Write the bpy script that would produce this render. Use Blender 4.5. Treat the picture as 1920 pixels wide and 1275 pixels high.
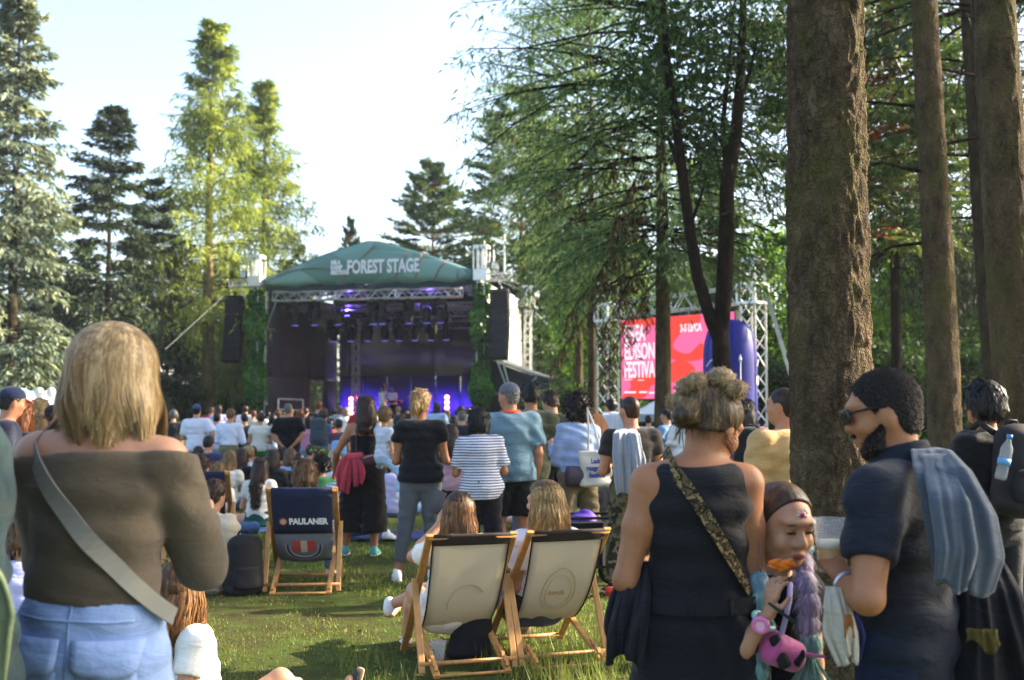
import bpy, math, random
import numpy as np
from mathutils import Vector, Matrix

SC = bpy.context.scene
for _o in list(bpy.data.objects):
    bpy.data.objects.remove(_o)
R = math.radians
# ---------------------------------------------------------------- camera
F_PX, HZ, EYE = 2100.0, 760.0, 1.55          # focal length (photo pixels), horizon row, eye height
PITCH = math.atan((HZ - 637.5) / F_PX)
cam_d = bpy.data.cameras.new('camera')
cam_d.sensor_width = 36.0
cam_d.lens = 36.0 * F_PX / 1920.0
cam_d.clip_start, cam_d.clip_end = 0.05, 3000.0
cam_d.dof.use_dof = True
cam_d.dof.focus_distance = 5.2
cam_d.dof.aperture_fstop = 3.4
cam = bpy.data.objects.new('camera', cam_d)
SC.collection.objects.link(cam)
cam.location = (0, 0, EYE)
cam.rotation_euler = (R(90) + PITCH, 0, 0)
SC.camera = cam
# ---------------------------------------------------------------- daylight
SUN_AZ, SUN_EL = R(74), R(28)                # to the right of the view, in front of the lens
w = bpy.data.worlds.new('World')
SC.world = w
w.use_nodes = True
nt = w.node_tree
sky = nt.nodes.new('ShaderNodeTexSky')
sky.sky_type = 'NISHITA'
sky.sun_disc = False
sky.sun_elevation, sky.sun_rotation = SUN_EL, SUN_AZ
sky.air_density, sky.dust_density, sky.ozone_density = 1.0, 3.0, 1.0
nt.links.new(sky.outputs[0], nt.nodes['Background'].inputs[0])
nt.nodes['Background'].inputs[1].default_value = 0.14
sl = bpy.data.lights.new('sun', 'SUN')
sl.energy, sl.angle, sl.color = 5.0, R(0.53), (1.0, 0.86, 0.66)
sun = bpy.data.objects.new('sun', sl)
SC.collection.objects.link(sun)
_sd = Vector((math.sin(SUN_AZ) * math.cos(SUN_EL), math.cos(SUN_AZ) * math.cos(SUN_EL), math.sin(SUN_EL)))
sun.rotation_euler = _sd.to_track_quat('Z', 'Y').to_euler()
sun.location = (30, 20, 30)
SC.view_settings.view_transform = 'Standard'
SC.view_settings.look = 'None'
SC.view_settings.gamma = 1.0
SC.view_settings.use_curve_mapping = False
SC.view_settings.exposure = 1.95
SC.cycles.use_denoising = True
SC.cycles.max_bounces = 6
SC.cycles.transparent_max_bounces = 8
SC.cycles.caustics_reflective = SC.cycles.caustics_refractive = False
SC.cycles.sample_clamp_indirect = 6.0
# ---------------------------------------------------------------- placing
def gz(x, y):                                 # the lawn falls gently towards the stage
    return -0.009 * max(0.0, y - 10.0)

def at(px, py, Y):                            # photo pixel + distance -> point of the place
    x, v = (px - 960.0) / F_PX, (637.5 - py) / F_PX
    c, s = math.cos(PITCH), math.sin(PITCH)
    wy, wz = c - s * v, s + c * v
    t = Y / wy
    return Vector((x * t, Y, EYE + wz * t))

def gp(px, Y):                                # ground point under an image column
    x = (px - 960.0) / F_PX * Y * math.cos(PITCH)
    return Vector((x, Y, gz(x, Y)))

# ---------------------------------------------------------------- objects
COL = SC.collection

def tag(o, label=None, cat=None, group=None, kind=None):
    if label: o['label'] = label
    if cat: o['category'] = cat
    if group: o['group'] = group
    if kind: o['kind'] = kind
    return o

def empty(name, loc=(0, 0, 0), rz=0.0, label=None, cat=None, group=None):
    o = bpy.data.objects.new(name, None)
    o.empty_display_size = 0.2
    COL.objects.link(o)
    o.location = loc
    o.rotation_euler = (0, 0, rz)
    return tag(o, label, cat, group)

def link(name, me, mat=None, parent=None, loc=None, rz=None):
    o = bpy.data.objects.new(name, me)
    COL.objects.link(o)
    if mat and not me.materials: me.materials.append(mat)
    if parent: o.parent = parent
    if loc is not None: o.location = loc
    if rz is not None: o.rotation_euler = (0, 0, rz)
    return o

def npmesh(name, V, Q, smooth=True, tint=None):
    """V (n,3), Q (m,k) faces all of k corners"""
    V = np.ascontiguousarray(V, dtype=np.float32)
    Q = np.ascontiguousarray(Q, dtype=np.int32)
    me = bpy.data.meshes.new(name)
    m, k = Q.shape
    me.vertices.add(len(V))
    me.vertices.foreach_set('co', V.ravel())
    me.loops.add(m * k)
    me.loops.foreach_set('vertex_index', Q.ravel())
    me.polygons.add(m)
    me.polygons.foreach_set('loop_start', np.arange(0, m * k, k, dtype=np.int32))
    try:
        me.polygons.foreach_set('loop_total', np.full(m, k, dtype=np.int32))
    except Exception:
        pass
    me.polygons.foreach_set('use_smooth', np.full(m, smooth, dtype=bool))
    me.update(calc_edges=True)
    if tint is not None:
        a = me.attributes.new('tint', 'FLOAT', 'FACE')
        a.data.foreach_set('value', np.ascontiguousarray(tint, dtype=np.float32))
    return me

class MB:
    """collects boxes, bars, tubes ... and links them as ONE mesh"""
    def __init__(s): s.v, s.f = [], []
    def add(s, vs, fs):
        o = len(s.v)
        s.v += [tuple(v) for v in vs]
        s.f += [tuple(i + o for i in f) for f in fs]
        return s
    def box(s, c, size, rz=0.0, M=None, bev=0.0):
        hx, hy, hz = size[0] / 2, size[1] / 2, size[2] / 2
        b = min(bev, hx * .9, hy * .9)
        if b > 0:
            pr = [(-hx + b, -hy), (hx - b, -hy), (hx, -hy + b), (hx, hy - b), (hx - b, hy), (-hx + b, hy), (-hx, hy - b), (-hx, -hy + b)]
        else:
            pr = [(-hx, -hy), (hx, -hy), (hx, hy), (-hx, hy)]
        n = len(pr)
        vs = [Vector((x, y, -hz)) for x, y in pr] + [Vector((x, y, hz)) for x, y in pr]
        Q = M if M is not None else Matrix.Rotation(rz, 3, 'Z')
        c = Vector(c)
        vs = [Q @ v + c for v in vs]
        fs = [tuple(range(n - 1, -1, -1)), tuple(range(n, 2 * n))] + [(i, (i + 1) % n, n + (i + 1) % n, n + i) for i in range(n)]
        return s.add(vs, fs)
    def bar(s, a, b, w, t=None, up=(0, 0, 1), bev=0.0):
        a, b = Vector(a), Vector(b)
        d = b - a; L = d.length
        if L < 1e-6: return s
        z = d / L
        x = Vector(up).cross(z)
        if x.length < 1e-4: x = Vector((1, 0, 0)).cross(z)
        x.normalize(); y = z.cross(x)
        M = Matrix((x, y, z)).transposed()
        return s.box((a + b) / 2, (w, t or w, L), M=M, bev=bev)
    def tube(s, pts, r, n=8, cap=True, close=False):
        pts = [Vector(p) for p in pts]
        rs = r if isinstance(r, (list, tuple)) else [r] * len(pts)
        m = len(pts)
        T = []
        for i in range(m):
            a = pts[(i - 1) % m] if (close or i > 0) else pts[0]
            b = pts[(i + 1) % m] if (close or i < m - 1) else pts[-1]
            d = b - a
            T.append(d.normalized() if d.length > 1e-9 else Vector((0, 0, 1)))
        x = T[0].orthogonal().normalized()
        vs = []
        for i in range(m):
            x = x - T[i] * x.dot(T[i])
            if x.length < 1e-6: x = T[i].orthogonal()
            x.normalize(); y = T[i].cross(x)
            for k in range(n):
                a = 2 * math.pi * k / n
                vs.append(pts[i] + (x * math.cos(a) + y * math.sin(a)) * rs[i])
        fs = []
        for i in range(m if close else m - 1):
            for k in range(n):
                a, b = i * n + k, i * n + (k + 1) % n
                j = ((i + 1) % m) * n
                fs.append((a, b, j + (k + 1) % n, j + k))
        if cap and not close:
            fs.append(tuple(range(n - 1, -1, -1))); fs.append(tuple((m - 1) * n + k for k in range(n)))
        return s.add(vs, fs)
    def lathe(s, prof, c=(0, 0, 0), n=20, M=None):
        """prof: (radius, z) from bottom to top"""
        vs, fs = [], []
        c = Vector(c)
        for r, z in prof:
            for k in range(n):
                a = 2 * math.pi * k / n
                p = Vector((r * math.cos(a), r * math.sin(a), z))
                vs.append((M @ p if M is not None else p) + c)
        for i in range(len(prof) - 1):
            for k in range(n):
                fs.append((i * n + k, i * n + (k + 1) % n, (i + 1) * n + (k + 1) % n, (i + 1) * n + k))
        fs.append(tuple(range(n - 1, -1, -1))); fs.append(tuple((len(prof) - 1) * n + k for k in range(n)))
        return s.add(vs, fs)
    def disc(s, c, nrm, r, n=16, t=0.004):
        nrm = Vector(nrm).normalized()
        return s.tube([Vector(c) - nrm * t / 2, Vector(c) + nrm * t / 2], r, n)
    def sheet(s, grid, thick=0.0):
        """grid: rows of points; with thickness both faces and rims"""
        nr, nc = len(grid), len(grid[0])
        G = [[Vector(p) for p in row] for row in grid]
        vs = [p for row in G for p in row]
        fs = [(i * nc + j, i * nc + j + 1, (i + 1) * nc + j + 1, (i + 1) * nc + j) for i in range(nr - 1) for j in range(nc - 1)]
        if thick:
            nn = nr * nc
            for i in range(nr):
                for j in range(nc):
                    a = G[min(i + 1, nr - 1)][j] - G[max(i - 1, 0)][j]
                    b = G[i][min(j + 1, nc - 1)] - G[i][max(j - 1, 0)]
                    nv = b.cross(a)
                    nv = nv.normalized() if nv.length > 1e-9 else Vector((0, 0, 1))
                    vs.append(G[i][j] + nv * thick)
            fs += [tuple(nn + k for k in f[::-1]) for f in fs[:]]
            rim = [(0, j) for j in range(nc)] + [(i, nc - 1) for i in range(1, nr)] + [(nr - 1, j) for j in range(nc - 2, -1, -1)] + [(i, 0) for i in range(nr - 2, 0, -1)]
            ids = [i * nc + j for i, j in rim]
            for k in range(len(ids)):
                a, b = ids[k], ids[(k + 1) % len(ids)]
                fs.append((b, a, a + nn, b + nn))
        return s.add(vs, fs)
    def build(s, name, mat=None, parent=None, smooth=False, loc=None, rz=None):
        me = bpy.data.meshes.new(name)
        me.from_pydata(s.v, [], s.f)
        if smooth:
            me.polygons.foreach_set('use_smooth', [True] * len(me.polygons))
        me.update()
        return link(name, me, mat, parent, loc, rz)

def ring(c, r, n, nrm=(0, 0, 1)):
    nrm = Vector(nrm).normalized(); x = nrm.orthogonal().normalized(); y = nrm.cross(x)
    return [Vector(c) + (x * math.cos(2 * math.pi * k / n) + y * math.sin(2 * math.pi * k / n)) * r for k in range(n)]

def text_mesh(txt, size, depth=0.004, sx=1.0, bold=0.0, align='LEFT', shear=0.0):
    cu = bpy.data.curves.new('lettering', 'FONT')
    cu.body = txt; cu.size = size; cu.extrude = depth; cu.align_x = align; cu.offset = bold; cu.shear = shear
    cu.resolution_u = 3
    o = bpy.data.objects.new('lettering', cu)
    me = bpy.data.meshes.new_from_object(o)
    bpy.data.objects.remove(o)
    if sx != 1.0: me.transform(Matrix.Diagonal((sx, 1, 1, 1)))
    return me

def frame(o, x, y, z):                        # matrix with origin and axes
    M = Matrix.Identity(4)
    for i in range(3):
        M[i][0], M[i][1], M[i][2], M[i][3] = x[i], y[i], z[i], o[i]
    return M

# ---------------------------------------------------------------- rounded bodies: distance fields and surface nets
def smin(a, b, k):
    if k <= 0: return np.minimum(a, b)
    h = np.maximum(k - np.abs(a - b), 0.0) / k
    return np.minimum(a, b) - h * h * k * 0.25

class Body:
    """a list of blended primitives turned into one continuous surface"""
    def __init__(s, k=0.02): s.p, s.k = [], k
    def cap(s, a, b, r1, r2=None, k=None, cuts=()):
        s.p.append(('c', np.array(a, float), np.array(b, float), r1, r1 if r2 is None else r2, s.k if k is None else k, cuts)); return s
    def ell(s, c, r, M=None, k=None, cuts=(), sub=False):
        s.p.append(('e', np.array(c, float), np.array(r, float), np.eye(3) if M is None else np.array(M, float), sub, s.k if k is None else k, cuts)); return s
    def ecap(s, a, b, r1, r2, lat, k=None, cuts=(), cap=0.6):
        s.p.append(('f', np.array(a, float), np.array(b, float), r1, r2, np.array(lat, float), cap, s.k if k is None else k, cuts)); return s
    def mesh(s, h, name='body', fold=None, cuts=(), smooth=True):
        los, his = [], []
        for p in s.p:
            if p[0] == 'c': r = max(p[3], p[4]); lo = np.minimum(p[1], p[2]) - r; hi = np.maximum(p[1], p[2]) + r
            elif p[0] == 'e': r = p[2].max(); lo = p[1] - r; hi = p[1] + r
            else: r = max(p[3] + p[4]); lo = np.minimum(p[1], p[2]) - r; hi = np.maximum(p[1], p[2]) + r
            los.append(lo); his.append(hi)
        LO = np.min(los, 0) - 3 * h; HI = np.max(his, 0) + 3 * h
        n = np.ceil((HI - LO) / h).astype(int) + 1
        ax = [LO[i] + h * np.arange(n[i]) for i in range(3)]
        v = np.full(n, 1.0, np.float32)
        for p, lo, hi in zip(s.p, los, his):
            k = p[-2]; m = 2.5 * h + k
            i0 = np.maximum(np.floor((lo - m - LO) / h).astype(int), 0)
            i1 = np.minimum(np.ceil((hi + m - LO) / h).astype(int) + 1, n)
            sl = tuple(slice(a, b) for a, b in zip(i0, i1))
            X = ax[0][sl[0]][:, None, None]; Y = ax[1][sl[1]][None, :, None]; Z = ax[2][sl[2]][None, None, :]
            if p[0] == 'c':
                a, b = p[1], p[2]; d = b - a; L2 = max(d @ d, 1e-9)
                t = np.clip(((X - a[0]) * d[0] + (Y - a[1]) * d[1] + (Z - a[2]) * d[2]) / L2, 0, 1)
                q = np.sqrt((X - a[0] - t * d[0]) ** 2 + (Y - a[1] - t * d[1]) ** 2 + (Z - a[2] - t * d[2]) ** 2) - (p[3] + t * (p[4] - p[3]))
            elif p[0] == 'e':
                c, r, M = p[1], p[2], p[3]
                x, y, z = X - c[0], Y - c[1], Z - c[2]
                l = [(x * M[0][i] + y * M[1][i] + z * M[2][i]) / r[i] for i in range(3)]
                q = (np.sqrt(l[0] ** 2 + l[1] ** 2 + l[2] ** 2) - 1) * r.min()
            else:
                a, b = p[1], p[2]; d = b - a; L = max(np.linalg.norm(d), 1e-6); d = d / L
                la = p[5] - d * (p[5] @ d); la = la / max(np.linalg.norm(la), 1e-6); me_ = np.cross(d, la)
                x, y, z = X - a[0], Y - a[1], Z - a[2]
                A = x * d[0] + y * d[1] + z * d[2]
                t = np.clip(A / L, 0, 1)
                rx = p[3][0] + t * (p[4][0] - p[3][0]); ry = p[3][1] + t * (p[4][1] - p[3][1])
                mn = np.minimum(rx, ry)
                q = (np.sqrt(((x * la[0] + y * la[1] + z * la[2]) / rx) ** 2 + ((x * me_[0] + y * me_[1] + z * me_[2]) / ry) ** 2 + ((A - t * L) / (mn * p[6])) ** 2) - 1) * mn
            for cp, cn in p[-1]:
                q = np.maximum(q, (X - cp[0]) * cn[0] + (Y - cp[1]) * cn[1] + (Z - cp[2]) * cn[2])
            g = v[sl]
            if p[0] == 'e' and p[4]:
                v[sl] = -smin(-g, q, k)
            else:
                v[sl] = smin(g, q, k)
        X = ax[0][:, None, None]; Y = ax[1][None, :, None]; Z = ax[2][None, None, :]
        if fold is not None: v = v + fold(X, Y, Z)
        for cp, cn in cuts:
            v = np.maximum(v, (X - cp[0]) * cn[0] + (Y - cp[1]) * cn[1] + (Z - cp[2]) * cn[2])
        V, Q = nets(v, LO, h)
        return npmesh(name, V, Q, smooth)

def nets(v, LO, h):
    s = v < 0
    n = np.array(v.shape)
    c = np.zeros(n - 1, np.uint8)
    for dx in (0, 1):
        for dy in (0, 1):
            for dz in (0, 1):
                c += s[dx:n[0] - 1 + dx, dy:n[1] - 1 + dy, dz:n[2] - 1 + dz]
    act = (c > 0) & (c < 8)
    I = np.argwhere(act)
    idx = np.full(act.shape, -1, np.int32)
    idx[act] = np.arange(len(I))
    pos = np.zeros((len(I), 3)); cnt = np.zeros(len(I))
    cor = [(0, 0, 0), (1, 0, 0), (0, 1, 0), (1, 1, 0), (0, 0, 1), (1, 0, 1), (0, 1, 1), (1, 1, 1)]
    cv = [v[I[:, 0] + a, I[:, 1] + b, I[:, 2] + d] for a, b, d in cor]
    for a in range(8):
        for b in range(a + 1, 8):
            if sum(abs(cor[a][i] - cor[b][i]) for i in range(3)) != 1: continue
            m = (cv[a] < 0) != (cv[b] < 0)
            t = np.where(m, cv[a] / np.where(m, cv[a] - cv[b], 1), 0)
            pa, pb = np.array(cor[a], float), np.array(cor[b], float)
            pos += np.where(m[:, None], pa + t[:, None] * (pb - pa), 0); cnt += m
    V = LO + h * (I + pos / np.maximum(cnt, 1)[:, None])
    qs = []
    for axn in range(3):
        o1, o2 = (axn + 1) % 3, (axn + 2) % 3
        s0 = np.take(s, range(n[axn] - 1), axn); s1 = np.take(s, range(1, n[axn]), axn)
        E = np.argwhere(s0 != s1)
        E = E[(E[:, o1] > 0) & (E[:, o2] > 0) & (E[:, o1] < n[o1] - 1) & (E[:, o2] < n[o2] - 1)]
        def ix(d1, d2):
            e = E.copy(); e[:, o1] += d1; e[:, o2] += d2
            return idx[e[:, 0], e[:, 1], e[:, 2]]
        q = np.stack([ix(-1, -1), ix(0, -1), ix(0, 0), ix(-1, 0)], 1)
        fl = ~s[E[:, 0], E[:, 1], E[:, 2]]
        q[fl] = q[fl][:, ::-1]
        qs.append(q)
    Q = np.concatenate(qs)
    return V, Q[(Q >= 0).all(1)]

def folds(amp, seed, fz=9.0, fx=7.0, diag=1.0):
    r = random.Random(seed)
    cs = []
    for i in range(5):
        th = r.uniform(-.9, .9) + (1.57 if fz < 5 else 0)
        kk = r.uniform(48, 105)
        d = (math.sin(th) * kk, r.uniform(-.35, .35) * kk, math.cos(th) * kk)
        cs.append((d, r.uniform(0, 6.28), [r.uniform(6, 17) for _ in range(3)], r.uniform(0, 6.28), r.uniform(1.5, 3.2), [r.uniform(8, 20) for _ in range(3)], r.uniform(0, 6.28)))
    def f(X, Y, Z):
        o = 0
        for d, p, m, q, wv, v, p2 in cs:
            wp = wv * np.sin(v[0] * X + v[1] * Y + v[2] * Z + p2)
            mask = np.clip(np.sin(m[0] * X + m[1] * Y + m[2] * Z + q) + .25, 0, 1)
            o = o + mask * np.sin(d[0] * X + d[1] * Y + d[2] * Z + p + wp)
        return (amp * .5 * o).astype(np.float32)
    return f
# ---------------------------------------------------------------- materials
def hx(s):                                    # hex colour -> linear
    s = s.lstrip('#')
    o = []
    for i in (0, 2, 4):
        c = int(s[i:i + 2], 16) / 255
        o.append(c / 12.92 if c <= .04045 else ((c + .055) / 1.055) ** 2.4)
    return tuple(o)

_M = {}
def newmat(name):
    m = bpy.data.materials.new(name)
    m.use_nodes = True
    t = m.node_tree
    return m, t, t.nodes['Principled BSDF']

def N(t, typ, **kw):
    n = t.nodes.new(typ)
    for k, v in kw.items(): setattr(n, k, v)
    return n

def scl(c, f): return tuple(min(1, x * f) for x in c[:3]) + (1,)

def tex_noise(t, scale, stretch=(1, 1, 1), detail=4, coord='Object', rough=.6):
    tc = N(t, 'ShaderNodeTexCoord'); mp = N(t, 'ShaderNodeMapping'); nz = N(t, 'ShaderNodeTexNoise')
    mp.inputs['Scale'].default_value = stretch
    nz.inputs['Scale'].default_value = scale; nz.inputs['Detail'].default_value = detail; nz.inputs['Roughness'].default_value = rough
    t.links.new(tc.outputs[coord], mp.inputs[0]); t.links.new(mp.outputs[0], nz.inputs[0])
    return nz

def ramp(t, src, stops):
    r = N(t, 'ShaderNodeValToRGB')
    e = r.color_ramp.elements
    while len(e) > 1: e.remove(e[-1])
    e[0].position, e[0].color = stops[0][0], stops[0][1]
    for p, c in stops[1:]:
        x = e.new(p); x.color = c
    t.links.new(src, r.inputs[0])
    return r

def bump(t, b, src, strength, dist=0.01):
    n = N(t, 'ShaderNodeBump')
    n.inputs['Strength'].default_value = strength; n.inputs['Distance'].default_value = dist
    t.links.new(src, n.inputs['Height']); t.links.new(n.outputs[0], b.inputs['Normal'])
    return n

def plain(name, col, rough=.8, var=.15, vs=6, bs=120, bst=.15, metal=0.0, spec=.3, stretch=(1, 1, 1), sheen=0.0, bd=.004):
    if name in _M: return _M[name]
    if isinstance(col, str): col = hx(col)
    m, t, b = newmat(name)
    nz = tex_noise(t, vs, stretch)
    r = ramp(t, nz.outputs[0], [(.25, scl(col, 1 - var)), (.75, scl(col, 1 + var))])
    t.links.new(r.outputs[0], b.inputs['Base Color'])
    b.inputs['Roughness'].default_value = rough; b.inputs['Metallic'].default_value = metal
    b.inputs['Specular IOR Level'].default_value = spec
    if sheen: b.inputs['Sheen Weight'].default_value = sheen
    if bst:
        n2 = tex_noise(t, bs, stretch)
        bump(t, b, n2.outputs[0], bst, bd)
    _M[name] = m
    return m

def cloth(col, var=.12):
    new = 'cloth_' + col not in _M
    m = plain('cloth_' + col, col, .9, var, 5, 260, .25, spec=.15, sheen=.15)
    if new: wrinkle(m)
    return m
def wrinkle(m, s=11, st=.55, d=.03):          # soft creases running across the cloth
    t = m.node_tree; b = t.nodes['Principled BSDF']; old = b.inputs['Normal'].links[0].from_socket if b.inputs['Normal'].links else None
    nz = tex_noise(t, s, (1, 1, 2.4), 5, rough=.55); nz.inputs['Distortion'].default_value = .7
    n = N(t, 'ShaderNodeBump'); n.inputs['Strength'].default_value = st * .7; n.inputs['Distance'].default_value = d
    t.links.new(nz.outputs[0], n.inputs['Height'])
    if old: t.links.new(old, n.inputs['Normal'])
    t.links.new(n.outputs[0], b.inputs['Normal'])
    return m
def denim(col):
    new = 'denim_' + col not in _M
    m = plain('denim_' + col, col, .9, .22, 14, 420, .35, spec=.15, stretch=(1, 1, .35))
    if new: wrinkle(m, 9, .6)
    return m
def metal(col='c4c8cc', rough=.35): return plain('metal_' + col, col, rough, .1, 4, 60, .05, metal=.85, spec=.5)
def plastic(col, rough=.4): return plain('plastic_' + col, col, rough, .06, 5, 80, .05, spec=.5)

def skin(col):
    if 'skin_' + col in _M: return _M['skin_' + col]
    m, t, b = newmat('skin')
    nz = tex_noise(t, 16, detail=8, rough=.7)
    c = hx(col)
    r = ramp(t, nz.outputs[0], [(.28, (c[0] * .86, c[1] * .72, c[2] * .68, 1)), (.5, scl(c, .97)), (.72, (min(1, c[0] * 1.12), c[1] * 1.1, c[2] * 1.08, 1))])
    t.links.new(r.outputs[0], b.inputs['Base Color'])
    b.inputs['Roughness'].default_value = .52; b.inputs['Specular IOR Level'].default_value = .35
    b.inputs['Subsurface Weight'].default_value = .12; b.inputs['Subsurface Radius'].default_value = (.012, .005, .003)
    n2 = tex_noise(t, 220); bump(t, b, n2.outputs[0], .08, .002)
    _M['skin_' + col] = m
    return m

def hairm(col, hi=None, streak=46):
    key = 'hair_' + col + (hi or '')
    if key in _M: return _M[key]
    c = hx(col); h = hx(hi) if hi else tuple(x * 1.7 for x in c)
    m, t, b = newmat('hair')
    nz = tex_noise(t, streak, (1, 1, .07), 3)
    r = ramp(t, nz.outputs[0], [(.32, scl(c, .42)), (.52, scl(c, 1.05)), (.7, scl(h, 1.15))])
    at_ = N(t, 'ShaderNodeAttribute', attribute_name='tint')
    mx = N(t, 'ShaderNodeMix', data_type='RGBA')
    r2 = ramp(t, at_.outputs['Fac'], [(0, scl(c, .5)), (.5, scl(c, 1.05)), (1, scl(h, 1.15))])
    mx.inputs[0].default_value = .5
    t.links.new(r.outputs[0], mx.inputs[6]); t.links.new(r2.outputs[0], mx.inputs[7])
    t.links.new(mx.outputs[2], b.inputs['Base Color'])
    b.inputs['Roughness'].default_value = .42; b.inputs['Specular IOR Level'].default_value = .5
    n2 = tex_noise(t, 150, (1, 1, .05), 3); bump(t, b, n2.outputs[0], .55, .004)
    # thin hair lets some sun through
    tr = N(t, 'ShaderNodeBsdfTranslucent'); ms = N(t, 'ShaderNodeMixShader')
    t.links.new(mx.outputs[2], tr.inputs[0]); ms.inputs[0].default_value = .38
    t.links.new(b.outputs[0], ms.inputs[1]); t.links.new(tr.outputs[0], ms.inputs[2])
    t.links.new(ms.outputs[0], t.nodes['Material Output'].inputs[0])
    _M[key] = m
    return m

def stripes(a, b_, period, axis=2, frac=.5, diag=0.0):
    key = f'stripes_{a}{b_}{period}{axis}'
    if key in _M: return _M[key]
    m, t, b = newmat('striped_cloth')
    tc = N(t, 'ShaderNodeTexCoord'); sp = N(t, 'ShaderNodeSeparateXYZ'); mu = N(t, 'ShaderNodeMath', operation='MULTIPLY')
    nz = tex_noise(t, 6); ad = N(t, 'ShaderNodeMath', operation='MULTIPLY_ADD')
    fr = N(t, 'ShaderNodeMath', operation='FRACT'); gt = N(t, 'ShaderNodeMath', operation='GREATER_THAN'); mx = N(t, 'ShaderNodeMix', data_type='RGBA')
    t.links.new(tc.outputs['Object'], sp.inputs[0]); t.links.new(sp.outputs[axis], mu.inputs[0]); mu.inputs[1].default_value = 1 / period
    t.links.new(nz.outputs[0], ad.inputs[0]); ad.inputs[1].default_value = .7; t.links.new(mu.outputs[0], ad.inputs[2])
    t.links.new(ad.outputs[0], fr.inputs[0]); t.links.new(fr.outputs[0], gt.inputs[0]); gt.inputs[1].default_value = frac
    mx.inputs[6].default_value = hx(a) + (1,); mx.inputs[7].default_value = hx(b_) + (1,)
    t.links.new(gt.outputs[0], mx.inputs[0]); t.links.new(mx.outputs[2], b.inputs['Base Color'])
    b.inputs['Roughness'].default_value = .9; b.inputs['Specular IOR Level'].default_value = .15
    _M[key] = m
    return m

def blotch(key, cols, scale, rough=.9, stretch=(1, 1, 1)):
    if key in _M: return _M[key]
    m, t, b = newmat(key)
    nz = tex_noise(t, scale, stretch, 2)
    n = len(cols)
    st = [(.34 + .32 * i / max(1, n - 1), hx(c) + (1,)) for i, c in enumerate(cols)]
    r = ramp(t, nz.outputs[0], st); r.color_ramp.interpolation = 'CONSTANT'
    t.links.new(r.outputs[0], b.inputs['Base Color']); b.inputs['Roughness'].default_value = rough
    b.inputs['Specular IOR Level'].default_value = .15
    n2 = tex_noise(t, 260); bump(t, b, n2.outputs[0], .2, .003)
    _M[key] = m
    return m

def glow(name, col, strength):
    if name in _M: return _M[name]
    m, t, b = newmat(name)
    if isinstance(col, str): col = hx(col)
    b.inputs['Base Color'].default_value = scl(col, .3); b.inputs['Emission Color'].default_value = tuple(col[:3]) + (1,)
    b.inputs['Emission Strength'].default_value = strength; b.inputs['Roughness'].default_value = .5
    _M[name] = m
    return m

def leafm(name, lo, mid, hi, trans=.35, rough=.6):
    if name in _M: return _M[name]
    m, t, b = newmat(name)
    a = N(t, 'ShaderNodeAttribute', attribute_name='tint')
    r = ramp(t, a.outputs['Fac'], [(0, hx(lo) + (1,)), (.5, hx(mid) + (1,)), (1, hx(hi) + (1,))])
    t.links.new(r.outputs[0], b.inputs['Base Color'])
    b.inputs['Roughness'].default_value = rough; b.inputs['Specular IOR Level'].default_value = .25
    tr = N(t, 'ShaderNodeBsdfTranslucent'); ms = N(t, 'ShaderNodeMixShader')
    br = N(t, 'ShaderNodeMix', data_type='RGBA'); br.blend_type = 'MULTIPLY'; br.inputs[0].default_value = 1
    br.inputs[7].default_value = (1.2, 1.15, .7, 1)
    t.links.new(r.outputs[0], br.inputs[6]); t.links.new(br.outputs[2], tr.inputs[0])
    ms.inputs[0].default_value = trans
    t.links.new(b.outputs[0], ms.inputs[1]); t.links.new(tr.outputs[0], ms.inputs[2])
    t.links.new(ms.outputs[0], t.nodes['Material Output'].inputs[0])
    _M[name] = m
    return m

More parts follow.
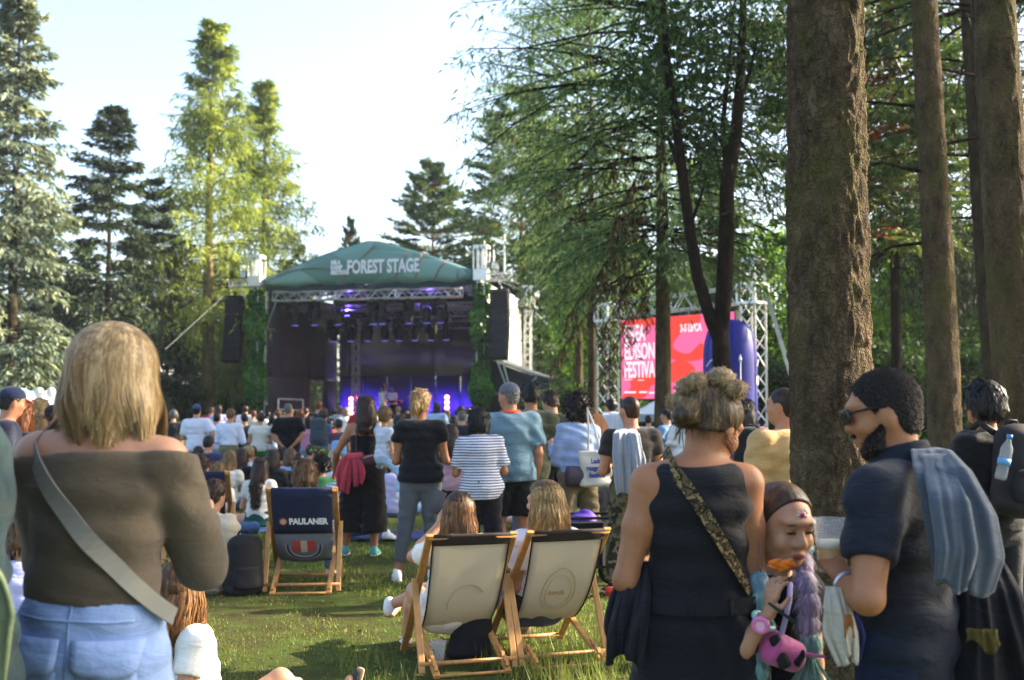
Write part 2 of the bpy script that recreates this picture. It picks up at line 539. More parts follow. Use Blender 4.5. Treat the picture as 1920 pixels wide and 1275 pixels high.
def barkm(name, lo, mid, moss, scale=9, mossy=.5, bst=.9):
    if name in _M: return _M[name]
    m, t, b = newmat(name)
    nz = tex_noise(t, scale, (1, 1, .45), 6, rough=.7)
    vo = N(t, 'ShaderNodeTexVoronoi', feature='DISTANCE_TO_EDGE'); tc = N(t, 'ShaderNodeTexCoord'); mp = N(t, 'ShaderNodeMapping')
    mp.inputs['Scale'].default_value = (1, 1, .38); vo.inputs['Scale'].default_value = scale * 3.2
    wv = tex_noise(t, scale * 1.4); ad = N(t, 'ShaderNodeVectorMath', operation='MULTIPLY_ADD')
    t.links.new(tc.outputs['Object'], mp.inputs[0]); t.links.new(wv.outputs[1], ad.inputs[0]); ad.inputs[1].default_value = (.22, .22, .22)
    t.links.new(mp.outputs[0], ad.inputs[2]); t.links.new(ad.outputs[0], vo.inputs[0])
    r = ramp(t, nz.outputs[0], [(.3, hx(lo) + (1,)), (.65, hx(mid) + (1,)), (.85, scl(hx(mid), 1.5))])
    cr = ramp(t, vo.outputs[0], [(0, (.45, .42, .4, 1)), (.12, (1, 1, 1, 1))])
    mu = N(t, 'ShaderNodeMix', data_type='RGBA'); mu.blend_type = 'MULTIPLY'; mu.inputs[0].default_value = .6
    t.links.new(r.outputs[0], mu.inputs[6]); t.links.new(cr.outputs[0], mu.inputs[7])
    mn = tex_noise(t, 2.2, (1, 1, .4), 6, rough=.75); mr = ramp(t, mn.outputs[0], [(.62 - .25 * mossy, (0, 0, 0, 1)), (.8 - .2 * mossy, (1, 1, 1, 1))])
    mx = N(t, 'ShaderNodeMix', data_type='RGBA')
    t.links.new(mr.outputs[0], mx.inputs[0]); t.links.new(mu.outputs[2], mx.inputs[6]); mx.inputs[7].default_value = hx(moss) + (1,)
    t.links.new(mx.outputs[2], b.inputs['Base Color'])
    b.inputs['Roughness'].default_value = .95; b.inputs['Specular IOR Level'].default_value = .1
    hs = N(t, 'ShaderNodeMath', operation='ADD'); cl = N(t, 'ShaderNodeMath', operation='MINIMUM'); cl.inputs[1].default_value = .25
    t.links.new(vo.outputs[0], cl.inputs[0]); t.links.new(cl.outputs[0], hs.inputs[0]); n3 = tex_noise(t, scale * 9, (1, 1, .5), 4)
    m3 = N(t, 'ShaderNodeMath', operation='MULTIPLY'); m3.inputs[1].default_value = .3
    t.links.new(n3.outputs[0], m3.inputs[0]); t.links.new(m3.outputs[0], hs.inputs[1])
    bump(t, b, hs.outputs[0], bst, .06)
    _M[name] = m
    return m
WOOD = None
def woodm(col='b98346'):
    key = 'wood_' + col
    if key in _M: return _M[key]
    m, t, b = newmat('wood')
    nz = tex_noise(t, 22, (1, 1, .12), 5)
    c = hx(col)
    r = ramp(t, nz.outputs[0], [(.3, scl(c, .72)), (.7, scl(c, 1.15))])
    t.links.new(r.outputs[0], b.inputs['Base Color'])
    b.inputs['Roughness'].default_value = .5; b.inputs['Specular IOR Level'].default_value = .4
    n2 = tex_noise(t, 90, (1, 1, .1)); bump(t, b, n2.outputs[0], .15, .003)
    _M[key] = m
    return m
# ---------------------------------------------------------------- ground and lawn
_gz0 = gz
def gz(x, y): return _gz0(x, min(y, 80.0))

def ground_mat():
    m, t, b = newmat('lawn_soil')
    n1 = tex_noise(t, .55, (1, 1, 1), 6); n2 = tex_noise(t, 5, (1, 1, 1), 6); n3 = tex_noise(t, 60, (1, 1, 1), 4)
    a = ramp(t, n2.outputs[0], [(.32, hx('3c3222') + (1,)), (.46, hx('444526') + (1,)), (.6, hx('4b5c2a') + (1,)), (.75, hx('666a42') + (1,))])
    b2 = ramp(t, n1.outputs[0], [(.35, hx('4a3d2b') + (1,)), (.55, hx('485628') + (1,)), (.7, hx('5f6a38') + (1,))])
    mx = N(t, 'ShaderNodeMix', data_type='RGBA'); mx.inputs[0].default_value = .5
    t.links.new(a.outputs[0], mx.inputs[6]); t.links.new(b2.outputs[0], mx.inputs[7])
    t.links.new(mx.outputs[2], b.inputs['Base Color'])
    b.inputs['Roughness'].default_value = 1; b.inputs['Specular IOR Level'].default_value = .05
    bump(t, b, n3.outputs[0], .8, .03)
    return m

ys = np.concatenate([np.arange(-30, 30, 1.0), np.arange(30, 90, 5.0), np.array([120, 200, 400, 900.])])
xs = np.concatenate([np.array([-700, -300, -150.]), np.arange(-80, 81, 4.0), np.array([150, 300, 700.])])
GX, GY = np.meshgrid(xs, ys)
GZ = -0.009 * np.maximum(0, np.minimum(GY, 80) - 10)
ni, nj = GX.shape
Vg = np.stack([GX, GY, GZ], -1).reshape(-1, 3)
ii = (np.arange(ni - 1)[:, None] * nj + np.arange(nj - 1)[None, :]).ravel()
tag(link('ground', npmesh('ground', Vg, np.stack([ii, ii + 1, ii + nj + 1, ii + nj], 1)), ground_mat()), kind='structure')

def blades(n, d0, d1, hmin, hmax, wf, seed, px0=200, px1=1960):
    g = np.random.default_rng(seed)
    d = (d0 ** .35 + g.random(n) * (d1 ** .35 - d0 ** .35)) ** (1 / .35)
    px = px0 + g.random(n) * (px1 - px0)
    x = (px - 960) / F_PX * d
    # tufts: blades gather in irregular patches
    keep = (np.sin(2.1 * x + 1.3 * np.sin(1.7 * d)) + np.sin(2.9 * d + 2 * np.sin(1.1 * x)) + .9 * np.sin(7 * x + 3 * d)) > g.normal(-.2, .8, n)
    d, x = d[keep], x[keep]; n = len(d)
    z = -0.009 * np.maximum(0, d - 10)
    h = (hmin + (hmax - hmin) * g.random(n) ** 2) * (1 + .35 * np.sin(1.9 * x + d))
    a = g.random(n) * 6.283; l = g.random(n) * .8
    wv = wf * d * (.6 + .8 * g.random(n))
    B = np.stack([x, d, z - .005], 1)
    S = np.stack([np.cos(a + 1.57), np.sin(a + 1.57), 0 * a], 1) * wv[:, None] / 2
    T = B + np.stack([np.cos(a) * l * h, np.sin(a) * l * h, h], 1)
    V = np.stack([B - S, B + S, T], 1).reshape(-1, 3)
    Q = np.arange(3 * n).reshape(-1, 3)
    tint = np.clip(.45 + .25 * np.sin(1.3 * x + 2 * np.sin(.9 * d)) + g.normal(0, .22, n), 0, 1)
    return V, Q, tint
GRASS = leafm('grass_blades', '7c7648', '6c8238', '9daa58', .4, .55)
V_, Q_, t_ = blades(190000, 3.2, 19, .014, .05, .0012, 3)
tag(link('lawn_grass', npmesh('lawn_grass', V_, Q_, True, t_), GRASS), kind='stuff')
V_, Q_, t_ = blades(3400, 5.6, 7.2, .07, .2, .0011, 8, 640, 1150)
tag(link('tall_grass', npmesh('tall_grass', V_, Q_, True, t_), GRASS), kind='stuff')
def litter():
    g = np.random.default_rng(5); n = 9000
    d = 3.4 + 15 * g.random(n) ** 1.3; x = (250 + g.random(n) * 1680 - 960) / F_PX * d
    z = -0.009 * np.maximum(0, d - 10) + .012 + .02 * g.random(n)
    a = g.random(n) * 6.28; L = .007 + .017 * g.random(n) ** 1.5; W = L * (.15 + .45 * g.random(n))
    c = np.stack([x, d, z], 1); u = np.stack([np.cos(a), np.sin(a), g.normal(0, .3, n)], 1) * L[:, None]; v = np.stack([-np.sin(a), np.cos(a), g.normal(0, .3, n)], 1) * W[:, None]
    V = np.stack([c - u, c + v, c + u, c - v], 1).reshape(-1, 3)
    return npmesh('fallen_leaves', V, np.arange(4 * n).reshape(-1, 4), False, g.random(n))
tag(link('fallen_leaves', litter(), leafm('dry_leaves', '33261a', '5c462c', '8a7048', .15)), kind='stuff')

# ---------------------------------------------------------------- trees
def unit(a): return a / np.maximum(np.linalg.norm(a, axis=-1, keepdims=True), 1e-9)

def cards(P, D, L, Wd, g):
    n = len(P)
    D = unit(D)
    r = unit(np.cross(D, g.normal(size=(n, 3))))
    m = P + D * (L * .42)[:, None]
    tip = P + D * L[:, None] + np.array([0, 0, -.12]) * L[:, None]
    V = np.stack([P, m + r * (Wd / 2)[:, None], tip, m - r * (Wd / 2)[:, None]], 1).reshape(-1, 3)
    return V, np.arange(4 * n).reshape(-1, 4)

def conifer(seed, H, zb, rad, nb, nt, nc, rise=.1, droop=.35, hang=.3, cl=(.16, .3), cw=.3, whorl=0, twl=.42, wood=True, tmin=.12, curtain=0.0, jit=.04):
    """crown and limb meshes of a conifer of height H with living branches from zb up; rad: list of (rel height, radius)"""
    g = np.random.default_rng(seed)
    q = np.sort(g.random(nb)) if not whorl else (np.floor(g.random(nb) * whorl) + g.normal(.5, .09, nb)) / whorl
    q = np.clip(q, 0, .995)
    z0 = zb + q * (H - zb)
    Lb = np.interp(q, [r[0] for r in rad], [r[1] for r in rad]) * (.62 + .5 * g.random(nb))
    az = g.random(nb) * 6.283
    rs = rise * (1 + .5 * g.normal(size=nb)) + .9 * q ** 3 + jit * g.normal(size=nb); dr = droop * (1 + .35 * g.normal(size=nb)) * (1 - .5 * q)
    def pos(b, t):
        L = Lb[b] * t
        return np.stack([np.cos(az[b]) * L, np.sin(az[b]) * L, z0[b] + L * rs[b] - Lb[b] * dr[b] * t * t], -1)
    b = np.repeat(np.arange(nb), nt); n = len(b)
    t = tmin + (1 - tmin) * g.random(n) ** .8
    base = pos(b, t); bd = unit(pos(b, t) - pos(b, t - .06))
    sd = np.where(g.random(n) < .5, -1, 1) * (.5 + .65 * g.random(n)) * np.where(t > .93, .3, 1)
    c, s = np.cos(sd), np.sin(sd)
    td = np.stack([bd[:, 0] * c - bd[:, 1] * s, bd[:, 0] * s + bd[:, 1] * c, bd[:, 2] - hang * (.4 + g.random(n))], -1)
    td = unit(td)
    tl = np.minimum(Lb[b] * twl * (1 - .72 * t) + .1, 1.1) * (.6 + .7 * g.random(n))
    cur = g.random(n) < curtain
    td[cur] = unit(np.array([0, 0, -1.0]) + .25 * g.normal(size=(cur.sum(), 3))); tl[cur] *= 1.5
    k = np.repeat(np.arange(n), nc); m = len(k)
    u = (np.tile(np.arange(nc), n) + g.random(m)) / nc
    P = base[k] + td[k] * (tl[k] * u)[:, None] + g.normal(0, .015, (m, 3))
    D = td[k] + .55 * g.normal(size=(m, 3)) * np.array([1, 1, .6]) + np.array([0, 0, -.15])
    L = cl[0] + (cl[1] - cl[0]) * g.random(m)
    V, Q = cards(P, D, L, L * cw, g)
    tint = np.clip(.5 + .2 * g.normal(size=nb)[b[k]] + .16 * g.normal(size=n)[k] + .12 * g.normal(size=m), 0, 1)
    me = npmesh('crown', V, Q, True, tint)
    lm = None
    if wood:
        mb = MB()
        for i in range(nb):
            pts = [Vector(pos(np.array([i]), np.array([x]))[0]) for x in (0, .35, .7, 1.0)]
            r = .009 + .007 * Lb[i]
            mb.tube(pts, [r, r * .75, r * .45, r * .12], 4, cap=False)
        lm = bpy.data.meshes.new('limbs'); lm.from_pydata(mb.v, [], mb.f)
    return me, lm

def trunk(H, r0, seed=0, n=14, seg=24, flare=1.35, lean=(0, 0), bend=.0, lump=.06, top=.06):
    g = random.Random(seed)
    ph = [g.uniform(0, 6.28) for _ in range(4)]
    z = (np.linspace(0, 1, seg) ** 1.3) * H
    a = np.arange(n) * 2 * np.pi / n
    q = z / H
    r = r0 * (1 - (1 - top) * q) * (1 + (flare - 1) * np.exp(-z / (r0 * 2.2)))
    Rr = r[:, None] * (1 + lump * np.sin(3 * a[None, :] + ph[0] + 1.3 * z[:, None]) + lump * .7 * np.sin(5 * a[None, :] - 2.1 * z[:, None] + ph[1]))
    cx = lean[0] * z + bend * np.sin(q * 4 + ph[2]); cy = lean[1] * z + bend * np.sin(q * 3.1 + ph[3])
    cx -= cx[0]; cy -= cy[0]
    V = np.stack([cx[:, None] + Rr * np.cos(a), cy[:, None] + Rr * np.sin(a), np.repeat(z[:, None] - .1, n, 1)], -1).reshape(-1, 3)
    i, j = np.meshgrid(np.arange(seg - 1), np.arange(n), indexing='ij')
    i, j = i.ravel(), j.ravel(); j2 = (j + 1) % n
    return npmesh('trunk', V, np.stack([i * n + j, i * n + j2, (i + 1) * n + j2, (i + 1) * n + j], 1))

def leafy(seed, H, zb, rx, n, nclu, cl, clump=.5, limbs=10):
    """crown of a broadleaf tree: leaf clusters through an uneven volume"""
    g = np.random.default_rng(seed)
    c = g.normal(size=(nclu, 3)); c = unit(c) * (.35 + .65 * g.random((nclu, 1)) ** .5)
    C = np.stack([c[:, 0] * rx, c[:, 1] * rx, zb + (H - zb) * (.5 + .5 * c[:, 2])], 1)
    C[:, :2] *= (1 - .35 * ((C[:, 2:] - zb) / (H - zb)) ** 2)
    k = g.integers(0, nclu, n)
    P = C[k] + g.normal(0, 1, (n, 3)) * clump * (.5 + g.random((n, 1))) * np.array([1, 1, .55])
    D = g.normal(size=(n, 3)) + np.array([0, 0, -.3])
    L = cl[0] + (cl[1] - cl[0]) * g.random(n)
    V, Q = cards(P, D, L, L * .62, g)
    tint = np.clip(.5 + .2 * g.normal(size=nclu)[k] + .17 * g.normal(size=n), 0, 1)
    mb = MB()
    for i in range(min(limbs, nclu)):
        p = Vector(C[i]); h0 = zb * .6 + (p.z - zb) * .35
        mb.tube([(0, 0, max(.3, h0)), (p.x * .45, p.y * .45, (h0 + p.z) / 2 + .2), p], [.05 * H / 8, .03 * H / 8, .008], 5, cap=False)
    lm = bpy.data.meshes.new('limbs'); lm.from_pydata(mb.v, [], mb.f)
    return npmesh('crown', V, Q, True, tint), lm

L_BLUE = leafm('needles_blue', '3a4a40', '6d7c68', 'a8b08e', .2)
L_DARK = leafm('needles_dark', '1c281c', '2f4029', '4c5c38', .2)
L_LARCH = leafm('needles_larch', '56682f', '798b3d', 'a6b05a', .45)
L_PINE = leafm('needles_pine', '33482a', '4f6a3c', '7a8a52', .25)
L_HEM = leafm('needles_hemlock', '34502f', '587646', '8ea46c', .45)
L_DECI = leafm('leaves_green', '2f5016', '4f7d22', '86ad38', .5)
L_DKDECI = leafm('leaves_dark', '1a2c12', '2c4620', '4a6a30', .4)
L_DEAD = leafm('dead_twigs', '3a2a1c', '5a4028', '84623c', .15)
B_GREY = barkm('bark_grey', '2a241c', '55493a', '4a4a22', 7, .35)
B_MOSS = barkm('bark_mossy', '342b21', '6b5b46', '5c5a2c', 7, .5)
B_PALE = barkm('bark_pale', '6a5c42', '9a875e', '7c7440', 6, .4, .6)
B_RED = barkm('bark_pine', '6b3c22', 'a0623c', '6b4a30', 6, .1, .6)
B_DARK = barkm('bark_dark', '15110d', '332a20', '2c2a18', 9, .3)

PROTO = {}
def proto(kind):
    if kind in PROTO: return PROTO[kind]
    if kind == 'blue':   # dense blue spruce with shaggy boughs
        c, l = conifer(11, 18, 2.6, [(0, 2.1), (.25, 2.2), (.6, 1.75), (1, .3)], 360, 13, 7, .05, .3, .4, (.17, .34), .34, 0, jit=.1)
        d = (18, c, l, trunk(18, .24, 1), L_BLUE, B_GREY)
    elif kind == 'spruce':  # dark, storeyed, see-through
        c, l = conifer(21, 15, 1.2, [(0, 2.9), (.3, 2.7), (.65, 2.1), (.9, 1.0), (1, .2)], 260, 15, 7, .14, .42, .35, (.16, .34), .3, 17)
        d = (15, c, l, trunk(15, .2, 2), L_DARK, B_GREY)
    elif kind == 'spruce_dense':
        c, l = conifer(22, 15, .9, [(0, 2.6), (.3, 2.5), (.7, 1.6), (1, .2)], 300, 12, 6, .1, .4, .35, (.16, .34), .32, 0)
        d = (15, c, l, trunk(15, .2, 3), L_DARK, B_GREY)
    elif kind == 'larch':  # airy, hanging curtains
        c, l = conifer(31, 18.5, 5.0, [(0, 2.6), (.2, 3.1), (.5, 2.2), (.8, .95), (1, .2)], 235, 15, 6, .12, .3, .5, (.18, .34), .2, 0, curtain=.6)
        d = (18.5, c, l, trunk(18.5, .25, 4, flare=1.15, bend=.06), L_LARCH, B_PALE)
    elif kind == 'pine':
        c, l = conifer(41, 17, 5.0, [(0, 2.4), (.2, 3.2), (.5, 2.9), (.8, 1.8), (1, .4)], 330, 16, 7, .25, .15, -.1, (.18, .36), .3, 12, tmin=.45)
        d = (17, c, l, trunk(17, .2, 5), L_PINE, B_RED)
    elif kind == 'hemlock':  # long sweeping sprays
        c, l = conifer(51, 13.5, 4.3, [(0, 2.2), (.2, 3.4), (.5, 4.7), (.8, 4.1), (1, 1.4)], 235, 22, 6, .05, .28, .34, (.09, .2), .24, 0, tmin=.12, curtain=.2, jit=.16)
        d = (13.5, c, l, trunk(13.5, .19, 6), L_HEM, B_MOSS)
    elif kind == 'dead':
        c, l = conifer(61, 14, 7.5, [(0, 1.6), (.5, 1.1), (1, .1)], 42, 6, 3, .1, .15, .1, (.12, .24), .2, 9)
        d = (14, c, l, trunk(14, .13, 7), L_DEAD, B_DARK)
    elif kind == 'broad':
        c, l = leafy(71, 9, 1.2, 2.6, 15000, 95, (.12, .24), .42)
        d = (9, c, l, trunk(8, .13, 8, bend=.15), L_DECI, B_DARK)
    elif kind == 'shrub':
        c, l = leafy(81, 4, .1, 2.2, 9000, 70, (.1, .2), .32)
        d = (4, c, l, trunk(3, .06, 9), L_DKDECI, B_DARK)
    PROTO[kind] = d
    return d

def tree(kind, px, Y, H, label, rz=0.0, fat=1.0, leaf=None, bark=None, name=None, cat='tree', group=None):
    h0, c, l, tr, lm, bm = proto(kind)
    names = dict(blue='spruce_tree', spruce='spruce_tree', spruce_dense='spruce_tree', larch='larch_tree', pine='pine_tree', hemlock='hemlock_tree', dead='bare_tree', broad='leafy_tree', shrub='shrub')
    p = gp(px, Y)
    e = empty(name or names[kind], p, rz, label, cat, group)
    s = H / h0
    e.scale = (s * fat, s * fat, s)
    for nm, me, mt in (('trunk', tr, bark or bm), ('crown', c, leaf or lm), ('limbs', l, B_DARK if kind != 'pine' else B_RED)):
        if me is None: continue
        if not me.materials: me.materials.append(mt)
        o = link(nm, me, None, e)
        if nm != 'limbs' or True:
            o.material_slots[0].link = 'OBJECT'; o.material_slots[0].material = mt
    return e

GF = 'trees around the festival lawn'
tree('blue', 18, 44, 19.0, 'tall pale blue-green spruce cut by the left edge of the photo', .4, 1.0, group=GF)
tree('spruce', 198, 50, 15.3, 'dark see-through spruce standing between the pale spruce and the yellow-green larch', 1.1, 1.0, group=GF)
tree('spruce', 282, 55, 13.2, 'dark spruce tucked close behind the left side of the larch', 2.5, .85, group=GF)
tree('larch', 392, 56, 21.4, 'tallest yellow-green larch with bare pale trunk left of the stage', .3, 1.3, group=GF)
tree('larch', 486, 63, 20.4, 'second larch just right of the tallest larch, above the left loudspeakers', 2.2, 1.35, group=GF)
tree('spruce_dense', 108, 58, 9.6, 'low dark spruce behind the blonde woman, left of her hair', .9, 1.1, group=GF)
tree('spruce_dense', 330, 62, 9.2, 'dark lower spruce behind the larch trunk', 1.9, 1.2, group=GF)
tree('spruce_dense', 448, 66, 9.4, 'dark spruce behind the left loudspeaker column', 2.9, 1.2, group=GF)
tree('spruce_dense', 560, 70, 12.0, 'dark spruce whose top shows just left of the stage roof', .1, .7, group=GF)
tree('spruce', 235, 66, 8.4, 'small dark spruce directly above the blonde hair, far behind', .6, 1.2, group=GF)
tree('larch', 436, 56, 9.5, 'slim pale-stemmed larch below the loudspeaker left of the stage', 1.6, .7, group=GF)
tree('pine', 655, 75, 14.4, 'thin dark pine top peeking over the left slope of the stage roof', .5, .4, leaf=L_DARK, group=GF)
tree('pine', 810, 70, 17.0, 'pine with orange trunk rising behind the right slope of the stage roof', .4, 1.0, group=GF)
tree('pine', 905, 78, 13.5, 'smaller pine behind the right tower of the stage', 1.4, 1.0, group=GF)
tree('pine', 978, 66, 20.5, 'tall loose pine between the stage and the overhanging hemlock', 2.4, 1.0, group=GF)
tree('hemlock', 1244, 22, 13.5, 'big dark hemlock whose long sprays overhang the middle of the lawn', .8, 1.0, group=GF)
tree('hemlock', 1085, 41, 17.0, 'drooping hemlock half hidden behind the overhanging one, right of the stage', 2.3, .75, group=GF)
tree('spruce_dense', 1075, 62, 11.5, 'dense spruce behind the white stage side wall', 1.2, 1.1, leaf=L_HEM, group=GF)
tree('broad', 1140, 52, 9.0, 'leafy tree behind the left truss tower of the video screen', .3, 1.1, group=GF)
tree('larch', 1190, 74, 16.5, 'hazy yellow-green larch high above the video screen', 1.0, 1.0, group=GF)
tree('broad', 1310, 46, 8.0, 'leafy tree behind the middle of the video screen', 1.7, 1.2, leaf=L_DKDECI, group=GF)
tree('broad', 1455, 47, 9.6, 'sunny green leafy tree right of the video screen tower', 2.7, 1.0, group=GF)
tree('pine', 1335, 76, 19.0, 'far pine whose crown shows between the forked tree stems', .2, 1.0, group=GF)
tree('pine', 1622, 21, 15.0, 'orange pine trunk directly behind the right edge of the thickest trunk', 1.3, .8, group=GF)
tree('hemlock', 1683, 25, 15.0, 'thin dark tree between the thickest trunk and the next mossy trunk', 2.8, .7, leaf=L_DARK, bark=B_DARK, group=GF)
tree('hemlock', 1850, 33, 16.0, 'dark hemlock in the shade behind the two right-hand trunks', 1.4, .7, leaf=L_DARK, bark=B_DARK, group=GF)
tree('broad', 1665, 40, 8.6, 'sunlit green leafy tree behind the gap beside the thickest trunk', .9, 1.2, group=GF)
tree('broad', 1790, 44, 9.4, 'bright green leafy tree between the right-hand trunks', 2.0, 1.2, group=GF)
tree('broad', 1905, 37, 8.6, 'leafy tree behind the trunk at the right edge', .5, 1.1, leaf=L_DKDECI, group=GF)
tree('spruce_dense', 1730, 58, 13.0, 'far dark spruce filling the right side of the wood', 2.2, 1.3, group=GF)
tree('spruce_dense', 1890, 60, 15.0, 'far dark spruce at the right end of the wood', .2, 1.3, group=GF)
tree('spruce_dense', 1565, 60, 13.0, 'far dark spruce behind the thickest trunk', 1.2, 1.3, group=GF)
for i, (px, Y, H, lb) in enumerate(((60, 70, 14, 'dense dark spruce far behind the pale spruce at the left'), (150, 76, 13, 'dense dark spruce far behind, left of the see-through spruce'), (258, 72, 14.5, 'dense dark spruce far behind, between the see-through spruces'),
                          (345, 78, 13.5, 'dense dark spruce far behind the tallest larch'), (410, 84, 14, 'dense dark spruce far behind, right of the tallest larch trunk'), (535, 80, 12.5, 'dense dark spruce far behind the left stage tower'))):
    tree('spruce_dense', px, Y, H, lb, i * 1.1, 1.35, group=GF)
tree('hemlock', 1110, 33, 16.0, 'hemlock behind the left half of the overhanging sprays', 3.4, .6, group=GF)
tree('spruce_dense', 1012, 68, 14.5, 'dark spruce filling the gap right behind the white side wall of the stage', 1.3, 1.1, leaf=L_HEM, group=GF)
tree('spruce_dense', 1140, 64, 15.5, 'dark spruce behind the hemlocks left of the video screen', 2.3, 1.1, leaf=L_HEM, group=GF)
GS = 'shrubs along the edge of the wood'
for px, Y, H, lb, r in ((1655, 29, 3.6, 'dark shrub right of the thickest trunk at eye level', .2), (1760, 33, 3.9, 'dark shrub behind the mossy trunk and the sunglasses man', 1.2),
                        (1880, 27, 3.2, 'dark shrub behind the woman with the backpack', 2.2), (1490, 36, 3.4, 'shrub behind the man in the tan shirt', 3.1),
                        (1270, 40, 3.0, 'shrub under the video screen left of the blue inflatable', .6), (1095, 47, 3.2, 'shrub left of the video screen tower', 1.7),
                        (345, 56, 3.2, 'shrub behind the red banner fence', 2.6), (60, 52, 3.4, 'shrub by the pale building on the far left', .9), (455, 58, 3.2, 'shrub behind the crowd below the left loudspeakers', 1.9), (1060, 36, 2.6, 'shrub beside the dark tarpaulin at the right of the stage', .1)):
    tree('shrub', px, Y, H, lb, r, 1.2, cat='shrub', group=GS)
# unseen trees added right of the frame to shade the lawn and nearest people
for px, Y, H, r, lb in ((2420, 15.0, 15, .3, 'nearer'), (2250, 28, 15, 2.3, 'farthest'), (2750, 19, 14.5, 1.9, 'middle'), (3836, 4.6, 12.5, .7, 'nearest')):
    tree('hemlock', px, Y, H, lb + ' of the four unseen hemlocks added for shade beyond the right edge of the view', r, .8 if Y > 7 else .52, group=GF)

def far_woods():
    g = np.random.default_rng(99); n = 26000
    a = -.62 + 1.3 * g.random(n)
    r = 92 + 14 * g.random(n)
    x = r * np.sin(a); y = r * np.cos(a)
    top = 6.5 + 2.2 * np.sin(23 * a) + 1.6 * np.sin(61 * a + 1) + 1.2 * np.sin(133 * a) + 3.5 * (a > .1)
    z = g.random(n) ** .8 * top - .7
    P = np.stack([x, y, z], 1); D = g.normal(size=(n, 3)) + np.array([0, 0, -.5])
    L = .5 + .7 * g.random(n)
    V, Q = cards(P, D, L, L * .5, g)
    return npmesh('far_woods', V, Q, True, np.clip(.5 + .2 * np.sin(40 * a) + .2 * g.normal(size=n), 0, 1))
tag(link('far_woods', far_woods(), leafm('far_leaves', '22321c', '3a5028', '64783c', .3)), kind='stuff')

# ---- the near trunks
from mathutils import noise as mnoise
def big_trunk(px, Y, r0, H, lean, seed, label, amp=.019, n=84, seg=420, mat=None, flare=1.5, topf=.72, zmax=None, vs=19):
    p = gp(px, Y)
    e = empty('spruce_tree', p, 0, label, 'tree', GF)
    zz = np.concatenate([np.linspace(0, zmax, seg), np.linspace(zmax, H, 8)[1:]])
    a = np.arange(n) * 2 * np.pi / n
    V = np.empty((len(zz), n, 3))
    g = random.Random(seed); o1 = g.uniform(0, 50)
    for i, z in enumerate(zz):
        r = r0 * (1 - (1 - topf) * min(1, z / zmax)) if z <= zmax else r0 * topf * (1 - .9 * (z - zmax) / (H - zmax))
        fl = (flare - 1) * math.exp(-z / .35)
        cx, cy = lean[0] * z + .012 * math.sin(1.1 * z + seed), lean[1] * z
        for k in range(n):
            ca, sa = math.cos(a[k]), math.sin(a[k])
            rr = r * (1 + fl * (.75 + .35 * math.sin(5 * a[k] + seed)))
            rr *= 1 + .03 * math.sin(2 * a[k] + z * .9 + o1) + .02 * math.sin(4 * a[k] - z * 1.7)
            if z <= zmax:
                q = Vector((ca * r0 * vs + o1, sa * r0 * vs, z * vs * .34))
                q = q + mnoise.noise_vector(q * .45) * .9
                dist = mnoise.voronoi(q)[0]
                rr += amp * (min(.55, dist[1] - dist[0]) * 1.5 - .4) + amp * .5 * mnoise.noise(q * 2.3)
            V[i, k] = (cx + ca * rr, cy + sa * rr, z - .12)
    m = len(zz)
    i, j = np.meshgrid(np.arange(m - 1), np.arange(n), indexing='ij'); i, j = i.ravel(), j.ravel(); j2 = (j + 1) % n
    link('trunk', npmesh('trunk', V.reshape(-1, 3), np.stack([i * n + j, i * n + j2, (i + 1) * n + j2, (i + 1) * n + j], 1)), mat or B_MOSS, e)
    return e
def crown_on(e, H, zb, seed, leaf=None, fat=1.0, rad=3.2):
    c, l = conifer(seed, H, zb, [(0, rad), (.4, rad), (1, .4)], 80, 14, 5, .02, .3, .3, (.10, .2), .3, 0, tmin=.3)
    o = link('crown', c, leaf or L_DARK, e); o2 = link('limbs', l, B_DARK, e)
def stubs(e, r0, spec, lean):
    mb = MB()
    for z, az, L, dz in spec:
        b = Vector((lean[0] * z + math.cos(az) * r0 * .7, lean[1] * z + math.sin(az) * r0 * .7, z))
        d = Vector((math.cos(az), math.sin(az), dz))
        pts = [b, b + d * L * .4 + Vector((0, 0, .03)), b + d * L + Vector((0, 0, -.12 * L))]
        mb.tube(pts, [.02, .013, .003], 6)
        for q in (.45, .65, .85):
            c = b + d * L * q
            for s in (-1, 1):
                mb.tube([c, c + Vector((-d.y * s, d.x * s, -.25)) * L * .28 + d * L * .12], [.006, .002], 4)
    tag(mb.build('dead_branches', B_DARK, e), kind='stuff')
tA = big_trunk(1568, 5.5, .205, 15, (-.006, .01), 3, 'thickest mossy tree trunk, right behind the girl with bubble braids', zmax=4.2, n=110, seg=460, flare=1.35, topf=.86)
crown_on(tA, 15, 8.5, 301, rad=2.2)
mb = MB()
for z, az, r in ((2.45, -1.9, .026), (3.2, -1.2, .02), (1.75, -1.45, .016), (2.9, -2.3, .018), (3.7, -1.75, .02)):
    c = Vector((-.006 * z + math.cos(az) * .185, .01 * z + math.sin(az) * .185, z)); d = Vector((math.cos(az), math.sin(az), 0))
    mb.tube([c - d * .03, c + d * .008, c + d * .020, c + d * .012], [r * 1.1, r * 1.0, r * .7, r * .3], 10)
tag(mb.build('knots', B_MOSS, tA, True), kind='stuff')
tB = big_trunk(1776, 11.2, .17, 15, (-.022, .0), 5, 'mossy trunk rising behind the head of the sunglasses man', zmax=6.5, n=64, seg=300, amp=.009)
crown_on(tB, 15, 7.5, 302, rad=2.4)
stubs(tB, .15, [(4.6, 2.6, 1.7, .2), (5.0, .4, 1.5, -.1), (3.9, 3.4, 1.2, .1), (4.2, .1, 1.3, .15), (3.2, 3.0, .8, -.2)], (-.022, 0))
tC = big_trunk(1880, 16, .18, 15, (-.045, .0), 7, 'thinner trunk between the two thick mossy trunks at the right', zmax=8.5, n=40, seg=200, amp=.007, mat=B_GREY)
crown_on(tC, 15, 7.2, 303)
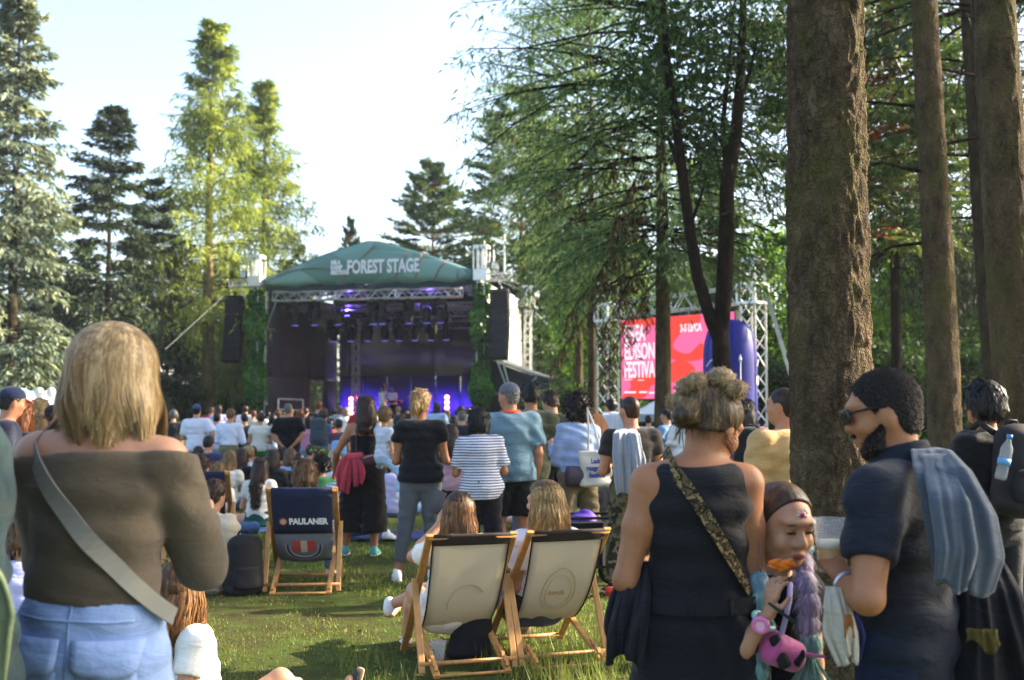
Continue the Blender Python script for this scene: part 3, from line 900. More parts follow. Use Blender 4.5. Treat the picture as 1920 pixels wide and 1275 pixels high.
stubs(tC, .15, [(5.2, 2.9, 1.9, .1), (6.1, .2, 1.6, .1), (4.3, 3.3, 1.3, -.1), (6.6, 2.7, 2.0, .2)], (-.045, 0))
tD = big_trunk(1938, 7.9, .19, 15, (-.045, .01), 9, 'lichen-lit trunk cut by the right edge of the photo', zmax=5.2, n=80, seg=340, amp=.010, flare=1.7)
crown_on(tD, 15, 8.5, 304, rad=2.2)

def twin_trunk():
    Y = 14.0; p = gp(1343, Y)
    e = empty('twin_stemmed_tree', p, 0, 'dark forked tree with twin twisting stems in front of the blue inflatable', 'tree', GF)
    def P(px, py, dy=0): return at(px, py, Y + dy) - p
    mb = MB()
    stem = [P(1343, 1000), P(1345, 900), P(1352, 780), P(1353, 690), P(1350, 600)]
    mb.tube([stem[0] - Vector((0, 0, .1))] + stem, [.16, .14, .125, .12, .115, .10], 14)
    left = [P(1350, 640), P(1333, 600), P(1308, 520), P(1293, 430), P(1280, 330), P(1268, 230), P(1250, 110), P(1240, -60)]
    mb.tube(left, [.085, .08, .075, .07, .066, .06, .05, .03], 12)
    right = [P(1350, 640), P(1358, 540), P(1362, 440), P(1363, 350), P(1380, 250), P(1388, 150), P(1392, 40), P(1398, -120)]
    mb.tube(right, [.10, .105, .10, .09, .08, .06, .05, .03], 12)
    for a, b, c, r in (((1364, 330), (1355, 240), (1378, 0), .05), ((1280, 330), (1255, 262), (1190, 225), .045), ((1386, 190), (1408, 130), (1430, 20), .035), ((1366, 400), (1345, 300), (1330, 180), .028),
                       ((1293, 430), (1320, 350), (1345, 240), .025), ((1366, 300), (1320, 200), (1285, 160), .02), ((1380, 250), (1430, 330), (1445, 420), .016)):
        mb.tube([P(*a), P(*b, .2), P(*c, .5)], [r, r * .7, r * .25], 8)
    mb.build('trunk', B_DARK, e, True)
    g = np.random.default_rng(17)
    cl = [(1340, 150, 40), (1290, 120, 46), (1390, 60, 42), (1240, 200, 40), (1330, 40, 50), (1440, 90, 32), (1300, 250, 28), (1325, 330, 22), (1345, 420, 16), (1200, 150, 38), (1260, 40, 40), (1335, 270, 24), (1450, 200, 20), (1210, 60, 40)]
    Ps = []
    for x, y, r in cl:
        m = int(13 * r)
        c = np.array(P(x, y, .2)); Ps.append(c + g.normal(0, 1, (m, 3)) * (r / 150.0) * np.array([1, 1.6, .7]))
    Ps = np.concatenate(Ps); n = len(Ps)
    L = .05 + .06 * g.random(n)
    V, Q = cards(Ps, g.normal(size=(n, 3)) + np.array([0, 0, -.5]), L, L * .5, g)
    link('crown', npmesh('crown', V, Q, True, np.clip(.45 + .25 * g.normal(size=n), 0, 1)), L_DKDECI, e)
twin_trunk()
def hanging_twigs():                          # brown dead boughs of the hemlock, hanging over the screen's left
    e = empty('dead_bough', gp(1244, 22), 0, 'brown dead boughs hanging from the hemlock left of the video screen', 'bough')
    g = np.random.default_rng(23); o = gp(1244, 22)
    mb = MB(); Ps, Ds = [], []
    for x0, y0, x1, y1, dy in ((1240, 350, 1120, 520, -1), (1240, 420, 1060, 600, -.5), (1240, 300, 1150, 420, -1.5), (1240, 480, 1120, 640, -1.2), (1240, 250, 1050, 430, .5), (1240, 460, 1030, 690, 0), (1240, 520, 1130, 700, -.8), (1240, 200, 1010, 380, .4)):
        a = at(x0, y0, 22) - o; b = at(x1, y1, 22 + dy) - o; m = (a + b) / 2 + Vector((0, 0, .35))
        mb.tube([a, m, b], [.022, .014, .004], 5, cap=False)
        for k in range(46):
            t = .2 + .8 * g.random(); q = a.lerp(m, t * 2) if t < .5 else m.lerp(b, t * 2 - 1)
            L = .3 + .6 * g.random(); d = Vector((g.normal(0, .35), g.normal(0, .35), -1)).normalized()
            mb.tube([q, q + d * L], [.006, .002], 3, cap=False)
            for c in range(7):
                Ps.append(q + d * L * g.random()); Ds.append(d + Vector(g.normal(0, .6, 3)))
    mb.build('twigs', B_DARK, e)
    Ps = np.array(Ps); n = len(Ps); L = .08 + .12 * g.random(n)
    V, Q = cards(Ps, np.array(Ds), L, L * .22, g)
    link('needles', npmesh('needles', V, Q, True, g.random(n)), L_DEAD, e)
hanging_twigs()
# ---------------------------------------------------------------- the stage
ALU = metal('c9cdd0', .38)
BLACKMESH, _t, _b = newmat('black_scrim')
_b.inputs['Base Color'].default_value = (.045, .048, .05, 1); _b.inputs['Roughness'].default_value = .9
_tr = N(_t, 'ShaderNodeBsdfTransparent'); _ms = N(_t, 'ShaderNodeMixShader'); _ms.inputs[0].default_value = .13
_t.links.new(_b.outputs[0], _ms.inputs[1]); _t.links.new(_tr.outputs[0], _ms.inputs[2]); _t.links.new(_ms.outputs[0], _t.nodes['Material Output'].inputs[0])
BLK = plain('black_paint', '101113', .55, .1, 6, 90, .08)
BLKCLOTH = plain('black_drape', '15171a', .95, .25, 3, 200, .2)
WHITECLOTH = plain('white_tarpaulin', 'cfcabd', .7, .06, 1.2, 30, .1)
GREENCLOTH, _t, _b = newmat('printed_green_tarpaulin')
_vo = N(_t, 'ShaderNodeTexVoronoi'); _tc = N(_t, 'ShaderNodeTexCoord'); _mp = N(_t, 'ShaderNodeMapping'); _mp.inputs['Scale'].default_value = (.55, .55, .9)
_t.links.new(_tc.outputs['Object'], _mp.inputs[0]); _t.links.new(_mp.outputs[0], _vo.inputs[0]); _vo.inputs['Scale'].default_value = 1.0
_r = ramp(_t, _vo.outputs['Color'], [(.2, hx('5c8278') + (1,)), (.5, hx('6b9288') + (1,)), (.8, hx('7aa096') + (1,))]); _r.color_ramp.interpolation = 'CONSTANT'
_t.links.new(_r.outputs[0], _b.inputs['Base Color']); _b.inputs['Roughness'].default_value = .65
ORANGE = plain('orange_print', 'b4633c', .7, .05); WHITE = plain('white_print', 'e6e8ea', .7, .03)
def truss(mb, a, b, size=.35, tri=False, r=.025, step=None, up=(0, 0, 1), nn=6):
    a, b = Vector(a), Vector(b); d = b - a; L = d.length; z = d / L
    x = Vector(up).cross(z); x = x.normalized() if x.length > 1e-4 else Vector((1, 0, 0)); y = z.cross(x)
    h = size / 2
    cs = [x * h + y * h, -x * h + y * h, -x * h - y * h, x * h - y * h]
    for c in cs: mb.tube([a + c, b + c], r, nn)
    n = max(2, int(round(L / (step or size)))); q = r * .55
    for i in range(n):
        p0, p1 = a + d * (i / n), a + d * ((i + 1) / n)
        for k in range(4):
            c0, c1 = cs[k], cs[(k + 1) % 4]
            mb.tube([p0 + (c0 if i % 2 else c1), p1 + (c1 if i % 2 else c0)], q, 4, cap=False)
    for p in (a, b):
        for k in range(4): mb.tube([p + cs[k], p + cs[(k + 1) % 4]], q, 4, cap=False)
    return mb

SY = -13.9
S0 = gp(497, 53.5)
stage = empty('festival_stage', S0, R(SY), 'open-air festival stage with green printed gable reading FOREST STAGE', 'stage')
SW, SDp, DZ = 10.4, 8.6, 1.15
SM = Matrix.Translation(S0) @ Matrix.Rotation(R(SY), 4, 'Z')
def sw(x, y, z): return SM @ Vector((x, y, z))
def sloc(px, py, yl):
    """stage-local point seen at a pixel, at local depth yl"""
    o = SM.inverted() @ Vector((0, 0, EYE)); q = SM.inverted() @ at(px, py, 50.0)
    d = q - o; t = (yl - o.y) / d.y
    return o + d * t
# deck
MB().box((SW / 2, SDp / 2, DZ - .1), (SW, SDp, .2)).build('deck', BLK, stage)
mb = MB()
for i in range(9): mb.box((.6 + i * (SW - 1.2) / 8, .06, (DZ - .2) / 2), ((SW - 1.2) / 8 - .04, .05, DZ - .22))
mb.build('front_skirt', BLKCLOTH, stage)
# gable banner, slightly bellied
ZE, ZP = 7.62, 9.62
def gable(x):
    u = abs(x / SW - .515) * 2
    return 8.02 + (ZP - 8.02) * (1 - min(1, u) ** 1.25)
rows = []
for j in range(5):
    rows.append([(SW * i / 30, -.12 - .10 * math.sin(math.pi * j / 4), ZE + (gable(SW * i / 30) - ZE) * j / 4 + (.05 * math.sin(i * 1.1) if j == 0 else 0)) for i in range(31)])
MB().sheet(rows, .02).build('gable_banner', GREENCLOTH, stage, True)
mb = MB()
mb.sheet([[(SW * i / 30, -.10, ZE - .02 + .05 * math.sin(i * 1.1) - .22 * j) for i in range(31)] for j in range(2)], .02)
mb.build('banner_hem', plain('dark_hem', '20363a', .8), stage)
# roof skin
mb = MB()
mb.sheet([[(SW * i / 20, y, gable(SW * i / 20) + .02 - .02 * (y / SDp)) for i in range(21)] for y in (-.1, 2, 4, 6, SDp)], .03)
mb.build('roof_canopy', plain('roof_fabric', '3d5a58', .7), stage, True)
def onbanner(name, pts2, wdt, mat):
    mb = MB()
    for (x0, z0), (x1, z1) in zip(pts2[:-1], pts2[1:]):
        mb.bar((x0, -.245, z0), (x1, -.245, z1), .006, wdt, up=(0, 1, 0))
    mb.build(name, mat, stage)
for pts2 in ([(.1, 7.85), (1.3, 8.35), (2.8, 8.42), (4.0, 8.15), (5.2, 8.5), (6.2, 8.3)], [(3.9, 7.75), (4.7, 8.6), (5.6, 9.4)], [(6.5, 7.75), (6.95, 8.4), (7.2, 9.05)], [(7.55, 7.72), (7.75, 8.3), (7.9, 8.95)], [(8.5, 7.72), (8.75, 8.2), (9.05, 8.6)], [(9.6, 7.75), (9.65, 8.2)]):
    onbanner('orange_stripe', pts2, .085, ORANGE)
tm = text_mesh('FOREST STAGE', .86, .006, .62, .03)
tm.transform(Matrix.Rotation(R(90), 4, 'X')); tm.transform(Matrix.Translation((4.22, -.27, 8.12)))
link('lettering', tm, WHITE, stage)
for i, s_ in enumerate(('MILA', 'KAMP', 'FESTIVAL')):
    tm = text_mesh(s_, .27, .006, .8, .02)
    tm.transform(Matrix.Rotation(R(90), 4, 'X')); tm.transform(Matrix.Translation((3.42, -.27, 8.56 - i * .24)))
    link('small_lettering', tm, WHITE, stage)
# front and back trusses
mb = MB()
for x0, x1 in ((.35, 3.55), (3.62, 6.55), (6.62, 9.7)): truss(mb, (x0, .15, 7.14), (x1, .15, 7.14), .42, r=.04)
mb.build('front_truss', ALU, stage)
for yy, zz, nm in ((4.4, 6.55, 'middle_truss'), (7.6, 6.2, 'rear_truss')):
    mb = MB(); truss(mb, (.3, yy, zz), (SW - .3, yy, zz), .36, r=.03); mb.build(nm, metal('8a8d92', .5), stage)
mb = MB()
for x in (.2, SW - .2):
    truss(mb, (x, .2, 7.2), (x, SDp, 7.2), .36, r=.03)
for i in range(4): truss(mb, (SW / 2, 1 + 2.2 * i, 8.9), (.4, 1 + 2.2 * i, 7.5), .24, r=.025); truss(mb, (SW / 2, 1 + 2.2 * i, 8.9), (SW - .4, 1 + 2.2 * i, 7.5), .24, r=.025)
for z in (6.75, 7.5): truss(mb, (.3, 2.2, z), (SW - .3, 2.2, z), .22, r=.04)
mb.build('roof_trusses', metal('9a9da6', .5), stage)
# scrims
mb = MB(); mb.sheet([[(.06 + .03 * math.sin(3 * y + z), y, z) for y in np.linspace(.1, SDp, 12)] for z in (3.3, 5, 7.5)], .01)
mb.sheet([[(.06 + .03 * math.sin(3 * y), y, z) for y in np.linspace(.1, 4.9, 8)] for z in (.2, 1.8, 3.29)], .01)
mb.sheet([[(.06 + .03 * math.sin(3 * y), y, z) for y in np.linspace(6.7, SDp, 4)] for z in (.2, 1.8, 3.29)], .01)
mb.build('left_scrim', BLACKMESH, stage, True)
mb = MB()
for a, b in (((.05, 4.9, 1.15), (.05, 4.9, 4.6)), ((.05, 6.7, 1.15), (.05, 6.7, 4.6)), ((.05, 4.9, 4.6), (.05, 6.7, 4.6)), ((.05, 4.9, 3.3), (.05, 6.7, 3.3))): mb.tube([a, b], .04, 6)
mb.build('door_frame', BLK, stage)
mb = MB(); mb.sheet([[(x, SDp - .05 + .05 * math.sin(2.2 * x), z) for x in np.linspace(.2, SW - .2, 16)] for z in (3.5, 4.5, 6.6)], .01)
mb.build('rear_scrim', BLACKMESH, stage, True)
mb = MB(); mb.sheet([[(x, SDp - .06, 6.55 + (gable(x) - 6.6) * j / 2) for x in np.linspace(.05, SW - .05, 16)] for j in range(3)], .01)
mb.build('rear_gable', BLKCLOTH, stage, True)
BLUEDROP = plain('blue_backdrop', '2c2a66', .7, .2, 1.5, 40, .1)
mb = MB()
for k in range(7):
    x0 = .35 + k * 1.385
    mb.sheet([[(x0 + 1.36 * i / 4, SDp - .35 + .03 * math.sin(i * 1.5), z) for i in range(5)] for z in (DZ, 2.3, 3.52)], .02)
mb.build('backdrop', BLUEDROP, stage, True)
# white side wall with dark inside
mb = MB(); mb.sheet([[(SW + .06 + .06 * math.sin(1.3 * y + .8 * z), y, z - .02 * y) for y in np.linspace(.3, SDp + .4, 14)] for z in (3.2, 4.4, 5.6, 6.8, 7.75)][::-1], .012)
mb.build('side_wall', WHITECLOTH, stage, True)
mb = MB(); mb.sheet([[(SW - .04, y, z - .02 * y) for y in np.linspace(.3, SDp, 8)] for z in (.2, 3.2, 7.6)], .012)
mb.build('inner_side_drape', BLACKMESH, stage, True)
mb = MB(); mb.tube([(0, -.05, 0), (-.02, -.05, 4), (.02, -.05, 7.6)], .035, 6); mb.tube([(0, -.05, 5.5), (.55, -.05, 6.95)], .03, 6)
mb.build('corner_pole', ALU, stage)
mb = MB()
for a, b in (((.8, -.25, 1.2), (.8, -.25, 2.25)), ((.8, -.25, 2.25), (2.0, -.1, 2.2)), ((2.0, -.1, 2.2), (2.0, -.1, 1.2)), ((.8, -.25, 1.75), (2.0, -.1, 1.7))): mb.tube([a, b], .035, 6)
mb.build('stair_rail', metal('d8d8d4', .4), stage)
# inner column visible on the left
mb = MB(); truss(mb, (2.4, 5.5, DZ), (2.4, 5.5, 6.4), .3, r=.03); mb.build('inner_tower', ALU, stage)

IVY = leafm('ivy_leaves', '2a5520', '3f7a30', '74a848', .4)
GT = 'ivy-wrapped stage towers'
def tower(x, ztop, label, seed):
    e = empty('stage_tower', sw(x, -.3, 0), R(SY), label, 'tower', GT)
    mb = MB(); truss(mb, (0, 0, 0), (0, 0, ztop), .34, r=.03, up=(0, 1, 0)); mb.box((0, 0, .03), (.9, .9, .06)); mb.build('tower_truss', ALU, e)
    mb = MB(); mb.box((0, 0, 7.85), (.62, .62, .5)); mb.box((0, 0, ztop + .08), (.66, .6, .14))
    for a in (-.3, -.1, .12, .3):
        mb.bar((a, -.3, 8.1), (a, -.3, ztop), .07, .05); mb.bar((a, .3, 8.1), (a, .3, ztop - .1), .07, .05)
    mb.build('sleeve_block', metal('dcdcd6', .45), e)
    g = np.random.default_rng(seed); n = 6200
    z = .1 + 7.4 * g.random(n); a = g.random(n) * 6.283
    r = (.33 + .10 * np.sin(2.2 * z + seed + .6 * np.sin(a)) + .07 * np.sin(5.3 * z + 2 * a)) * (.75 + .35 * g.random(n))
    P = np.stack([r * np.cos(a), r * np.sin(a), z], 1); D = P * np.array([1, 1, 0]) + g.normal(0, .3, (n, 3)) + np.array([0, 0, -.35])
    L = .1 + .12 * g.random(n)
    V, Q = cards(P, D, L, L * .8, g)
    tag(link('ivy', npmesh('ivy', V, Q, True, np.clip(.5 + .25 * np.sin(2.5 * z) + .2 * g.normal(size=n), 0, 1)), IVY, e), kind='stuff')
    return e
tower(-.38, 8.95, 'ivy-wrapped truss tower at the left front corner of the stage', 1)
tower(SW + .38, 9.05, 'ivy-wrapped truss tower at the right front corner of the stage', 2)
def rear_tower():
    e = empty('stage_tower', sw(SW + .4, SDp + .3, 0), R(SY), 'bare aluminium tower top at the rear corner of the white side wall', 'tower')
    mb = MB(); truss(mb, (0, 0, 0), (0, 0, 8.2), .34, r=.03, up=(0, 1, 0)); mb.build('tower_truss', ALU, e)
    mb = MB(); mb.box((0, 0, 7.4), (.7, .6, .4)); mb.box((.1, 0, 8.25), (.9, .5, .12))
    for a in (-.25, 0, .25): mb.bar((a, -.28, 7.6), (a, -.28, 8.3), .07, .05)
    mb.build('sleeve_block', metal('dcdcd6', .45), e)
rear_tower()
def outrig(x0, x1, label):
    e = empty('outrigger_truss', sw(0, 0, 0), R(SY), label, 'truss')
    mb = MB(); truss(mb, (x0, -.3, 7.75), (x1, -.3, 7.75), .3, r=.035); mb.build('chords', ALU, e)
    xm = x0 if abs(x0) > abs(x1 - SW) and x0 < 0 else x1
    mb = MB(); mb.tube([(x0 * .55 + x1 * .45, -.3, 7.6), (x0 * .3 + x1 * .7, -.3, 7.0)], .04, 6); mb.build('brace', ALU, e)
outrig(-1.75, -.62, 'short white outrigger truss holding the left loudspeaker column')
outrig(SW + .62, SW + 1.8, 'short white outrigger truss holding the right loudspeaker column')
def floodlamp(x, y, z, rz, label):
    e = empty('flood_light', sw(x, y, z), R(SY) + rz, label, 'flood light', 'flood lights on the tower tops')
    mb = MB(); mb.box((0, 0, .25), (.36, .2, .36), bev=.04); mb.build('housing', BLK, e)
    mb = MB(); mb.box((0, -.11, .25), (.3, .02, .3)); mb.build('glass', plastic('c8d0d8', .15), e)
    mb = MB(); mb.tube([(-.21, 0, .28), (-.21, 0, 0), (.21, 0, 0), (.21, 0, .28)], .02, 6); mb.build('bracket', ALU, e)
floodlamp(SW + .95, -.3, 8.0, .6, 'black flood light on top of the right stage tower, towards the screen'); floodlamp(SW + .62, .2, 8.5, -.5, 'black flood light high on the right stage tower, beside the gable')
floodlamp(SW + .9, SDp, 7.6, .9, 'black flood light on the rear tower top'); floodlamp(-1.0, -.3, 7.95, -.3, 'black flood light on the left outrigger truss')
mb = MB()
for x, h in ((SW + .5, 1.5), (SW + .95, 1.3), (SW + 1.45, 1.9)): mb.bar((x, -.3, 7.95), (x, -.3, 7.95 + h), .09, .06)
for k in range(4): mb.bar((SW + .5, -.3, 8.15 + k * .3), (SW + .72, -.3, 8.15 + k * .3), .05, .05)
tag(mb.build('hoist_posts', metal('dcdcd6', .45), None, loc=S0, rz=R(SY)), 'bright hoist posts standing above the right stage tower', 'hoist')
GL = 'line array loudspeakers beside the stage'
def line_array(x, label):
    e = empty('line_array_speaker', sw(x, -.45, 7.15), R(SY), label, 'loudspeaker', GL)
    MB().box((0, 0, -.03), (.8, .5, .08)).box((0, 0, .1), (.1, .1, .24)).build('flying_frame', BLK, e)
    ang, p = 0.0, Vector((0, 0, -.1)); cab = None
    for k in range(8):
        M = Matrix.Rotation(ang, 3, 'X')
        if cab is None:
            mb = MB(); mb.box((0, 0, -.185), (.86, .46, .36), bev=.03); mb.box((-.2, -.235, -.185), (.36, .012, .31)); mb.box((.2, -.235, -.185), (.36, .012, .31))
            cab = mb.build('cabinet', BLK, e)
            o = cab
        else:
            o = cab.copy(); COL.objects.link(o)
        o.location = p; o.rotation_euler = (ang, 0, 0)
        p = p + M @ Vector((0, 0, -.385)); ang -= .02 + .006 * k
line_array(-1.42, 'black loudspeaker column hanging left of the stage'); line_array(SW + 1.28, 'black loudspeaker column hanging in front of the white side wall')
# lamps
GH = 'moving head lights under the stage roof'
LENS = glow('lamp_lens', (.18, .2, .9), .22)
mh = None
def moving_head(p, k, label):
    global mh
    if mh is None:
        mh = empty('moving_head_light', (0, 0, 0))
        MB().box((0, 0, -.1), (.36, .3, .18), bev=.03).build('base', BLK, mh)
        mb = MB(); mb.box((-.2, 0, -.38), (.07, .16, .42)); mb.box((.2, 0, -.38), (.07, .16, .42)); mb.box((0, 0, -.2), (.46, .16, .06)); mb.build('yoke', BLK, mh)
        mb = MB(); mb.lathe([(.09, .2), (.15, .12), (.165, -.02), (.15, -.26), (.14, -.3)], (0, 0, -.5), 14); mb.build('head', BLK, mh, True)
        MB().lathe([(.125, -.305), (.1, -.325)], (0, 0, -.5), 14).build('lens', LENS, mh)
        o = mh
    else:
        o = mh.copy(); COL.objects.link(o)
        for c in mh.children:
            d = c.copy(); COL.objects.link(d); d.parent = o
    o.location = sw(*p); o.rotation_euler = (0, 0, R(SY) + k * .7)
    o.scale = (1.35, 1.35, 1.45)
    tag(o, label, 'stage light', GH)
ords = ['first', 'second', 'third', 'fourth', 'fifth', 'sixth', 'seventh', 'eighth']
for k, px in enumerate((625, 658, 690, 722, 748, 778, 808, 837)):
    q = sloc(px, 590, 4.4); moving_head((q.x, 4.4, 6.38), k, f'{ords[k]} moving head light from the left in the lower row hanging over the stage')
for k, px in enumerate((560, 596, 640, 706, 722, 771, 805, 830)):
    q = sloc(px, 545, .9); moving_head((q.x, .55, 6.95), k + 3, f'{ords[k]} moving head light from the left directly under the front truss')
# red light bars and blue floor lamps
REDGLOW = glow('red_lamp_cell', (1.0, .13, .10), 9.0); BLUEGLOW = glow('blue_lamp_cell', (.12, .10, 1.0), 8)
GB = 'red light bars standing on stage'
for k, (px, yl, h, lb) in enumerate(((658, 5.2, 1.2, 'red glowing light bar at the left of the stage floor'), (776, 5.4, 1.15, 'red glowing light bar behind the blonde ponytail'), (838, 4.9, 1.3, 'red glowing light bar at the right of the stage floor, beside the ivy'))):
    q = sloc(px, 770, yl)
    e = empty('light_bar', sw(q.x, yl, DZ), R(SY), lb, 'light bar', GB)
    mb = MB(); mb.box((0, 0, .02), (.4, .3, .04)); mb.box((0, .07, .08 + h / 2), (.14, .08, h)); mb.build('housing', BLK, e)
    for j in range(5):
        mb = MB(); mb.tube([(0, .03, .16 + j * h / 5), (0, -.04, .16 + j * h / 5)], h / 12, 10); mb.build('lamp_cell', REDGLOW, e)
for k, (px, yl) in enumerate(((640, 7.0), (700, 7.3), (790, 7.3), (850, 7.0))):
    q = sloc(px, 775, yl)
    e = empty('blue_wash_lamp', sw(q.x, yl, DZ), R(SY), ['blue wash lamp on the stage floor at the far left', 'blue wash lamp on the stage floor behind the performers', 'blue wash lamp on the stage floor right of the performers', 'blue wash lamp on the stage floor at the far right'][k], 'stage light', 'blue wash lamps on the stage floor')
    MB().box((0, 0, .12), (.4, .22, .2), bev=.03).build('housing', BLK, e)
    MB().box((0, .115, .13), (.32, .015, .14)).build('lens', BLUEGLOW, e)
    ld = bpy.data.lights.new('blue_wash', 'SPOT'); ld.energy = 120; ld.color = (.28, .12, 1.0); ld.spot_size = R(120); ld.spot_blend = .8; ld.shadow_soft_size = .15
    lo = bpy.data.objects.new('blue_wash', ld); COL.objects.link(lo); lo.parent = e; lo.location = (0, .2, .3)
    lo.rotation_euler = (Vector((0, .8, .75))).to_track_quat('-Z', 'Y').to_euler()
for k, x in enumerate((3.2, 7.4)):
    e = empty('roof_wash_lamp', sw(x, 2.2, 6.2), R(SY), ['violet wash lamp lighting the left half of the stage roof', 'violet wash lamp lighting the right half of the stage roof'][k], 'stage light', 'violet lamps lighting the stage roof')
    MB().box((0, 0, 0), (.4, .25, .25), bev=.03).build('housing', BLK, e); MB().box((0, 0, .135), (.3, .18, .012)).build('lens', BLUEGLOW, e)
    MB().tube([(0, 0, -.12), (.18, 0, -.1), (.18, 0, .45)], .02, 6).build('hook', BLK, e)
    ld = bpy.data.lights.new('violet_wash', 'SPOT'); ld.energy = 110; ld.color = (.22, .12, 1.0); ld.spot_size = R(160); ld.spot_blend = .6
    lo = bpy.data.objects.new('violet_wash', ld); COL.objects.link(lo); lo.parent = e; lo.location = (0, 0, .2); lo.rotation_euler = (R(180), 0, 0)
e = empty('front_spot_lamp', sw(5.2, .5, 6.5), R(SY), 'white spot lamp under the front truss aimed at the performers', 'stage light', 'spot lamps under the front truss')
MB().lathe([(.11, -.2), (.13, .1), (.1, .2)], n=12).build('housing', BLK, e, True); MB().tube([(-.16, 0, 0), (-.16, 0, .4), (.16, 0, .4), (.16, 0, 0)], .02, 6).build('yoke', BLK, e); MB().lathe([(.1, -.205), (.09, -.21)], n=12).build('lens', glow('white_lens', (1, .9, .8), 6), e)
ld = bpy.data.lights.new('front_spot', 'SPOT'); ld.energy = 9000; ld.color = (1, .9, .86); ld.spot_size = R(34); ld.spot_blend = .6; ld.shadow_soft_size = .1
lo = bpy.data.objects.new('front_spot', ld); COL.objects.link(lo); lo.parent = e; lo.location = (0, .1, -.25); lo.rotation_euler = Vector((.7, 3.9, -4.1)).to_track_quat('-Z', 'Y').to_euler()
# keyboard desk
q = sloc(737, 760, 4.6)
kb = empty('keyboard', sw(q.x, 4.5, DZ), R(SY), 'black keyboard on crossed stand in front of the performer on stage', 'keyboard')
MB().box((0, 0, .98), (1.0, .34, .1), bev=.02).build('keyboard_body', BLK, kb); MB().box((0, -.03, 1.035), (.9, .14, .012)).build('keys', plastic('e6e6e0'), kb)
mb = MB(); mb.bar((-.4, 0, 0), (.4, 0, .92), .04); mb.bar((.4, .05, 0), (-.4, .05, .92), .04); mb.build('stand', BLK, kb)
q = sloc(752, 760, 4.2)
mb = MB(); mb.tube([(0, 0, 0), (0, 0, 1.3)], .015, 6); mb.tube([(0, 0, 1.3), (-.4, -.1, 1.55)], .012, 6); mb.lathe([(.2, 0), (.02, .04)], n=12); mb.tube([(-.4, -.1, 1.55), (-.5, -.12, 1.57)], .03, 8)
tag(mb.build('microphone_stand', BLK, None, loc=sw(q.x, 4.0, DZ)), 'thin microphone stand beside the keyboard on stage', 'microphone stand')
# dark side tent at the right
tt = empty('dark_side_tent', sw(SW + .45, .3, 0), R(SY), 'dark tarpaulin lean-to sloping down from the right side of the stage', 'tent')
g_ = lambda u: 4.15 - 1.15 * u - .28 * math.sin(math.pi * u)
mb = MB()
mb.sheet([[(4.4 * u, .06 * math.sin(7 * u + z), .02 + (g_(u) - .02) * z) for u in np.linspace(0, 1, 13)] for z in (0, .33, .66, 1)], .012)
mb.build('front_sheet', plain('dark_tarpaulin', '1e2426', .5, .2, 2, 30, .15), tt, True)
mb = MB(); mb.sheet([[(4.4 * u, y, g_(u) + .01 + .06 * math.sin(2 * y)) for u in np.linspace(0, 1, 13)] for y in (0, 1.2, 2.4, 3.6)], .012)
mb.build('roof_sheet', plain('tarpaulin_grey', '4c5557', .55, .15, 2, 30, .15), tt, True)
mb = MB(); mb.sheet([[(4.42 + .05 * math.sin(5 * y), y, 3.0 * z + .02) for y in (0, 1.2, 2.4, 3.6)] for z in (0, .5, 1)], .012)
mb.build('side_sheet', plain('tarpaulin_grey', '4c5557', .55), tt, True)
mb = MB(); mb.tube([(.4, -.1, 4.3), (1.9, -.15, .4)], .045, 6); mb.tube([(2.4, -.2, 3.2), (.2, -.12, 1.2)], .035, 6); mb.tube([(-.1, -.2, 7.3), (1.3, -.2, 2.2)], .04, 6)
mb.build('brace_pole', ALU, tt)
# cables and guys
def cable(name, a, b, r, mat, label, cat, sag=0.0, flat=None):
    a, b = Vector(a), Vector(b)
    mb = MB(); pts = [a.lerp(b, t) - Vector((0, 0, sag * 4 * t * (1 - t))) for t in np.linspace(0, 1, 9)]
    mb.tube(pts, r, 6)
    return tag(mb.build(name, mat, None), label, cat)
cable('guy_rope', sw(-1.6, -.3, 7.6), at(310, 655, 47), .014, plain('rope_grey', '6a6e70', .9), 'grey guy rope running down left from the stage outrigger into the trees', 'rope')
cable('guy_rope', sw(SW + .5, SDp, 7.2), at(1062, 640, 50), .03, metal('b0b4b8', .5), 'grey guy rope running down right from the rear stage tower', 'rope')

# ---------------------------------------------------------------- video screen on trusses
A0, A1 = at(1165, 745, 30.4), at(1378, 742, 27.5)
A0.z = A1.z = 1.72
ex = Vector((A1.x - A0.x, A1.y - A0.y, 0)); LW = ex.length; ex.normalize(); ey = Vector((-ex.y, ex.x, 0)); LH = 2.14
ang = math.atan2(ex.y, ex.x)
scr = empty('video_screen', A0, ang, 'pink and red video screen with white festival lettering hung from trusses', 'screen')
MB().box((LW / 2, .09, LH / 2), (LW + .06, .14, LH + .06)).build('screen_body', BLK, scr)
PINK = glow('screen_pink', hx('ff6aa0'), .255); RED = glow('screen_red', hx('f8402c'), .255); SWHITE = glow('screen_white', hx('fff2f6'), .26)
npx = 4
for i in range(npx):
    for j in range(2):
        MB().box((LW * (i + .5) / npx, .012, LH * (j + .5) / 2), (LW / npx - .004, .016, LH / 2 - .004)).build('led_panel', PINK, scr)
def blob2(name, pts, mat, y):
    mb = MB(); n = len(pts)
    mb.add([(x, y, z) for x, z in pts] + [(x, y + .003, z) for x, z in pts], [tuple(range(n)), tuple(range(2 * n - 1, n - 1, -1))] + [(i, n + i, n + (i + 1) % n, (i + 1) % n) for i in range(n)])
    mb.build(name, mat, scr)
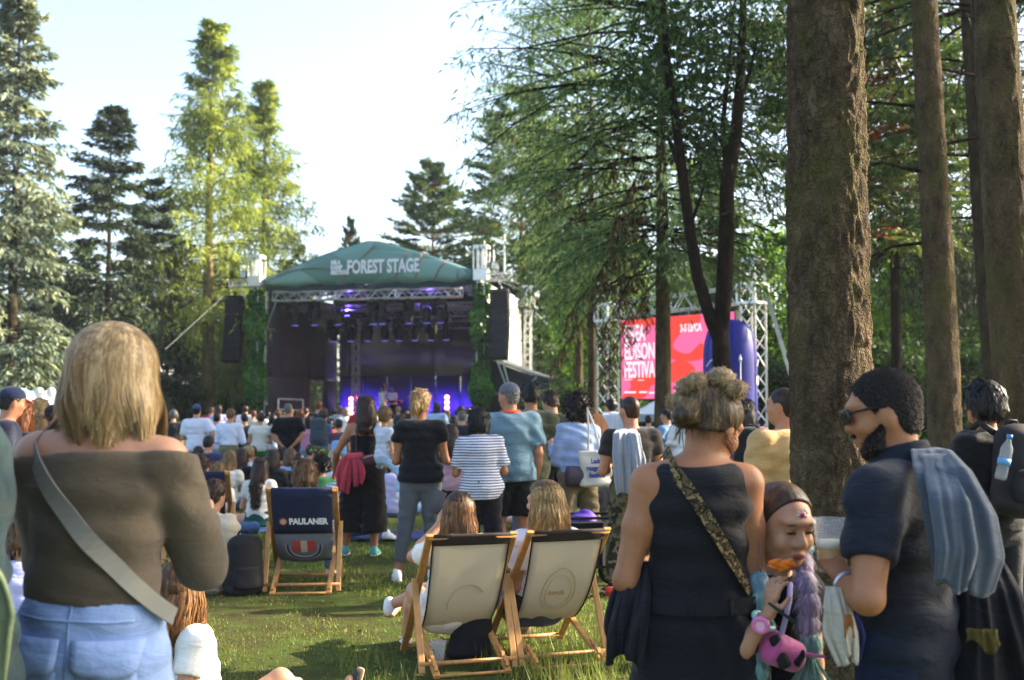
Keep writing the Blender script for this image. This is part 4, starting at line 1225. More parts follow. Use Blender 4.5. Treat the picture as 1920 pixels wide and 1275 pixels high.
def curve(pts, n=7):
    o = []
    m = len(pts)
    for i in range(m):
        p0, p1, p2, p3 = [Vector(pts[(i + k) % m]) for k in (-1, 0, 1, 2)]
        for t in np.linspace(0, 1, n, endpoint=False):
            q = .5 * ((2 * p1) + (p2 - p0) * t + (2 * p0 - 5 * p1 + 4 * p2 - p3) * t * t + (3 * p1 - p0 - 3 * p2 + p3) * t ** 3)
            o.append((min(max(q.x, .004), LW - .004), min(max(q.y, .004), LH - .004)))
    return o
blob2('red_shape', curve([(.06, 2.1), (1.3, 2.12), (1.25, 1.98), (.9, 1.9), (.35, 2.0), (.08, 1.85)]), RED, -.002)
blob2('red_shape', curve([(.02, .02), (.35, .3), (.3, .62), (.75, .62), (1.3, .72), (1.6, .5), (1.1, .35), (.8, .02)]), RED, -.002)
blob2('red_shape', curve([(1.75, 2.1), (2.3, 2.12), (2.75, 2.12), (2.7, 1.9), (2.2, 1.75), (1.85, 1.35), (2.35, 1.15), (2.8, 1.4), (2.9, 1.05), (2.3, .95), (1.7, 1.1), (1.6, 1.6)]), RED, -.002)
blob2('red_shape', curve([(1.6, .75), (2.0, 1.0), (2.5, .85), (2.55, .6), (2.1, .42), (1.6, .5)]), RED, -.002)
blob2('red_shape', curve([(2.05, .02), (2.3, .22), (2.65, .24), (2.75, .02)]), RED, -.002)
blob2('red_shape', curve([(2.9, 2.1), (3.3, 2.12), (3.3, 1.7), (3.0, 1.75)]), RED, -.002)
for i, s_ in enumerate(('ENEA', 'EDISON', 'FESTIVAL')):
    tm = text_mesh(s_, .60, .003, .52, .015)
    tm.transform(Matrix.Rotation(R(90), 4, 'X')); tm.transform(Matrix.Translation((.12, -.006, 1.56 - i * .49)))
    link('lettering', tm, SWHITE, scr)
tm = text_mesh('3-5 LIPCA', .27, .003, .62, .01); tm.transform(Matrix.Rotation(R(90), 4, 'X')); tm.transform(Matrix.Translation((2.1, -.006, 1.72))); link('lettering', tm, SWHITE, scr)
for i, (x, z, wd) in enumerate(((.12, .52, .3), (.62, .5, .22), (.12, .18, .42), (.66, .18, .28), (1.02, .16, .22), (1.9, .2, .2), (2.35, .2, .4), (2.2, .16, .1))):
    MB().box((x + wd / 2, -.005, z), (wd, .004, .045 if i > 1 else .02)).build('sponsor_line', SWHITE, scr)
TL, TRr = gp(1140, 31.8), gp(1414, 26.8)
def screen_tower(p, zt, label):
    e = empty('truss_tower', p, ang, label, 'truss tower', 'truss towers of the video screen')
    mb = MB(); truss(mb, (0, 0, 0), (0, 0, zt), .42, r=.028, up=(0, 1, 0)); mb.build('tower_truss', ALU, e)
    mb = MB(); mb.box((0, 0, .02), (1.1, 1.1, .04)); mb.build('base_plate', ALU, e)
    mb = MB()
    for z in (zt - 1.0, zt - .55):
        for s in (-1, 1): mb.box((s * .26, 0, z), (.05, .56, .06)); mb.box((0, s * .26, z), (.56, .05, .06))
    for sx in (-1, 1):
        for sy in (-1, 1): mb.box((sx * .26, sy * .26, zt - .77), (.05, .05, .5))
    mb.box((0, 0, zt + .05), (.5, .3, .1)); mb.build('sleeve_block', ALU, e)
screen_tower(TL, 5.15, 'truss tower left of the video screen'); screen_tower(TRr, 5.15, 'truss tower right of the video screen, beside the blue inflatable')
tx = empty('cross_truss', TL, 0, 'horizontal truss carrying the video screen', 'truss')
mb = MB(); dd = TRr - TL; truss(mb, (0, 0, 4.42), (dd.x, dd.y, 4.42), .40, r=.028); mb.build('chords', ALU, tx)
mb = MB()
for u in (.2, .4, .6, .8): mb.bar((dd.x * u, dd.y * u, 4.22), (dd.x * u, dd.y * u, 3.95), .03)
mb.build('hanger', ALU, tx)
sa, sb = at(1436, 545, 26.8), at(1492, 735, 25.5)
mb = MB(); mb.bar(sa, sa + (sb - sa) * 1.45, .1, .01, up=(0, 1, 0))
tag(mb.build('ratchet_strap', plain('white_webbing', 'd5d5d0', .8), None), 'white ratchet strap running down from the right truss tower', 'strap')
# ---------------------------------------------------------------- blue inflatable
def inflatable():
    Y = 19.0; p = gp(1370, Y)
    e = empty('inflatable_column', p, 0, 'round-topped blue inflatable advertising column with white lettering', 'inflatable')
    prof = [(.40, 0), (.44, .1), (.445, .8), (.45, 1.6), (.455, 2.2), (.45, 2.5), (.43, 2.7), (.38, 2.88), (.29, 3.0), (.16, 3.07), (.03, 3.09)]
    B = plain('blue_inflatable_fabric', '1d2486', .45, .1, 2, 25, .15)
    MB().lathe(prof, n=36).build('air_tube', B, e, True)
    mb = MB()
    for k in range(6):
        a = k * math.pi / 3 + .4
        mb.tube([(math.cos(a) * (r + .003), math.sin(a) * (r + .003), z) for r, z in prof[1:-1]], .006, 4)
    mb.build('seam', plain('blue_seam', '141a66', .6), e)
    def wrap(txt, size, a0, z, sx=1.0):
        tm = text_mesh(txt, size, .004, sx, .006)
        for v in tm.vertices:
            a = a0 + v.co.x / .457; rr = .457 + v.co.z
            v.co = (math.sin(a) * rr, -math.cos(a) * rr, z + v.co.y)
        link('lettering', tm, WHITE, e)
    wrap('enea', .30, -1.25, 1.98); wrap('enea', .30, 1.0, 1.98); wrap('enea', .30, 1.0, .75)
    for a0, z in ((-1.2, 2.28), (1.05, 2.28), (1.05, 1.05)):
        mb = MB(); mb.tube([(math.sin(a0 + t) * .462, -math.cos(a0 + t) * .462, z + .12 * math.sin(math.pi * t / .8)) for t in np.linspace(0, .8, 8)], .012, 5); mb.build('logo_arc', WHITE, e)
    MB().tube([(.05, -.55, .0), (.06, -.56, 2.35)], .008, 6).lathe([(.02, 2.35), (.03, 2.38), (.0, 2.48)], (.06, -.56, 0), 8).build('flag_rod', metal('d0d4d8', .4), e)
inflatable()
# ---------------------------------------------------------------- left background: building, tents, fence, lamp
def building():
    p = gp(-60, 66); e = empty('pale_building', p, R(-8), 'long pale building with light sloping roof behind the trees on the left', 'building')
    W = plain('pale_render', '8d8d86', .9, .08, 1, 20, .1)
    MB().box((2, 4, 1.7), (15, 8, 3.4)).build('wall', W, e)
    mb = MB(); mb.add([(-5.9, -.5, 3.42), (9.9, -.5, 3.42), (9.9, 8.5, 3.42), (-5.9, 8.5, 3.42), (-5.9, 4, 5.1), (9.9, 4, 5.1)], [(0, 1, 5, 4), (2, 3, 4, 5), (0, 4, 3), (1, 2, 5), (3, 2, 1, 0)])
    mb.build('roof', plain('light_roof', 'c6cdd4', .5, .06), e)
    for x in (-3.5, -1, 1.5, 4, 6.5):
        f = MB().box((x, -.02, 1.9), (1.2, .08, 1.1)).build('window', plain('window_frame', '5a5a58', .6), e)
        MB().box((x, -.07, 1.9), (1.05, .02, .95)).build('pane', plastic('1c2226', .12), f)
building()
GTN = 'white party tents on the far side'
def tent(px, Y, wd, dp, h, label, rz=0, col='c9d2dc'):
    e = empty('party_tent', gp(px, Y), rz, label, 'tent', GTN)
    T = plain('tent_' + col, col, .6, .05, 1, 20, .1)
    mb = MB(); n = 6
    c = Vector((0, 0, h)); hw, hd, he = wd / 2, dp / 2, h * .76
    per = [(-hw, -hd), (0, -hd), (hw, -hd), (hw, 0), (hw, hd), (0, hd), (-hw, hd), (-hw, 0)]
    vs = [c] + [Vector((x * .5, y * .5, he + (h - he) * .38)) for x, y in per] + [Vector((x, y, he)) for x, y in per] + [Vector((x, y, he - .25)) for x, y in per]
    fs = []
    for i in range(8):
        j = (i + 1) % 8
        fs += [(0, 1 + i, 1 + j), (1 + i, 9 + i, 9 + j, 1 + j), (9 + i, 17 + i, 17 + j, 9 + j)]
    mb.add(vs, fs); mb.build('canopy', T, e)
    for sx in (-1, 1):
        for sy in (-1, 1): MB().bar((sx * (hw - .05), sy * (hd - .05), 0), (sx * (hw - .05), sy * (hd - .05), he), .06).build('pole', metal('b4b8bc', .5), e)
tent(40, 36, 3.2, 3, 2.35, 'grey-white party tent behind the crowd on the far left'); tent(95, 33, 2.4, 3, 2.25, 'grey-white party tent next to the blonde woman hair on the left', .2)
tent(1232, 38, 1.9, 2.5, 2.0, 'white party tent left of the hemlock trunk below the screen'); tent(1320, 40, 2.2, 2.5, 2.05, 'white party tent right of the hemlock trunk below the screen')
def lamp_post():
    e = empty('street_lamp', gp(84, 32), 0, 'grey lamp post with two pale globes behind the crowd on the left', 'street lamp')
    MB().lathe([(.08, 0), (.08, .3), (.045, .35), (.04, 1.85)], n=10).build('post', plain('lamp_grey', '70767a', .5), e)
    MB().tube([(-.16, 0, 1.95), (0, 0, 1.8), (.16, 0, 1.95)], .02, 6).build('arm', plain('lamp_grey', '70767a', .5), e)
    for s in (-1, 1): MB().lathe([(.04, 1.95), (.11, 2.02), (.13, 2.12), (.1, 2.22), (.03, 2.26)], (s * .17, 0, 0), 12).build('globe', plastic('d8d4c4', .3), e, True)
lamp_post()
def banner_fence():
    a, b = gp(318, 38), gp(452, 40); e = empty('banner_fence', a, math.atan2(b.y - a.y, b.x - a.x), 'low fence covered with a red banner behind the crowd left of the stage', 'fence')
    L = (b - a).length
    for k in range(4): MB().bar((L * k / 3, .05, 0), (L * k / 3, .05, 1.2), .05).build('post', metal('9a9da0', .5), e)
    for k in range(3): MB().box((L * (k + .5) / 3, 0, .92), (L / 3 - .02, .02, .5)).build('banner', plain('red_banner', 'a3262c', .7), e); MB().box((L * (k + .5) / 3, .02, .34), (L / 3 - .02, .02, .62)).build('lower_panel', plain('grey_panel', '857868', .8), e)
banner_fence()
mb = MB(); mb.box((0, 0, .62), (.42, .04, 1.24), bev=.0)
tb = empty('leaning_board', gp(1122, 15.5), .3, 'tan-orange wooden board leaning upright between two standing men', 'board')
MB().lathe([(.50, -.02), (.50, .02)], n=28, M=Matrix.Rotation(R(82), 3, 'X') @ Matrix.Diagonal((.42, 1.1, 1))).build('round_top', woodm('c07a48'), tb, False).location = (0, 0, .95)
MB().box((0, .12, .25), (.3, .3, .5)).build('foot_block', woodm('9a6238'), tb)
# ---------------------------------------------------------------- people
V3 = lambda *a: np.array(a, float)
def nrm(v):
    v = np.array(v, float); return v / max(np.linalg.norm(v), 1e-9)
def rotm(axis, a):
    return np.array(Matrix.Rotation(a, 3, Vector(axis)))
SKIN = dict(fair='b98a6c', tan='a06c4a', pale='c79b80', ruddy='b07a5c')
ARM_U, ARM_F, HAND, THIGH, SHANK = .172, .150, .10, .245, .235

def ik(a, target, l1, l2, pole):
    d = target - a; L = np.linalg.norm(d); L = min(max(L, abs(l1 - l2) + 1e-3), (l1 + l2) * .999)
    d = nrm(d); pole = nrm(np.array(pole, float)); p = nrm(pole - d * (pole @ d))
    c = (l1 * l1 + L * L - l2 * l2) / (2 * l1 * L); s = math.sqrt(max(0, 1 - c * c))
    e = a + (d * c + p * s) * l1
    return e, a + d * L

ARMS = {  # for the right arm (x > 0); upper arm and forearm directions
    'down': ((.13, -.03, -1), (.03, .16, -1)), 'front': ((.26, .05, -1), (-.42, .85, .12)), 'fold': ((.3, .25, -1), (-.85, .45, .15)),
    'behind': ((.34, -.22, -1), (-.62, -.42, -.62)), 'hip': ((.55, -.2, -.85), (-.72, .22, -.55)), 'pocket': ((.2, -.1, -1), (.0, .28, -1)),
    'hold': ((.24, .1, -1), (-.2, .8, .5)), 'up': ((.5, .6, .55), (-.1, .3, 1)), 'lap': ((.12, .25, -1), (-.28, .9, -.3)), 'prop': ((.25, -.35, -1), (.08, -.12, -1)), 'clap': ((.3, .35, -.9), (-.55, .6, .6)),
    'carry': ((.25, .1, -1), (-.5, .75, .3)), 'wide': ((.5, .05, -.9), (.1, .5, -.6)), 'chin': ((.2, .5, -.8), (-.2, .35, .95)),
}
LEGS = {  # thigh and shank directions of the right leg
    'stand': ((.05, .02, -1), (.02, -.03, -1)), 'step': ((.08, .14, -1), (.05, -.05, -1)), 'back': ((.06, -.12, -1), (.04, -.16, -1)), 'wide': ((.16, .0, -1), (.11, -.03, -1)),
    'cross': ((.82, .6, .06), (-.85, .12, -.15)), 'knee': ((.16, .72, .72), (.02, .38, -.92)), 'long': ((.12, 1, .04), (.05, 1, -.06)), 'side': ((.75, .55, .05), (.55, -.6, -.08)),
    'deck': ((.12, .93, .22), (.05, .42, -.9)), 'kneel': ((.1, .95, -.25), (.03, -1, -.03)), 'crossover': ((-.1, .95, .28), (-.75, .5, -.35)), 'carried': ((.62, .35, -.72), (.12, -.25, -.96)),
}
PROFILE = [(-.05, .082, .060), (.0, .097, .068), (.05, .090, .062), (.10, .077, .055), (.16, .082, .058), (.215, .092, .062), (.255, .088, .052), (.28, .060, .042)]

class Skel: pass
def skel(sex='f', fat=1.0, lean=0.0, side=0.0, arms=('down', 'down'), legs=('stand', 'stand'), head=(0, 0), pz=None, seed=0, tgt=None, tilt=0.0, child=0.0, spread=0.0, shw=None, neck=.028):
    k = Skel(); g = random.Random(seed)
    k.sex, k.fat, k.child = sex, fat, child
    u = nrm((math.sin(side), math.sin(lean), math.cos(lean)))
    lat = nrm((1, 0, -u[0])); fwd = np.cross(u, lat); k.u, k.lat, k.fwd = u, lat, fwd
    hipw = .047 if sex == 'm' else .051
    k.P = V3(0, 0, 0)
    k.leg = []
    low = 1e9
    for sgn, nm in ((-1, legs[0]), (1, legs[1])):
        d1, d2 = LEGS[nm] if isinstance(nm, str) else nm
        hip = k.P + V3(sgn * hipw, 0, -.02)
        ls = 1 - .09 * child
        kn = hip + nrm((d1[0] * sgn, d1[1], d1[2])) * THIGH * ls
        an = kn + nrm((d2[0] * sgn, d2[1], d2[2])) * SHANK * ls
        low = min(low, an[2]); k.leg.append([hip, kn, an, sgn, nm])
    if pz is None: pz = -low + .042
    dz = V3(0, 0, pz)
    k.P = k.P + dz
    for L in k.leg: L[0] = L[0] + dz; L[1] = L[1] + dz; L[2] = L[2] + dz
    shw = shw or (.107 if sex == 'm' else .093) * (1 + .25 * (fat - 1))
    k.N = k.P + u * .30
    k.S = [k.P + u * .254 + lat * s * shw for s in (-1, 1)]
    k.arm = []
    for i, sgn in enumerate((-1, 1)):
        nm = arms[i]
        if tgt and tgt.get(i) is not None:
            e, wv = ik(k.S[i], np.array(tgt[i][0], float), ARM_U, ARM_F, tgt[i][1])
            hd = nrm(tgt[i][2]) if len(tgt[i]) > 2 else nrm(wv - e)
        else:
            d1, d2 = ARMS[nm] if isinstance(nm, str) else nm
            j = lambda: g.uniform(-.05, .05)
            a1 = nrm((d1[0] * sgn + j(), d1[1] + j(), d1[2])); a2 = nrm((d2[0] * sgn + j(), d2[1] + j(), d2[2] + j()))
            e = k.S[i] + a1 * ARM_U; wv = e + a2 * ARM_F; hd = a2
        k.arm.append([k.S[i], e, wv, hd, sgn])
    # head frame
    yaw, pit = head
    hu = nrm(u * (.35 if abs(lean) > .3 else .8) + V3(0, .06, 1))
    hf = nrm(np.cross(hu, lat)); 
    Rm = rotm(hu, yaw); hl = Rm @ nrm(np.cross(hf, hu)); hf = nrm(np.cross(hu, hl))
    if pit or tilt:
        Rp = rotm(hl, pit); hf = Rp @ hf; hu = Rp @ hu
        Rt = rotm(hf, tilt); hl = Rt @ hl; hu = Rt @ hu
    k.hs = 1.0 + .33 * child
    k.HB = k.N + nrm(u + V3(0, .2, .6)) * neck
    k.hu, k.hf, k.hl = hu, hf, hl
    k.HC = k.HB + hu * .068 * k.hs + hf * .012
    k.top = k.HC[2] + .068 * k.hs
    return k

def prof(k, t):
    rx = np.interp(t, [p[0] for p in PROFILE], [p[1] for p in PROFILE]); ry = np.interp(t, [p[0] for p in PROFILE], [p[2] for p in PROFILE])
    f = k.fat; w = 1.0
    if k.sex == 'm':
        if t < .12: rx *= .94 + (.06 * (t > .07)); rx = max(rx, .083)
        else: rx *= 1.08
    elif t > .12: rx *= .94
    return rx * (1 + .7 * (f - 1)) * (1 - .06 * k.child), ry * (1 + 1.0 * (f - 1))

def torso(b, k, inf=0.0, t0=-.05, t1=.28, kk=None, flare=0.0, cuts=()):
    ts = [t for t in [p[0] for p in PROFILE] if t0 < t < t1]; ts = [t0] + ts + [t1]
    for a, c in zip(ts[:-1], ts[1:]):
        ra, rc = prof(k, a), prof(k, c)
        fa = flare * max(0, (.12 - a) / .17); fc = flare * max(0, (.12 - c) / .17)
        b.ecap(k.P + k.u * a, k.P + k.u * c, (ra[0] + inf + fa, ra[1] + inf + fa), (rc[0] + inf + fc, rc[1] + inf + fc), k.lat, k=kk if kk is not None else .02, cuts=cuts)

def head(b, k, fine):
    f, u, l, s, C = k.hf, k.hu, k.hl, k.hs, k.HC
    M = np.stack([l, f, u], 1)
    pt = lambda x, y, z: C + (l * x + f * y + u * z) * s
    b.ell(pt(0, -.006, .014), np.array([.0445, .056, .053]) * s, M, .012)
    b.ell(pt(0, .012, -.022), np.array([.036, .042, .048]) * s, M, .016)
    b.ell(pt(0, .034, -.052), np.array([.017, .016, .014]) * s, M, .018)
    for sg in (-1, 1):
        b.ell(pt(.044 * sg, -.004, -.008), np.array([.006, .012, .019]) * s, M, .004)
    b.cap(pt(0, .050, .004), pt(0, .061, -.014), .0065 * s, .0085 * s, .008)
    if fine:
        for sg in (-1, 1):
            b.ell(pt(.0185 * sg, .056, .006), np.array([.011, .010, .007]) * s, M, .008, sub=True)
            b.ell(pt(.0185 * sg, .0455, .006), np.array([.0085, .0075, .0075]) * s, M, .002)
            b.ell(pt(.022 * sg, .034, -.018), np.array([.016, .016, .015]) * s, M, .012)
        b.ell(pt(0, .046, .020), np.array([.032, .012, .008]) * s, M, .012)
        b.ell(pt(0, .0515, -.0335), np.array([.0135, .0075, .0042]) * s, M, .003)
        b.ell(pt(0, .0500, -.0405), np.array([.0120, .0080, .0048]) * s, M, .003)
        b.ell(pt(0, .062, -.037), np.array([.0135, .006, .0016]) * s, M, .002, sub=True)
        for sg in (-1, 1): b.ell(pt(.0085 * sg, .055, -.017), np.array([.006, .007, .0055]) * s, M, .005)
    b.cap(k.N - k.u * .03, C - u * .02 * s - f * .008, .034 * (1.06 if k.sex == 'm' else .93), .033 * (1.06 if k.sex == 'm' else .90), .018)

def hand(b, A, h, grip=.5, spread=1.0, S=1.0, side=1):
    """palm, four unequal bent fingers and a thumb leaving the side of the palm"""
    sh, e, w, d, sg = A
    r0 = max(.0058, .42 * h)
    fa = nrm(w - e)
    # palm normal: for a relaxed hand the back of the hand looks outwards
    side_v = nrm(np.cross(d, V3(0, 0, 1))) if abs(d[2]) < .85 else V3(0, 1, 0)
    if abs(d[2]) >= .85: across = V3(0, 1, 0); pn = V3(-sg, 0, 0)
    else: pn = nrm(V3(-sg * .5, 0, -.8) - d * (V3(-sg * .5, 0, -.8) @ d)); across = np.cross(d, pn) * 1.0; across = nrm(across); across = across if across[2] > 0 or abs(across[2]) < .2 else -across
    across = nrm(across - d * (across @ d)); pn = nrm(pn - d * (pn @ d))
    pc = w + d * .026
    b.ecap(w - d * .002, w + d * .045, (.013, .0095), (.021, .0085), across, k=.008)
    for i, (off, ln) in enumerate(((.0165, .040), (.0058, .045), (-.0052, .042), (-.0155, .033))):
        q = w + d * .048 + across * off * spread
        a1, a2, a3 = grip * .5, grip * 1.25, grip * 1.9
        p1 = q + (d * math.cos(a1) + pn * math.sin(a1)) * ln * .46 + across * off * .12 * spread
        p2 = p1 + (d * math.cos(a2) + pn * math.sin(a2)) * ln * .32
        p3 = p2 + (d * math.cos(a3) + pn * math.sin(a3)) * ln * .24
        b.cap(q - d * .008, p1, r0, r0 * .95, .003).cap(p1, p2, r0 * .95, r0 * .88, .001).cap(p2, p3, r0 * .88, r0 * .75, .001)
    t0 = w + d * .012 + across * .012
    t1 = t0 + nrm(d * .7 + across * .85 + pn * .35) * .026; t2 = t1 + nrm(d * .95 + across * .25 + pn * .45) * .024
    b.cap(t0, t1, r0 * 1.35, r0 * 1.15, .006).cap(t1, t2, r0 * 1.1, r0 * .85, .001)

def body_mesh(k, h, fine, grips=(.5, .5)):
    b = Body(.02)
    torso(b, k)
    m = 1.0 + .55 * (k.fat - 1); mm = 1.1 if k.sex == 'm' else .95
    for i, (s, e, w, d, sg) in enumerate(k.arm):
        b.cap(k.N - k.u * .028 + k.lat * sg * .012, s + k.u * .004, .026, .028, .028)
        b.cap(s, s + (e - s) * .45, .0305 * m * mm, .0285 * m * mm, .022).cap(s + (e - s) * .45, e, .0285 * m * mm, .0215 * m * mm, .012)
        b.cap(e, e + (w - e) * .35, .0215 * m * mm, .0235 * m * mm, .012).cap(e + (w - e) * .35, w, .0235 * m * mm, .0145 * mm, .01)
        hand(b, k.arm[i], h, grips[i])
    for hip, kn, an, sg, nm in k.leg:
        b.cap(hip, hip + (kn - hip) * .5, .053 * m, .044 * m, .02).cap(hip + (kn - hip) * .5, kn, .044 * m, .0315 * m, .015)
        c = kn + (an - kn) * .33
        b.cap(kn, c, .030 * m, .0325 * m, .012).cap(c, an, .0325 * m, .0195 * m, .012)
        fd = foot_dir(k, kn, an)
        b.cap(an + V3(0, 0, -.012), an + fd * .09 + V3(0, 0, -.024), .018, .014, .01)
    head(b, k, fine)
    return b

def foot_dir(k, kn, an):
    d = nrm(an - kn)
    f = V3(.0, 1, 0) - d * d[1]
    if np.linalg.norm(f) < .25: f = V3(0, 0, 1) + V3(0, .35, 0)
    else: f = nrm(f) if d[2] > -.8 else nrm(V3(f[0], f[1], 0) + V3((an[0]) * 1.2, 0, 0))
    return nrm(f)

def top_mesh(k, h, sleeve=.55, inf=.012, hem=-.03, neck=.28, fold=.004, flare=.0, seed=0, straps=False, loose=1.0, low=None):
    b = Body(.018)
    t1 = neck if not straps else .205
    torso(b, k, inf, hem, min(t1, .27), flare=flare)
    cuts = [(k.P + k.u * hem, -k.u)]
    m = 1.0 + .55 * (k.fat - 1); mm = 1.1 if k.sex == 'm' else .95
    for s, e, w, d, sg in k.arm:
        if straps:
            b.cap(k.P + k.u * .19 + k.lat * sg * .055 - k.fwd * .045, k.P + k.u * .285 + k.lat * sg * .05 - k.fwd * .004, .010, .010, .006)
            b.cap(k.P + k.u * .285 + k.lat * sg * .05 - k.fwd * .004, k.P + k.u * .2 + k.lat * sg * .055 + k.fwd * .045, .010, .010, .006)
            continue
        b.cap(k.N - k.u * .034 + k.lat * sg * .026, s + k.u * .003, .025 + inf * .8, .028 + inf * .7, .022)
        if sleeve > 0:
            f1 = min(sleeve, 1.0); q = s + (e - s) * f1; du = nrm(e - s)
            r0, r1 = (.0325 * m * mm + inf * loose), (.0325 - .010 * f1) * m * mm + inf * 1.15 * loose
            if sleeve <= 1: b.cap(s, q + du * .02, r0, r1, .018, cuts=[(q, du)])
            else:
                b.cap(s, e, r0, .022 * m * mm + inf * loose, .018)
                q = e + (w - e) * min(sleeve - 1, .97); du = nrm(w - e)
                b.cap(e, q + du * .012, .022 * m * mm + inf * loose, .0165 + inf * .7 * loose, .012, cuts=[(q, du)])
    return b, cuts, folds(fold, seed) if fold else None

def pants_mesh(k, h, length=1.9, inf=.011, waist=.055, hemr=None, fold=.003, seed=0, wide=1.0):
    """length: 0..1 thigh, 1..2 shank"""
    b = Body(.014)
    torso(b, k, inf * .9, -.045, waist)
    m = 1.0 + .55 * (k.fat - 1)
    for hip, kn, an, sg, nm in k.leg:
        f1 = min(1, length)
        q = hip + (kn - hip) * f1; du = nrm(kn - hip)
        r0 = .054 * m + inf * .8; rk = .033 * m + inf * 1.05 * wide
        r1 = r0 + (rk - r0) * f1
        if length <= 1: b.cap(hip, q + du * .02, r0, r1, .016, cuts=[(q, du)])
        else:
            b.cap(hip, kn, r0, rk, .016)
            q = kn + (an - kn) * (length - 1); du = nrm(an - kn)
            rh = hemr if hemr else (.0215 + inf * 1.0)
            b.cap(kn, q + du * .012, rk, rh, .012, cuts=[(q, du)])
    return b, [(k.P + k.u * waist, k.u)], folds(fold, seed + 5, 12, 5)

def skirt_mesh(k, length=.3, flare=.05, waist=.06, inf=.012, fold=.004, seed=0):
    b = Body(.012)
    ra = prof(k, .0); torso(b, k, inf, -.02, waist)
    b.ecap(k.P + V3(0, 0, .0), k.P - V3(0, 0, length + .02), (ra[0] + inf, ra[1] + inf), (ra[0] + inf + flare, ra[1] + inf + flare), k.lat, k=.012)
    return b, [(k.P + k.u * waist, k.u), (k.P - V3(0, 0, length), V3(0, 0, -1))], folds(fold, seed + 9, 3, 16, .3)

def shoe_meshes(k, sgi):
    hip, kn, an, sg, nm = k.leg[sgi]
    fd = foot_dir(k, kn, an); dn = nrm(V3(0, 0, -1) - fd * (-fd[2])) if abs(fd[2]) < .8 else nrm(V3(0, 1, -.2))
    if dn @ nrm(an - kn) < 0: dn = -dn
    la = np.cross(fd, dn)
    b = Body(.010)
    sole = an + dn * .042
    b.ecap(an - fd * .018 + dn * .012, an + fd * .035 + dn * .016, (.021, .027), (.024, .021), la, k=.01)
    b.ecap(an + fd * .03 + dn * .022, an + fd * .098 + dn * .029, (.026, .018), (.022, .011), la, k=.012)
    b.cap(an - dn * .01 , an + dn * .012, .0225, .023, .01)
    s = Body(.004)
    s.ecap(an - fd * .02 + dn * .037, an + fd * .04 + dn * .037, (.0235, .0085), (.026, .0085), la, k=.006)
    s.ecap(an + fd * .04 + dn * .037, an + fd * .102 + dn * .037, (.028, .0085), (.022, .0080), la, k=.006)
    return b, [(an + dn * .036, dn)], s

def hair_mesh(k, kind, L, seed=0):
    """L: hanging length below the head centre, stature units"""
    f, u, l, s, C = k.hf, k.hu, k.hl, k.hs, k.HC
    M = np.stack([l, f, u], 1)
    pt = lambda x, y, z: C + (l * x + f * y + u * z) * s
    b = Body(.012)
    vol = dict(crew=.002, short=.007, bob=.013, long=.012, pony=.006, bun=.006, curly=.018, slick=.003, thin=.001)[kind]
    b.ell(pt(0, -.008, .016), (np.array([.0455, .057, .054]) + vol) * s, M, .01)
    face = [(pt(0, .034, .036), nrm(f * 1.0 - u * .55)), ]
    cuts = []
    dn = nrm(-V3(0, 0, 1) * .85 - u * .15)
    if kind in ('crew', 'short', 'thin', 'slick', 'pony', 'bun'):
        b.ell(pt(0, -.028, -.022), np.array([.036 + vol, .026 + vol, .034]) * s, M, .014)
        cuts = face + [(pt(0, -.02, -.044), nrm(-u * 1.0 + f * .1))]
        # clear the face and the ears
        b.ell(pt(0, .045, -.035), np.array([.075, .05, .050]) * s, M, .004, sub=True)
    elif kind in ('bob', 'curly', 'long'):
        back = -f * .03 * s
        base = C + back - u * .0
        end = C - f * .042 * s + dn * L
        if kind == 'long':
            sh_ = k.N - k.fwd * .055
            mid = C - f * .045 * s + dn * min(L, .10)
            b.ecap(base, mid, (.050 * s, .036 * s), (.049 * s, .030 * s), l, k=.02)
            if L > .10:
                bk = lambda t: k.P + k.u * t - k.fwd * (prof(k, min(t, .22))[1] + .026)
                m2 = bk(.25); b.ecap(mid, m2, (.049 * s, .030 * s), (.048 * s, .024 * s), l, k=.02)
                if L > .15: b.ecap(m2, bk(.25 - (L - .13)), (.048 * s, .024 * s), (.034 * s, .014 * s), l, k=.02)
        else:
            b.ecap(C - f * .02 * s + u * .01, C - f * .022 * s + dn * L, (.053 * s + vol * .5, .046 * s), (.056 * s + vol * (1.4 if kind == 'curly' else .4), .042 * s), l, k=.022)
        b.ell(pt(0, .062, -.045), np.array([.040, .050, .075]) * s, M, .012, sub=True)
        cuts = [(pt(0, .040, .045), nrm(f * 1.0 - u * .35))]
    if kind == 'pony':
        a = pt(0, -.062, .012); 
        b.ell(a, np.array([.016, .014, .016]) * s, M, .008)
        m1 = a - f * .028 + dn * .03; b.cap(a, m1, .013, .019, .01).cap(m1, m1 + dn * L * .5, .019, .017, .012).cap(m1 + dn * L * .5, m1 + dn * L + f * .01, .017, .006, .012)
    if kind == 'bun':
        b.ell(pt(0, -.045, .055), np.array([.026, .026, .024]) * s, M, .006)
    ph = seed * 1.7
    amp = .0042 if kind == 'curly' else (.0004 if kind in ('pony', 'slick', 'crew') else .0010)
    def fold(X, Y, Z):
        x = (X - C[0]); y = (Y - C[1]); a = np.arctan2(x, -y - .0)
        if kind == 'curly': return (amp * (np.sin(150 * X + 2 * np.sin(70 * Z + ph)) * np.sin(130 * Z + 2 * np.sin(90 * Y)) + np.sin(120 * Y + 60 * Z + ph))).astype(np.float32)
        return (amp * (np.sin(23 * a + 2 * np.sin(14 * Z + ph)) + .6 * np.sin(47 * a + ph + 9 * Z)) * (np.abs(Z - C[2]) < 10)).astype(np.float32)
    return b, cuts, fold

